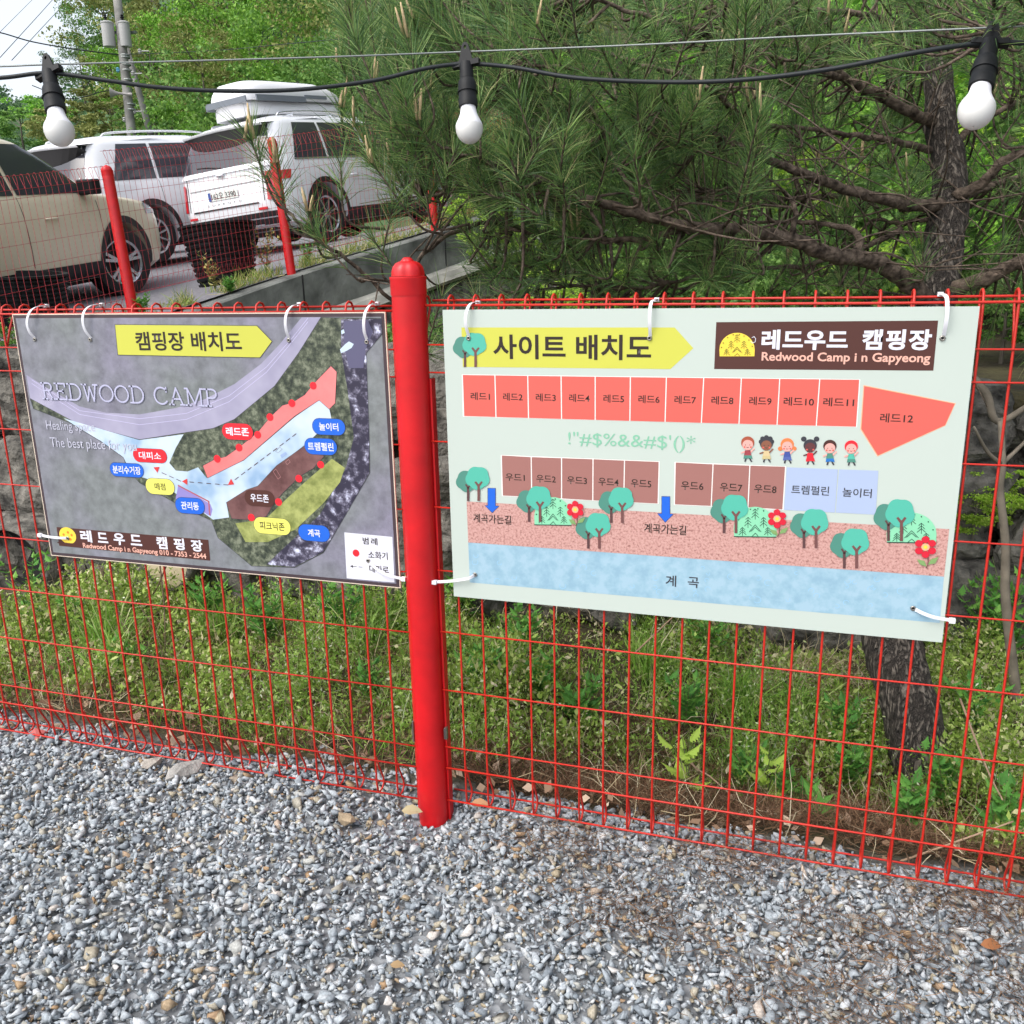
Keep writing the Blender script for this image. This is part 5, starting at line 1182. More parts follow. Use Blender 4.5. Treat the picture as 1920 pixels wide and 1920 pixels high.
def limb(pts, r0, r1, sub=10, wob=.006, n=9):
    """pts px,py,depth -> smooth tapering branch"""
    P_ = bez([PD(*p) for p in pts], sub); k = len(P_); out = []
    for i, p in enumerate(P_):
        f = i / (k - 1); p = p + np.array([noise.noise(Vector((i * .35, r0 * 90, s_))) for s_ in (1.1, 5.7, 9.2)]) * wob; out.append(p)
    rr = [(r0 + (r1 - r0) * (i / (k - 1)) ** .85) * (1 + .06 * noise.noise(Vector((i * .22, r0 * 50, 3)))) for i in range(k)]
    return out, rr
TB = PD(1742, 1530, 2.98)
pine = empty("pine_tree", TB); tag(pine, "large spreading pine with rough brown trunk behind the site plan sign", "pine tree")
tp, tr = limb([(1752, 1560, 3.0), (1735, 1490, 3.0), (1715, 1360, 3.02), (1672, 1200, 3.05), (1660, 1050, 3.08), (1680, 850, 3.1), (1722, 680, 3.12), (1750, 560, 3.12), (1768, 460, 3.14), (1780, 380, 3.15), (1778, 300, 3.17), (1765, 230, 3.18), (1757, 130, 3.2), (1750, 0, 3.22), (1745, -160, 3.25)], .108, .040, 8)
m_ = MB(); m_.tube(tp, [max(r, .05) if i < 60 else r for i, r in enumerate(tr)], 18)
bm = bmesh.new(); me = bpy.data.meshes.new("trunk"); me.from_pydata(m_.v, [], m_.f)
for v in me.vertices:
    c = v.co; q = noise.noise(Vector((c.x * 22, c.y * 22, c.z * 8))) * .010 + noise.noise(Vector((c.x * 60, c.y * 60, c.z * 22))) * .004
    k = min(range(len(tp)), key=lambda i: abs(tp[i][2] - c.z)); d = Vector((c.x - tp[k][0], c.y - tp[k][1], 0))
    if d.length > 1e-5: v.co = c + d.normalized() * q
obj("trunk", me, BARK2, pine, True, world=True)
LIMBS = [  # points, r0, r1
    ([(1735, 560, 3.08), (1690, 522, 3.0), (1640, 490, 2.92), (1560, 478, 2.82), (1500, 455, 2.75), (1440, 440, 2.68), (1390, 432, 2.62), (1290, 425, 2.55), (1210, 405, 2.5), (1120, 378, 2.45), (1075, 362, 2.42), (1000, 332, 2.38), (930, 308, 2.34), (870, 290, 2.30)], .046, .007),
    ([(1075, 364, 2.42), (1000, 368, 2.44), (930, 360, 2.46), (860, 356, 2.5), (790, 372, 2.55)], .011, .005),
    ([(1070, 362, 2.42), (1066, 310, 2.42), (1055, 265, 2.44), (1040, 230, 2.46)], .011, .005),
    ([(1770, 545, 3.1), (1830, 530, 3.02), (1890, 502, 2.95), (1960, 470, 2.85), (2040, 430, 2.75)], .044, .02),
    ([(1765, 385, 3.12), (1700, 383, 3.02), (1640, 370, 2.95), (1560, 345, 2.85), (1500, 322, 2.75), (1440, 300, 2.68), (1380, 270, 2.62), (1310, 240, 2.56), (1240, 225, 2.5)], .034, .007),
    ([(1755, 392, 3.12), (1700, 375, 3.2), (1640, 368, 3.3), (1560, 368, 3.35), (1480, 372, 3.4), (1400, 365, 3.45), (1320, 355, 3.5)], .026, .006),
    ([(1750, 230, 3.16), (1700, 205, 3.05), (1640, 175, 2.98), (1580, 145, 2.9), (1530, 110, 2.82), (1480, 60, 2.78), (1440, 0, 2.74), (1410, -60, 2.7)], .030, .010),
    ([(1745, 85, 3.2), (1700, 60, 3.1), (1650, 38, 3.05), (1600, 25, 3.0), (1520, 20, 2.95), (1440, 35, 2.9)], .026, .008),
    ([(1748, 100, 3.2), (1690, 82, 3.3), (1620, 68, 3.4), (1550, 72, 3.5), (1450, 90, 3.6)], .015, .006),
    ([(1745, 282, 3.15), (1680, 265, 3.05), (1620, 256, 3.0), (1560, 248, 2.95), (1470, 236, 2.9), (1400, 235, 2.85)], .019, .006),
    ([(1790, 370, 3.1), (1840, 345, 3.05), (1880, 305, 3.0), (1930, 280, 2.95), (2000, 250, 2.9)], .030, .015),
    ([(1795, 375, 3.15), (1850, 352, 3.2), (1920, 330, 3.25), (2000, 320, 3.3)], .024, .012),
    ([(1790, 275, 3.18), (1820, 240, 3.2), (1880, 205, 3.2), (1960, 170, 3.2)], .022, .010),
    ([(1480, 450, 2.7), (1490, 400, 2.72), (1475, 365, 2.75), (1430, 350, 2.8), (1390, 348, 2.85), (1340, 360, 2.9)], .014, .005),
    ([(1600, 482, 2.86), (1612, 452, 2.9), (1595, 430, 2.92), (1540, 420, 2.95), (1470, 415, 3.0), (1380, 420, 3.0)], .022, .006),
    ([(1740, 410, 3.15), (1680, 418, 3.25), (1640, 412, 3.3), (1600, 440, 3.35), (1560, 400, 3.4)], .012, .005),
    ([(1210, 405, 2.5), (1180, 350, 2.5), (1150, 300, 2.52), (1130, 240, 2.55), (1100, 190, 2.55)], .012, .005),
    ([(1440, 300, 2.68), (1400, 240, 2.62), (1360, 190, 2.58), (1300, 150, 2.52), (1200, 120, 2.45), (1100, 90, 2.4)], .018, .006),
    ([(1310, 240, 2.56), (1250, 190, 2.5), (1180, 150, 2.45), (1080, 130, 2.4), (980, 120, 2.35)], .012, .005),
    ([(1580, 145, 2.9), (1480, 120, 2.75), (1380, 80, 2.62), (1280, 50, 2.52), (1180, 20, 2.45), (1080, -10, 2.4)], .018, .006),
    ([(870, 290, 2.30), (840, 280, 2.28), (800, 262, 2.26), (770, 250, 2.25)], .007, .004),
    ([(1000, 430, 2.7), (900, 420, 2.6), (800, 470, 2.5), (745, 560, 2.42), (690, 520, 2.36), (640, 478, 2.32), (580, 440, 2.28), (535, 390, 2.26), (500, 330, 2.24)], .010, .005),
    ([(1300, 425, 2.56), (1180, 450, 2.6), (1060, 440, 2.66), (960, 430, 2.7)], .014, .008),
    ([(1400, 500, 3.1), (1300, 520, 3.0), (1200, 540, 2.95), (1100, 535, 2.9), (1000, 545, 2.85), (900, 560, 2.8)], .010, .005),
    ([(1690, 430, 3.2), (1600, 470, 3.15), (1500, 500, 3.12), (1400, 500, 3.1)], .016, .010),
    ([(1850, 70, 2.6), (1900, 40, 2.2), (1930, 20, 1.9)], .012, .006),
]
nodes_ = []; 
for pts, r0, r1 in LIMBS:
    P_, R_ = limb(pts, r0, r1, 10, .007); m_ = MB(); m_.tube(P_, [r * .70 for r in R_], 9); m_.build("limb", BARK, pine, True, world=True)
    nodes_ += [(p, r) for p, r in zip(P_, R_)]
NP = np.array([p for p, r in nodes_])
# crown regions in the photograph, each with a distance range, twig count and how full its tufts are
regions = [
    ([(640, 0), (1100, 0), (1100, 330), (900, 300), (760, 210), (640, 120)], 2.15, 3.1, 150, 1.0),
    ([(1100, 0), (1500, 0), (1500, 260), (1100, 330)], 2.2, 3.4, 150, 1.0),
    ([(1500, 0), (1960, 0), (1960, 130), (1500, 160)], 2.4, 3.8, 90, .9),
    ([(760, 210), (1100, 330), (1060, 430), (860, 370), (700, 330)], 2.2, 2.8, 70, 1.0),
    ([(1060, 260), (1420, 220), (1420, 560), (1060, 560)], 2.5, 3.6, 160, .95),
    ([(1420, 160), (1740, 160), (1740, 560), (1420, 560)], 2.9, 4.2, 125, .75),
    ([(1800, 130), (1960, 130), (1960, 560), (1800, 560)], 2.9, 4.0, 60, .8),
    ([(860, 400), (1100, 400), (1100, 560), (860, 560)], 2.5, 3.2, 45, .8),
    ([(640, -120), (1960, -160), (1960, 0), (640, 0)], 2.3, 3.6, 110, .9),
    ([(1960, -100), (2300, -100), (2300, 560), (1960, 560)], 2.6, 3.8, 60, .7),
    ([(800, 560), (1300, 560), (1300, 620), (800, 700)], 2.5, 3.4, 26, .7),
    ([(1800, 560), (2100, 560), (2100, 720), (1800, 660)], 3.2, 4.2, 16, .6),
]
hand = [  # (tip px, tip py, depth, from px, from py, depth, fullness) : the sprigs that stand out on the left
    (472, 285, 2.2, 540, 395, 2.26, 1.5), (520, 330, 2.22, 600, 450, 2.29, 1.2), (668, 262, 2.28, 770, 380, 2.4, 1.4), (700, 330, 2.26, 830, 440, 2.4, 1.3), (735, 330, 2.3, 800, 400, 2.4, 1.1), (640, 225, 2.3, 740, 260, 2.4, 1.1),
    (580, 420, 2.25, 640, 478, 2.32, 1.0), (650, 60, 2.3, 760, 160, 2.45, 1.2), (640, 140, 2.28, 770, 220, 2.4, 1.2), (780, 250, 2.2, 870, 290, 2.3, 1.4), (700, 180, 2.25, 800, 250, 2.35, 1.2), (775, 60, 2.3, 860, 160, 2.45, 1.1),
    (912, 60, 2.25, 1000, 140, 2.35, 1.2), (740, 400, 2.3, 745, 540, 2.4, .9), (700, 470, 2.32, 740, 560, 2.42, .9), (1020, 30, 2.3, 1080, 120, 2.4, 1.1), (800, 380, 2.4, 880, 420, 2.5, 1.1), (860, 440, 2.5, 930, 500, 2.6, .8),
    (1900, 22, 1.47, 1990, -40, 1.6, 1.4), (1862, -8, 1.48, 1960, -60, 1.6, 1.3), (1940, 66, 1.48, 2040, 10, 1.6, 1.2), (1515, 40, 2.3, 1520, -80, 2.35, 1.1), (600, 470, 2.28, 690, 520, 2.36, .8), (830, 575, 2.5, 800, 660, 2.6, .7), (640, 330, 2.24, 720, 430, 2.36, .9)]
def in_poly(p, poly):
    x, y = p; c = False; j = len(poly) - 1
    for i in range(len(poly)):
        xi, yi = poly[i]; xj, yj = poly[j]
        if (yi > y) != (yj > y) and x < (xj - xi) * (y - yi) / (yj - yi) + xi: c = not c
        j = i
    return c
twigs = []
for (a, b_, d0, c, d, d1, full) in hand: twigs.append((PD(c, d, d1), PD(a, b_, d0), full, .0042))
pr_ = np.random.default_rng(21)
for poly, d0, d1, n_, full in regions:
    xs = [p[0] for p in poly]; ys = [p[1] for p in poly]; k = 0
    while k < n_:
        p = (pr_.uniform(min(xs), max(xs)), pr_.uniform(min(ys), max(ys)))
        if not in_poly(p, poly): continue
        k += 1; t = PD(p[0], p[1], pr_.uniform(d0, d1)); dist = np.linalg.norm(NP - t, axis=1) + np.maximum(0, t[0] - NP[:, 0] + .05) * .5
        i = int(np.argmin(dist)); twigs.append((NP[i], t, full, min(.0055, nodes_[i][1] * .7)))
TW = MB(); ndl = []; cand = MB()
for (a, t, full, r0) in twigs:
    a = np.array(a); t = np.array(t); L_ = np.linalg.norm(t - a)
    if L_ > .75: a = t + (a - t) * (.75 / L_) ; 
    mid = (a + t) / 2 + np.array([pr_.normal() * .03, pr_.normal() * .03, -.03 - .06 * L_]); tip = t + np.array([0, 0, .03])
    pts = bez([a, mid, tip], 4); TW.tube(pts, list(np.linspace(r0, .0022, len(pts))), 5, cap=False)
    pts = np.array(pts); nL = min(.24, max(.11, L_ * .6)); ax = pts[-1] - pts[-3]; ax /= np.linalg.norm(ax)
    ax[2] = ax[2] * .7 + .25; ax /= np.linalg.norm(ax)
    n_ = int(125 * full * (nL / .2)); s = 1 - pr_.random(n_) ** 1.5; base = pts[-1] - (pts[-1] - pts[-4 if len(pts) > 4 else 0]) / np.linalg.norm(pts[-1] - pts[-4 if len(pts) > 4 else 0]) * ((1 - s) * nL)[:, None]
    ndl.append((base, np.tile(ax, (n_, 1)), .25 + .75 * (1 - s)))
    if pr_.random() < .09 or any(np.allclose(t, PD(h[0], h[1], h[2])) for h in hand[:12]):
        for q in range(pr_.integers(1, 4)):
            d = np.array([pr_.normal() * .14, pr_.normal() * .14, 1.0]); d /= np.linalg.norm(d); ln = pr_.uniform(.03, .085); c0 = tip + np.array([pr_.normal() * .006, pr_.normal() * .006, 0]); cand.tube([c0, c0 + d * ln * .6, c0 + d * ln], [.0042, .0038, .0018], 6)
for _ in range(170):   # bare grey twigs inside the crown
    i = int(pr_.integers(0, len(NP))); a = NP[i]
    if nodes_[i][1] < .008: continue
    d = pr_.normal(size=3); d[2] = d[2] * .5; d /= np.linalg.norm(d); L_ = pr_.uniform(.15, .55)
    pts = bez([a, a + d * L_ * .5 + pr_.normal(size=3) * .03, a + d * L_ + pr_.normal(size=3) * .05], 4); TW.tube(pts, list(np.linspace(.0042, .0016, len(pts))), 5, cap=False)
    for q in range(2):
        j = int(pr_.integers(2, len(pts) - 1)); d2 = d + pr_.normal(size=3) * .7; d2 /= np.linalg.norm(d2); TW.tube([pts[j], pts[j] + d2 * L_ * .2, pts[j] + d2 * L_ * .4 + [0, 0, -.01]], [.0026, .002, .0012], 4, cap=False)
TW.build("twigs", BARK, pine, True, world=True)["kind"] = "stuff"
base = np.concatenate([q[0] for q in ndl]); ax = np.concatenate([q[1] for q in ndl]); sp = np.concatenate([q[2] for q in ndl]); n_ = len(base)
rad = perp(ax, pr_); dirn = ax * (1.05 - .45 * sp)[:, None] + rad * (.38 + .55 * sp)[:, None]; dirn /= np.linalg.norm(dirn, axis=1)[:, None]
ln = pr_.uniform(.075, .125, n_); wd = perp(dirn, pr_)
p1 = base + dirn * (ln * .5)[:, None]; d2 = dirn + np.c_[np.zeros(n_), np.zeros(n_), -np.full(n_, .22)] * pr_.uniform(.2, 1.6, n_)[:, None]; d2 /= np.linalg.norm(d2, axis=1)[:, None]; p2 = p1 + d2 * (ln * .5)[:, None]
V_, F_ = strips(base, p1, p2, np.full(n_, .00175), wd)
M['needle'] = island_mat("pine_needles", [(0, (.045, .095, .035)), (.3, (.085, .175, .055)), (.65, (.15, .27, .075)), (.88, (.25, .37, .11)), (1, (.36, .33, .16))], rough=.5, transl=.22)
me = mesh_np("needles", V_, F_.ravel(), 3); obj("needles", me, M['needle'], pine, world=True, kind="stuff")
cand.build("new_shoots", mat("pale_pine_shoot", (.48, .36, .20), .8, var=.3, vscale=90), pine, True, world=True)["kind"] = "stuff"
print("needles", n_, "twigs", len(twigs))

# ------------------------------------------------------------------ trees and shrubs on the slope
def crown_mesh(name, seed, n_clump, n_leaf, leaf, shape=(1, 1, 1), flat_=.55, conifer=False):
    r_ = np.random.default_rng(seed); cl = []
    while len(cl) < n_clump:
        p = r_.uniform(-1, 1, 3); R_ = np.linalg.norm(p)
        if R_ > 1 or R_ < .35: continue
        if conifer and np.hypot(p[0], p[1]) > (1 - p[2]) * .55 + .08: continue
        cl.append(p * (1 + .18 * math.sin(5 * math.atan2(p[1], p[0]) + seed)))
    cl = np.array(cl); cr = r_.uniform(.13, .27, n_clump); idx = r_.integers(0, n_clump, n_leaf)
    d = r_.normal(size=(n_leaf, 3)); d /= np.linalg.norm(d, axis=1)[:, None]; rr = r_.random(n_leaf) ** .45
    pos = cl[idx] + d * (cr[idx] * rr)[:, None] * np.array([1, 1, flat_]); pos = pos * np.array(shape)
    U = rand_dirs(n_leaf, r_, -.25); W_ = perp(U, r_); h = leaf * r_.uniform(.6, 1.3, n_leaf); V_, F_ = quads_from(pos, U, W_, h * .62, h)
    return mesh_np(name, V_, F_.ravel(), 4)
def leaf_mat(nm_, stops, tr=.28): return island_mat(nm_, stops, rough=.6, objrand=True, transl=tr, spec=.25)
LM = {'bright': leaf_mat("fresh_leaves", [(0, (.10, .25, .03)), (.5, (.18, .40, .045)), (1, (.30, .52, .08))]),
      'mid': leaf_mat("green_leaves", [(0, (.055, .13, .03)), (.5, (.11, .23, .045)), (1, (.20, .33, .08))]),
      'dark': leaf_mat("dark_conifer_leaves", [(0, (.018, .045, .02)), (.5, (.04, .085, .033)), (1, (.08, .14, .05))], .1),
      'olive': leaf_mat("olive_spring_leaves", [(0, (.13, .15, .04)), (.5, (.22, .25, .07)), (1, (.34, .36, .13))]),
      'yellow': leaf_mat("yellow_green_leaves", [(0, (.22, .40, .03)), (.5, (.36, .58, .06)), (1, (.55, .70, .14))], .45)}
CM = {'tree': [crown_mesh("crown", 31 + i, 78, 9500, .043, (1, 1, .95)) for i in range(3)], 'conifer': [crown_mesh("crown", 51 + i, 90, 9000, .036, (1, 1, 1.35), .3, True) for i in range(2)],
      'shrub': [crown_mesh("crown", 71 + i, 46, 3600, .085, (1, 1, .75)) for i in range(3)]}
def stem_mesh(seed, h=1.0):
    r_ = random.Random(seed); mb = MB(); mb.tube([(0, 0, 0), (.02, .01, h * .5), (.0, .03, h)], [.045, .03, .012], 6)
    for k in range(7):
        a = r_.uniform(0, 6.28); z = h * r_.uniform(.35, .9); L_ = r_.uniform(.4, .8); mb.tube([(0, 0, z), (L_ * .5 * math.cos(a), L_ * .5 * math.sin(a), z + .12), (L_ * math.cos(a), L_ * math.sin(a), z + .3)], [.016, .010, .004], 4)
    me = bpy.data.meshes.new("trunk"); me.from_pydata(mb.v, [], mb.f); return me
STM = [stem_mesh(i, 1.25) for i in range(3)]; BRK = mat("grey_brown_bark", (.11, .095, .075), .9, var=.4, vscale=3)
def tree(base, R_, H_, kind, leafm, label, group, i, name="broadleaf_tree", cat="tree"):
    root = empty(name, base, rz=i * 1.37); tag(root, label, cat, group)
    t = bpy.data.objects.new("trunk", STM[i % 3]); scene.collection.objects.link(t); t.parent = root; t.scale = (R_ * .8, R_ * .8, H_ * .62)
    if not STM[i % 3].materials: STM[i % 3].materials.append(BRK)
    cm = CM[kind][i % len(CM[kind])]
    if not cm.materials: cm.materials.append(LM['mid'])
    c = bpy.data.objects.new("crown", cm); scene.collection.objects.link(c); c.parent = root; c.location = (0, 0, H_ * .60); c.scale = (R_, R_, H_ * .46)
    c.material_slots[0].link = 'OBJECT'; c.material_slots[0].material = LM[leafm]; return root
# (photo x, photo y of crown centre, depth, crown radius in metres, kind, leaves, label)
TR = [((195, 40), 52, 2.7, 'tree', 'mid', "slender green tree at the left edge of the forest against the sky"), ((150, 120), 50, 1.9, 'tree', 'mid', "small green tree below the forest's sky edge, left of the utility pole"),
      ((300, 20), 48, 4.6, 'tree', 'olive', "olive green tree directly behind the top of the utility pole"), ((285, 150), 44, 3.2, 'tree', 'bright', "yellowish green tree right of the pole transformers"),
      ((400, 50), 46, 4.2, 'tree', 'bright', "bright fresh green tree on the slope between pole and pine"), ((470, 130), 40, 3.0, 'tree', 'bright', "bright green tree above the roof box car"),
      ((520, 30), 50, 4.6, 'tree', 'dark', "dark green tree high on the slope, left of the pine tips"), ((600, 90), 44, 3.8, 'conifer', 'dark', "dark conifer beside the pine's left tips"),
      ((380, 150), 38, 2.4, 'tree', 'olive', "olive bush-like tree below the bright ones, above the white SUV roof"), ((205, 215), 36, 1.8, 'shrub', 'olive', "russet olive shrub behind the white SUV near the pole foot"),
      ((345, 215), 30, 1.1, 'shrub', 'bright', "bright green shrub at the left end of the roof box"), ((130, 235), 34, 1.5, 'shrub', 'olive', "olive shrub above the left white SUV's roof"), ((40, 240), 36, 1.8, 'shrub', 'mid', "green shrub at the far left below the distant hill"),
      ((80, 205), 44, 1.7, 'shrub', 'bright', "light green bush at left under the middle of the cable"), ((455, 205), 30, 1.6, 'shrub', 'mid', "green shrub behind the roof box"), ((560, 170), 34, 2.2, 'shrub', 'mid', "green shrub behind the pine's lowest left sprigs"), ((290, 225), 34, 1.5, 'shrub', 'mid', "green shrub right behind the foot of the utility pole")]
for i, ((px, py), d, R_, kind, lf, lb) in enumerate(TR):
    c = PD(px, py, d); H_ = R_ * (2.1 if kind != 'shrub' else 1.4); tree((c[0], c[1], c[2] - H_ * .6), R_, H_, kind, lf, lb, "trees on the slope beyond the car park", i, {'tree': "broadleaf_tree", 'conifer': "conifer_tree", 'shrub': "shrub"}[kind], "shrub" if kind == 'shrub' else "tree")
# forest mass that fills the slope
wr_ = np.random.default_rng(99); Vs, Fs, cols = [], [], []; groups = {'mid': [], 'dark': [], 'bright': [], 'olive': []}
def unit_arrays(me):
    v = np.zeros(len(me.vertices) * 3); me.vertices.foreach_get("co", v); return v.reshape(-1, 3)
UA = {k: [unit_arrays(m) for m in v] for k, v in CM.items()}
def forest(nm_, lst, leafm, label):
    out = []; 
    for (x, y, z, R_, H_, kind, k) in lst:
        u = UA[kind][k % len(UA[kind])]; u = u.reshape(-1, 4, 3); u = u[wr_.random(len(u)) < .55].reshape(-1, 3); a = wr_.uniform(0, 6.28); c, s = math.cos(a), math.sin(a)
        out.append(np.c_[(u[:, 0] * c - u[:, 1] * s) * R_ + x, (u[:, 0] * s + u[:, 1] * c) * R_ + y, u[:, 2] * H_ * .5 + z + H_ * .55])
    V_ = np.concatenate(out); n_ = len(V_) // 4; me = mesh_np(nm_, V_, np.arange(n_ * 4), 4); o = obj(nm_, me, LM[leafm], None, kind="stuff"); tag(o, label, "forest"); print(nm_, n_)
cells = {'mid': [], 'dark': [], 'bright': [], 'olive': []}
for k in range(130):
    az = wr_.uniform(-38.5, 20); r_ = wr_.uniform(30, 62) if az < -22 else wr_.uniform(17, 48)
    if az < -35: r_ = wr_.uniform(46, 66)
    x, y = r_ * math.sin(math.radians(az)), r_ * math.cos(math.radians(az)); z = float(terrain_z(x, y)); R_ = wr_.uniform(2.2, 3.8) * (r_ / 45) ** .4; kind = 'tree' if wr_.random() < .65 else 'conifer'
    lf = wr_.choice(['mid', 'dark', 'bright', 'olive'], p=[.36, .30, .18, .16]) if az < -15 else wr_.choice(['mid', 'dark', 'bright', 'olive'], p=[.35, .40, .15, .10])
    cells[lf].append((x, y, z - .5, R_, R_ * 2.1, kind if lf in ('dark', 'mid') else 'tree', k))
forest("mid_green_forest", cells['mid'], 'mid', "mid green part of the forest covering the slope behind the car park and pine"); forest("dark_forest", cells['dark'], 'dark', "dark conifers massed among the forest on the slope")
forest("fresh_green_forest", cells['bright'], 'bright', "fresh green spring crowns scattered through the forest on the slope"); forest("olive_forest", cells['olive'], 'olive', "olive brown budding crowns scattered through the forest")
far = []
for k in range(150):
    az = wr_.uniform(-56, -33); r_ = wr_.uniform(120, 235); x, y = r_ * math.sin(math.radians(az)), r_ * math.cos(math.radians(az)); far.append((x, y, float(terrain_z(x, y)) - 5, wr_.uniform(7, 10), wr_.uniform(10, 14), 'shrub', k))
CMx = far; 
LM['far'] = leaf_mat("haze_tinted_leaves", [(0, (.075, .15, .08)), (.5, (.12, .22, .11)), (1, (.18, .30, .15))]); forest("distant_hill_forest", far, 'far', "haze-tinted green forest on the distant hill at the left edge")  # haze is put into the leaf colours as a paler, bluer green
# shrubs right behind the pine, on the near slope
SH = [((900, 395), 8.2, .34, 'yellow', "lime green bush with feathery tips beside the last rear fence post"), ((960, 450), 7.0, .40, 'yellow', "lime green bush above the concrete wall, right of the red post top"), ((1090, 540), 5.0, .30, 'yellow', "lime green bush just above the site plan sign's left half"), ((1220, 545), 5.4, .36, 'mid', "green bush just above the middle of the site plan sign"),
      ((1350, 470), 6.2, .5, 'mid', "green bush seen under the big pine limb"), ((1640, 500), 5.2, .34, 'yellow', "lime green bush left of the pine trunk's fork"), ((1500, 540), 4.9, .32, 'mid', "green bush right above the brown logo banner"), ((1560, 330), 7.0, .55, 'yellow', "lime green shrub glowing between the pine's upper limbs"),
      ((1700, 165), 7.5, .50, 'yellow', "lime green foliage left of the upper pine trunk"), ((1880, 260), 7.0, .55, 'yellow', "lime green foliage right of the pine trunk below the right lamp"), ((1890, 570), 5.0, .36, 'mid', "green bush at the right edge above the fence"), ((1860, 430), 6.5, .5, 'mid', "green bush right of the pine trunk, lower down"),
      ((1420, 150), 8.5, .7, 'mid', "green shrub behind the pine's upper middle"), ((1180, 250), 9.0, .8, 'mid', "green shrub behind the pine's dense middle"), ((1000, 120), 10.0, .9, 'dark', "dark shrub behind the pine's upper left"), ((1300, 350), 8.0, .65, 'mid', "green shrub behind the long pine limb"), ((830, 60), 12.0, 1.1, 'dark', "dark shrub behind the pine candles at the upper left"),
      ((1600, 60), 9.5, .8, 'mid', "green shrub behind the highest pine limbs"), ((20, 650), 4.6, .22, 'mid', "leafy weed bush on the wall left of the map sign"), ((820, 640), 4.8, .35, 'mid', "green bush behind the gap between the two signs"), ((1880, 920), 3.75, .16, 'yellow', "lime green leaf spray low at the right edge"), ((1830, 960), 3.7, .14, 'yellow', "small pale leaf spray beside the site plan sign's right edge")]
for i, ((px, py), d, R_, lf, lb) in enumerate(SH):
    c = PD(px, py, d); H_ = R_ * 1.7; tree((c[0], c[1], c[2] - H_ * .6), R_, H_, 'shrub', lf, lb, "bushes on the slope behind the pine", i, "shrub", "shrub")
near = []
for k in range(120):
    x = wr_.uniform(-2.6, 6.5); y = wr_.uniform(5.2, 15)
    dp_ = -.298 * x + .918 * y
    if 960 + 1693 * ((.9526 * x + .3036 * y) - 1.15) / dp_ < 905: continue
    z = float(terrain_z(x, y)); R_ = wr_.uniform(.5, .95); near.append((x, y, z - .1, R_, R_ * 2.0, 'shrub', k))
forest("undergrowth", near, 'mid', "dense tangled undergrowth on the slope behind the pine")
near2 = []
for k in range(70):
    x = wr_.uniform(-2.0, 6.0); y = wr_.uniform(5.5, 14)
    dp_ = -.298 * x + .918 * y
    if 960 + 1693 * ((.9526 * x + .3036 * y) - 1.15) / dp_ < 905: continue
    R_ = wr_.uniform(.35, .8); near2.append((x, y, float(terrain_z(x, y)) + wr_.uniform(.2, 2.0), R_, R_ * 1.6, 'shrub', k))
forest("undergrowth_light", near2, 'bright', "fresh green leafy undergrowth layered behind the pine")

# ------------------------------------------------------------------ weeds behind the fence
def slope_z(x, y): return near_z(x, np.minimum(y, wall_base_y(x)))
gr = np.random.default_rng(3)
def region(n_, x0=-3.3, x1=1.9, y0=2.12, y1=4.1):
    x = gr.uniform(x0, x1, n_); y = gr.uniform(y0, y1, n_); ok = y < wall_base_y(x) + .12; return x[ok], y[ok]
def dens(x, y, s=2.1, o=0.0): return .5 + .5 * np.sin(x * s + o + 1.3 * np.sin(y * 2.7 + o)) * np.cos(y * s * 1.3 + x * .7 + o)
_vn = np.random.default_rng(77).random((64, 64))
def vnoise(x, y, f):
    u = (np.asarray(x) + 40) * f; v = (np.asarray(y) + 40) * f; i = np.floor(u).astype(int); j = np.floor(v).astype(int); a = u - i; b = v - j; a = a * a * (3 - 2 * a); b = b * b * (3 - 2 * b)
    g = lambda p, q: _vn[p % 64, q % 64]
    return (g(i, j) * (1 - a) + g(i + 1, j) * a) * (1 - b) + (g(i, j + 1) * (1 - a) + g(i + 1, j + 1) * a) * b
def clump(x, y): return .6 * vnoise(x, y, 3.1) + .4 * vnoise(x, y, 7.7)
def mound(x, y): return .15 * smooth(clump(x, y), .42, .80) + .02
# low leafy cover
x, y = region(190000); keep = (y > 2.20 + .10 * dens(x, y, 6.1, .7) + .30 * smooth(x, -.9, -.5) * (1 - smooth(x, .25, .55))); keep &= gr.random(len(x)) < .25 + .75 * smooth(clump(x, y), .34, .50); x, y = x[keep], y[keep]
z = slope_z(x, y) + gr.random(len(x)) ** .8 * (.03 + mound(x, y) * 1.2); n_ = len(x)
U = rand_dirs(n_, gr, .7); W_ = perp(U, gr); h = np.where(gr.random(n_) < .6, gr.uniform(.008, .016, n_), gr.uniform(.016, .034, n_))
V_, F_ = quads_from(np.c_[x, y, z], U, W_, h * .5, h); me = mesh_np("ground_cover", V_, F_.ravel(), 4)
M['weed'] = island_mat("low_weeds", [(0, (.13, .19, .03)), (.35, (.23, .35, .055)), (.65, (.35, .47, .10)), (.80, (.50, .58, .20)), (.90, (.58, .54, .30)), (1, (.62, .54, .38))], rough=.6, transl=.25)
tag(obj("ground_cover", me, M['weed'], kind="stuff"), "low tangled green weeds covering the ground behind the fence", "weeds")
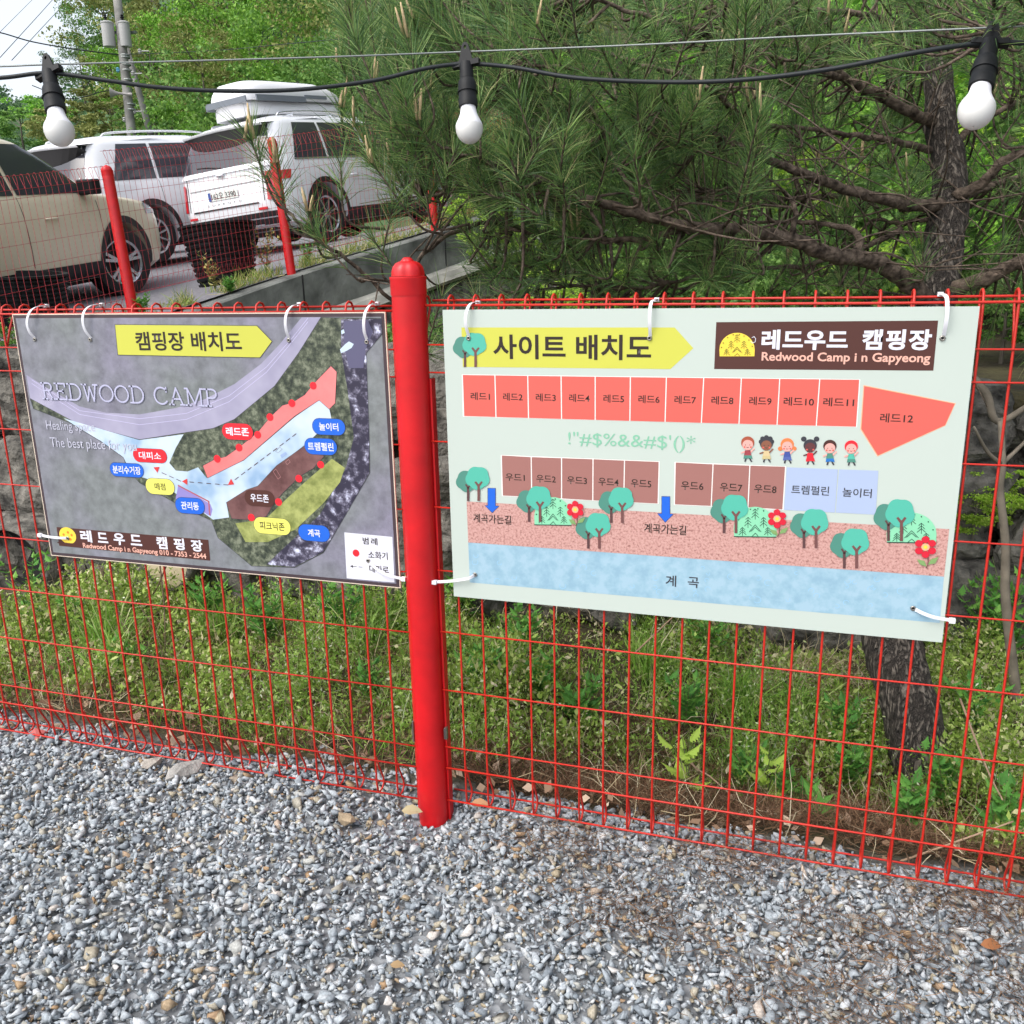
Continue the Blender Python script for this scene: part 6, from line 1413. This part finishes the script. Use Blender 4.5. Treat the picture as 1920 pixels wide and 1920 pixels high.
# grass blades
x, y = region(46000); keep = gr.random(len(x)) < (.25 + .9 * smooth(clump(x + 9, y), .45, .7)) * np.clip(.18 + .9 * (1 - smooth(x, -2.0, -.6)) + .5 * (dens(x, y, 4, 4) > .75), 0, 1); keep &= y > 2.2 + .25 * smooth(x, -.9, -.5) * (1 - smooth(x, .3, .6)); x, y = x[keep], y[keep]; n_ = len(x)
p0 = np.c_[x, y, slope_z(x, y)]; d = rand_dirs(n_, gr, 2.2); L_ = gr.uniform(.04, .11, n_) * (1 + .5 * (dens(x, y, 4, 4) > .7)); p1 = p0 + d * (L_ * .55)[:, None]; d2 = d + rand_dirs(n_, gr) * .5 - np.array([0, 0, .45]); d2 /= np.linalg.norm(d2, axis=1)[:, None]; p2 = p1 + d2 * (L_ * .5)[:, None]
V_, F_ = strips(p0, p1, p2, gr.uniform(.0018, .004, n_), perp(d, gr)); M['grass'] = island_mat("grass_blades", [(0, (.11, .24, .03)), (.5, (.22, .42, .06)), (.85, (.36, .54, .12)), (1, (.62, .58, .34))], rough=.5, transl=.3)
tag(obj("grass", mesh_np("grass", V_, F_.ravel(), 3), M['grass'], kind="stuff"), "green grass blades among the weeds behind the fence", "grass")
# loose taller herbs: thin stems carrying small leaves and pale flower heads
ns_ = 13000; x, y = region(ns_); k_ = gr.random(len(x)) < smooth(clump(x + 3.3, y), .50, .72); x, y = x[k_], y[k_]; keep = y > 2.26 + .22 * smooth(x, -.9, -.5) * (1 - smooth(x, .3, .6)); x, y = x[keep], y[keep]; ns_ = len(x)
sp0 = np.c_[x, y, slope_z(x, y)]; sd = rand_dirs(ns_, gr, 2.4); sl = gr.uniform(.08, .21, ns_) * (.7 + .8 * clump(x + 3.3, y)); sp2 = sp0 + sd * sl[:, None] + gr.normal(size=(ns_, 3)) * .015; sp1 = (sp0 + sp2) / 2 + gr.normal(size=(ns_, 3)) * .012
V1, F1 = strips(sp0, sp1, sp2, np.full(ns_, .0022), perp(sd, gr)); K_ = 12; tt = np.tile(np.linspace(.25, 1.0, K_), ns_); A0 = np.repeat(sp0, K_, 0); A2 = np.repeat(sp2, K_, 0); lp_ = A0 + (A2 - A0) * tt[:, None] + gr.normal(size=(ns_ * K_, 3)) * .006
U = rand_dirs(ns_ * K_, gr, .25); h = np.repeat(gr.uniform(.012, .026, ns_), K_) * gr.uniform(.7, 1.2, ns_ * K_) * (1.25 - .6 * tt); V2, F2 = quads_from(lp_, U, perp(U, gr), h * .42, h); F2 = np.concatenate([F2[:, [0, 1, 2]], F2[:, [0, 2, 3]]]) + len(V1)
M['herb'] = island_mat("loose_herbs", [(0, (.16, .30, .04)), (.4, (.28, .46, .07)), (.75, (.44, .60, .15)), (.9, (.60, .68, .34)), (1, (.78, .80, .64))], rough=.6, transl=.35)
tag(obj("loose_herbs", mesh_np("loose_herbs", np.concatenate([V1, V2]), np.concatenate([F1, F2]).ravel(), 3), M['herb'], kind="stuff"), "loose pale green flowering herbs standing above the low weeds", "weeds")
# tufts along the edge of the car park
ne = 5200; t = gr.random(ne) * (len(_path) - 14); i_ = t.astype(int); fr_ = (t - i_)[:, None]; PA = np.array(_path); q = PA[i_] * (1 - fr_) + PA[i_ + 1] * fr_; tn = PA[i_ + 1] - PA[i_]; tn /= np.linalg.norm(tn, axis=1)[:, None]
q = q + np.c_[-tn[:, 1], tn[:, 0], np.zeros(ne)] * (.04 + gr.random(ne)[:, None] ** 2 * .34); ok = dens(q[:, 0] * 2.3, q[:, 1] * 1.9, 2.0, .4) > .34; q = q[ok]; ne = len(q); q[:, 2] = lot_z(q[:, 0], q[:, 1])
d = rand_dirs(ne, gr, 2.0); L_ = gr.uniform(.04, .20, ne); p1 = q + d * (L_ * .55)[:, None]; p2 = p1 + (d + rand_dirs(ne, gr) * .6) * (L_ * .45)[:, None]; V_, F_ = strips(q, p1, p2, np.full(ne, .007), perp(d, gr))
M['verge'] = island_mat("verge_grass", [(0, (.14, .24, .04)), (.4, (.26, .36, .07)), (.7, (.42, .38, .14)), (1, (.56, .48, .26))], rough=.7, transl=.2)
tag(obj("verge_grass", mesh_np("verge_grass", V_, F_.ravel(), 3), M['verge'], kind="stuff"), "yellowing grass tufts along the car park edge under the rear fence", "grass")
# tall clumps of grass
c = np.array([(-2.35, 2.45), (-2.2, 2.9), (-1.55, 2.9), (-1.5, 3.1), (-.5, 3.2), (-.15, 3.1), (.05, 3.2), (-2.6, 2.7), (.95, 3.2), (-1.0, 2.9), (1.2, 2.7), (-.1, 2.75)]); k = gr.integers(0, len(c), 1500); x = c[k, 0] + gr.normal(size=1500) * .035; y = c[k, 1] + gr.normal(size=1500) * .035
p0 = np.c_[x, y, slope_z(x, y)]; d = rand_dirs(1500, gr, 2.6); L_ = gr.uniform(.14, .30, 1500); p1 = p0 + d * (L_ * .55)[:, None]; d2 = d + rand_dirs(1500, gr) * .6 - np.array([0, 0, .7]); d2 /= np.linalg.norm(d2, axis=1)[:, None]; p2 = p1 + d2 * (L_ * .5)[:, None]
V_, F_ = strips(p0, p1, p2, gr.uniform(.003, .006, 1500), perp(d, gr)); tag(obj("tall_grass", mesh_np("tall_grass", V_, F_.ravel(), 3), M['grass'], kind="stuff"), "taller arching grass clumps behind the fence", "grass")
# dry straw
def straw(nm_, x, y, L0, L1, w, up, m, label, cat, zoff=0.0, zf=slope_z):
    n_ = len(x); p0 = np.c_[x, y, zf(x, y) + gr.uniform(.005, .05, n_) + zoff]; d = rand_dirs(n_, gr, up); d[:, 2] = np.abs(d[:, 2]) * (.9 if up > .2 else .35); L_ = gr.uniform(L0, L1, n_)
    p1 = p0 + d * (L_ * .5)[:, None]; d2 = d + rand_dirs(n_, gr) * .55; d2[:, 2] -= .2; d2 /= np.linalg.norm(d2, axis=1)[:, None]; p2 = p1 + d2 * (L_ * .5)[:, None]
    V_, F_ = strips(p0, p1, p2, np.full(n_, w), perp(d, gr)); return tag(obj(nm_, mesh_np(nm_, V_, F_.ravel(), 3), m, kind="stuff"), label, cat)
M['straw'] = island_mat("dry_straw", [(0, (.20, .14, .07)), (.5, (.42, .34, .20)), (1, (.60, .54, .38))], rough=.8)
x, y = region(16000); k_ = gr.random(len(x)) < .22 + .9 * smooth(clump(x - 7.1, y + 2), .55, .72); x, y = x[k_], y[k_]; straw("dry_straw", x, y, .06, .22, .0021, .8, M['straw'], "pale dry straw strands scattered through the weeds", "straw")
x, y = gr.normal(.12, .16, 500), gr.normal(3.35, .12, 500); straw("straw_tangle", x, y, .10, .26, .0022, .9, M['straw'], "pale tangled dead vines under the site plan sign", "dead vines", .03)
# brown pine needle litter
M['litter'] = island_mat("fallen_needles", [(0, (.055, .028, .014)), (.5, (.13, .070, .038)), (1, (.26, .16, .09))], rough=.85)
n0 = 26000; x = np.concatenate([gr.uniform(-1.0, 1.6, n0), gr.uniform(-2.9, -1.0, 5000)]); y = 2.16 + gr.random(len(x)) ** 1.3 * .75
straw("needle_litter", x, y, .05, .11, .0014, .25, M['litter'], "brown fallen pine needles heaped along the back of the fence", "needle litter")
# needles and twigs strewn over the gravel
n1 = 4200; cx = np.array([(.2, 1.75), (.45, 1.95), (-.1, 1.95), (.55, 1.7), (-.5, 1.9), (-.3, 1.7), (.1, 1.55), (.65, 1.95)]); k = gr.integers(0, len(cx), n1); x = cx[k, 0] + gr.normal(size=n1) * .11; y = np.minimum(cx[k, 1] + gr.normal(size=n1) * .06, 2.08 - gr.random(n1) * .1)
straw("gravel_litter", x, y, .03, .075, .0013, .1, M['litter'], "brown needles caught among the gravel stones at the lower right", "needle litter", -.002, zf=lambda a, b2: near_z(a, b2) + .012)
# crumbled dead leaves at the fence foot
n_ = 900; x = gr.uniform(-2.9, 1.3, n_); y = 2.08 + gr.random(n_) * .42; p = np.c_[x, y, slope_z(x, y) + gr.uniform(.01, .04, n_)]; U = rand_dirs(n_, gr, .2); h = gr.uniform(.015, .045, n_); V_, F_ = quads_from(p, U, perp(U, gr), h * .6, h)
M['dead'] = island_mat("dead_leaves", [(0, (.16, .09, .05)), (.5, (.34, .22, .14)), (1, (.50, .38, .28))], rough=.8); tag(obj("leaf_litter", mesh_np("leaf_litter", V_, F_.ravel(), 4), M['dead'], kind="stuff"), "curled tan dead leaves along the foot of the fence", "leaf litter")

# ---- leafy plants that can be told apart
def lobed(n_l=5, s=1.0):
    pts = [(0, 0)]; 
    for i in range(n_l): t = (i + .5) / n_l; w = .34 * math.sin(math.pi * min(1, t * .9 + .12)); pts += [(w * 1.0, t * .92 - .02), (w * .55, t * .92 + .07)]
    L_ = pts[1:]; return [(0, 0)] + [(x, y) for x, y in L_] + [(0, 1.0)] + [(-x, y) for x, y in reversed(L_)]
def leaf_fan(mb, base, U, W_, s, prof, droop=.25):
    U = Vector(U.tolist()).normalized(); W_ = Vector(W_.tolist()).normalized(); N_ = U.cross(W_); b = Vector([float(q) for q in base])
    vs_ = [b + (U * y + W_ * x - N_ * (abs(x) * -.35 + y * y * droop)) * s for x, y in prof]; k = len(vs_); mid = [b + (U * t - N_ * (t * t * droop)) * s for t in (.33, .66)]
    h = k // 2; i0 = len(mb.v); mb.v += [tuple(v) for v in vs_] + [tuple(v) for v in mid]
    def near_mid(y): return i0 + (k if y < .5 else k + 1)
    for i in range(k):
        j = (i + 1) % k; y = (prof[i][1] + prof[j][1]) / 2
        mb.f.append((i0 + i, i0 + j, near_mid(y)))
    for i in range(k):
        a, b2_ = (prof[i - 1][1] + prof[i][1]) / 2, (prof[i][1] + prof[(i + 1) % k][1]) / 2
        if (a < .5) != (b2_ < .5): mb.f.append((i0 + i, i0 + k, i0 + k + 1))
def plant(name, label, x, y, h, nst, nleaf, ls, m, cat="plant", group=None, prof=None, spread=.5, single_leaves=False, z=None, lean=(0, 0)):
    z0 = float(slope_z(x, y)) if z is None else z; root = empty(name, (x, y, z0)); tag(root, label, cat, group); st = MB(); lf = MB(); prof = prof or lobed(4); r_ = np.random.default_rng(int(abs(x * 1000) + abs(y * 77)))
    for s in range(nst):
        a = r_.uniform(0, 6.28); tip = np.array([math.cos(a) * h * spread * r_.uniform(.2, 1) + lean[0] * h, math.sin(a) * h * spread * r_.uniform(.2, 1) + lean[1] * h, h * r_.uniform(.7, 1.05)]); P_ = bez([np.zeros(3), tip * np.array([.35, .35, .55]), tip], 5); st.tube(P_, list(np.linspace(.0028, .0012, len(P_))), 5, cap=False)
        for k in range(nleaf):
            t = .25 + .75 * (k + r_.random() * .5) / nleaf; p = P_[min(len(P_) - 1, int(t * (len(P_) - 1)))]; a2 = k * 2.4 + s; U = np.array([math.cos(a2), math.sin(a2), .45 - .5 * (1 - t)]); U /= np.linalg.norm(U); W_ = np.cross(U, [0, 0, 1.0]) + r_.normal(size=3) * .15; sz_ = ls * r_.uniform(.6, 1.15) * (1.15 - .45 * t)
            if single_leaves:
                q = MB(); leaf_fan(q, p, U, W_, sz_, prof); q.build("leaf", m, root)
            else: leaf_fan(lf, p, U, W_, sz_, prof)
    st.build("stem", mat("green_stem", (.12, .15, .05), .7) if "green_stem" not in bpy.data.materials else bpy.data.materials["green_stem"], root, True)
    if not single_leaves: lf.build("foliage", m, root)
    return root
LF1 = island_mat("mugwort_leaves", [(0, (.06, .19, .035)), (.5, (.12, .33, .055)), (1, (.22, .45, .08))], rough=.6, transl=.3); LF2 = island_mat("lime_leaves", [(0, (.34, .56, .05)), (.5, (.48, .68, .10)), (1, (.60, .74, .20))], rough=.55, transl=.4)
GP = "leafy weeds behind the fence"
PL = [((400, 1190), 2.95, .20, 5, 9, .055, "bushy mugwort clump under the left half of the map sign"), ((500, 1200), 2.9, .24, 6, 10, .055, "bushy mugwort clump below the map sign's emergency pool zone"), ((640, 1160), 2.95, .24, 6, 10, .055, "mugwort clump below the map sign's legend card"), ((50, 1100), 2.8, .30, 3, 10, .05, "tall bright weed at the left edge beside the drain pipe"),
      ((150, 1210), 2.8, .14, 4, 8, .045, "low leafy weed under the map sign's left corner"), ((900, 1260), 2.75, .16, 6, 9, .06, "leafy weed just right of the red post"), ((985, 1180), 3.1, .20, 4, 9, .055, "leafy weed under the lower left of the site plan sign"), ((1020, 1260), 2.8, .16, 6, 9, .065, "broad leafy clump right of the red post, under the blue stream strip"),
      ((1090, 1280), 2.75, .15, 5, 9, .06, "leafy clump under the middle of the site plan sign"), ((1290, 1240), 2.9, .16, 5, 8, .055, "green weed left of the tangled dead vines"), ((1580, 1250), 3.0, .16, 5, 9, .055, "green weed clump left of the pine trunk foot"), ((1600, 1330), 2.8, .13, 5, 8, .05, "short weed clump against the pine trunk's left side"),
      ((1850, 1210), 3.2, .18, 5, 9, .055, "green weed clump right of the pine trunk near the sign corner"), ((1700, 1560), 2.45, .13, 7, 9, .055, "dark green clump at the foot of the pine"), ((1880, 1500), 2.5, .17, 6, 9, .06, "leafy weed at the lower right edge of the fence"), ((1480, 1500), 2.55, .12, 5, 8, .045, "small green weed before the needle litter, left of the pine foot"),
      ((1400, 1450), 2.6, .13, 5, 8, .045, "fine leafed green weed in the middle of the right panel"), ((1780, 1400), 2.75, .16, 6, 9, .05, "weed clump just right of the pine trunk"), ((700, 1330), 2.55, .12, 5, 8, .045, "low weed clump just left of the red post"), ((250, 1330), 2.5, .12, 5, 8, .05, "low broad weed in the lower left weeds"), ((1850, 1180), 3.85, .26, 6, 9, .06, "tall weed in front of the boulders at the right edge"), ((1905, 1130), 3.8, .30, 5, 10, .06, "tallest weed against the boulders at the far right"), ((870, 1150), 3.3, .24, 6, 9, .055, "weed clump against the boulders just right of the red post"), ((1330, 1200), 3.4, .18, 6, 9, .05, "weed clump against the boulders under the sign's middle")]
for (px, py), Y, h, ns, nl, ls, lb in PL:
    p = PY(px, py, Y); plant("weed_plant", lb, p[0], Y, h * 1.35, ns + 2, nl + 3, ls * 1.15, LF1, group=GP)
p = PY(1300, 1400, 2.32); SP = [(1290, 1330), (1340, 1350), (1300, 1310)]
plant("sapling", "pale lime sapling with toothed leaves poking through the fence mesh", p[0] - .02, 2.42, .26, 3, 4, .085, LF2, "sapling", None, lobed(6), .35, True, lean=(0, -.35))
p = PY(1440, 1400, 2.5); plant("sapling", "second pale sapling, lower and right of the lime one", p[0], 2.55, .26, 3, 4, .075, LF2, "sapling", None, lobed(6), .35, True, lean=(-.1, -.3))
heart = [(0, 0), (.22, -.10), (.42, .06), (.44, .32), (.26, .68), (0, 1), (-.26, .68), (-.44, .32), (-.42, .06), (-.22, -.10)]
p = PY(1540, 1560, 2.38); plant("vine_plant", "low vine with heart shaped leaves behind the right panel", p[0], 2.36, .11, 5, 3, .058, LF1, "plant", None, heart, 1.1, True)
p = PY(1860, 930, 3.6)
# slim young trunk and bare stems
def stemline(name, pts, r0, r1, m, label, cat):
    m_ = MB(); P_ = bez([PY(*q) for q in pts], 6); m_.tube(P_, list(np.linspace(r0, r1, len(P_))), 7); return tag(m_.build(name, m, None, True), label, cat)
TWG = mat("grey_twig_bark", (.17, .145, .11), .9, var=.3, vscale=20)
YT = stemline("trunk", [(1912, 1345, 3.4), (1900, 1260, 3.4), (1885, 1120, 3.4), (1885, 1020, 3.42), (1875, 920, 3.45), (1880, 870, 3.45), (1876, 790, 3.5)], .020, .010, TWG, None, None)
yt = empty("young_tree", PY(1895, 1262, 3.4)); tag(yt, "slender grey young tree with cut forks at the right edge behind the fence", "young tree"); YT.data.transform(Matrix.Translation(-yt.location)); YT.parent = yt
y1_ = stemline("branch", [(1874, 868, 3.44), (1850, 845, 3.4), (1826, 800, 3.35)], .009, .004, TWG, None, None); y2_ = stemline("branch", [(1880, 868, 3.46), (1905, 845, 3.5), (1950, 800, 3.55)], .009, .005, TWG, None, None)
for b__ in (y1_, y2_): b__.data.transform(Matrix.Translation(-yt.location)); b__.parent = yt
stemline("fallen_bough", [(1815, 700, 3.6), (1850, 740, 3.6), (1870, 790, 3.6), (1930, 760, 3.6)], .018, .010, TWG, "thick grey branch beside the site plan sign's upper right edge", "branch")
DST = mat("dead_stem", (.085, .055, .030), .9)
for i, (pts, lb) in enumerate([([(185, 1060, 3.0), (215, 1130, 2.8), (250, 1230, 2.6)], "first thin dead stem leaning under the map sign's logo banner"), ([(190, 1062, 3.0), (225, 1150, 2.8), (265, 1225, 2.6)], "second thin dead stem leaning under the map sign's logo banner"), ([(312, 1060, 3.0), (290, 1110, 2.95), (262, 1130, 2.9), (290, 1180, 2.7), (308, 1235, 2.6)], "kinked dead stem in front of the sawn log"),
                               ([(300, 1060, 2.9), (308, 1140, 2.8), (310, 1225, 2.65)], "straight grey dead stem in front of the sawn log"), ([(1270, 1400, 2.5), (1305, 1440, 2.45), (1330, 1455, 2.42), (1370, 1490, 2.38)], "small forked dead branch on the needle litter"), ([(1190, 1225, 3.0), (1300, 1120, 3.1)], "pale stalk leaning behind the lower edge of the site plan sign"),
                               ([(1800, 1310, 2.8), (1850, 1440, 2.5), (1880, 1500, 2.35)], "long tan dead stalk right of the pine trunk"), ([(1660, 1625, 2.15), (1760, 1590, 2.15), (1900, 1540, 2.2)], "long pale reed lying along the fence foot at the right")]):
    stemline("dry_stalk", pts, .0035, .002, DST if i < 4 else M['dead'], lb, "dead stem")
# thin reddish plastic scrap and single dead leaves on the stones
m_ = MB(); q = PZ(48, 1388, .085) + np.array([0, .03, 0]); m_.add([(q[0] - .03, q[1] - .01, q[2] - .01), (q[0] + .03, q[1] - .012, q[2] - .004), (q[0] + .035, q[1] + .02, q[2] + .012), (q[0] - .02, q[1] + .03, q[2] + .002), (q[0] + .004, q[1] + .008, q[2] + .024)], [(0, 1, 4), (1, 2, 4), (2, 3, 4), (3, 0, 4)]); tag(m_.build("plastic_scrap", mat("faded_red_plastic", (.42, .10, .09), .7), None), "crumpled faded red plastic scrap at the fence foot, far left", "litter")
for (px, py), s, lb, c in (((772, 1518), .055, "large tan dead leaf lying left of the red post's foot", (.36, .30, .17)), ((900, 1505), .05, "orange brown dead leaf behind the right panel's bottom wires", (.45, .24, .12)), ((1860, 1770), .045, "rust brown dead leaf on the gravel at the right edge", (.28, .11, .04)), ((745, 1808), .03, "small ochre leaf on the gravel at the lower middle", (.30, .20, .10))):
    q = PZ(px, py, .105); mb = MB(); U = np.array([1, .2, .15]); leaf_fan(mb, q - U * s * .5, U, np.array([-.1, 1, .5]), s, [(0, 0), (.2, .2), (.28, .5), (.15, .8), (0, 1), (-.15, .8), (-.28, .5), (-.2, .2)], .3); mb.build("dead_leaf", mat("dead_leaf_tan", c, .8), None); tag(bpy.context.scene.objects[-1], lb, "leaf")
# weeds by the rear fence
for (px, py, d), h, n_, lf, lb in (((500, 512, 9.6), .5, 9, 'o', "yellowish dry weed clump left of the middle rear post"), ((405, 548, 8.9), .40, 7, 'o', "yellowish weed before the black ribbed tub"), ((575, 495, 9.6), .22, 6, 'g', "green tuft right of the middle rear post"), ((430, 550, 8.6), .16, 8, 'g', "low green weed on the wall edge under the ribbed tub"), ((268, 590, 7.7), .18, 7, 'g', "green tuft at the foot of the nearest rear post")):
    q = PD(px, py, d); plant("weed_plant", lb, q[0], q[1], h, n_, 9, .07, LF1 if lf == 'g' else island_mat("dry_yellow_leaves", [(0, (.20, .15, .04)), (.5, (.36, .30, .08)), (1, (.50, .46, .20))], rough=.7), "plant", "weeds along the rear fence", z=q[2])
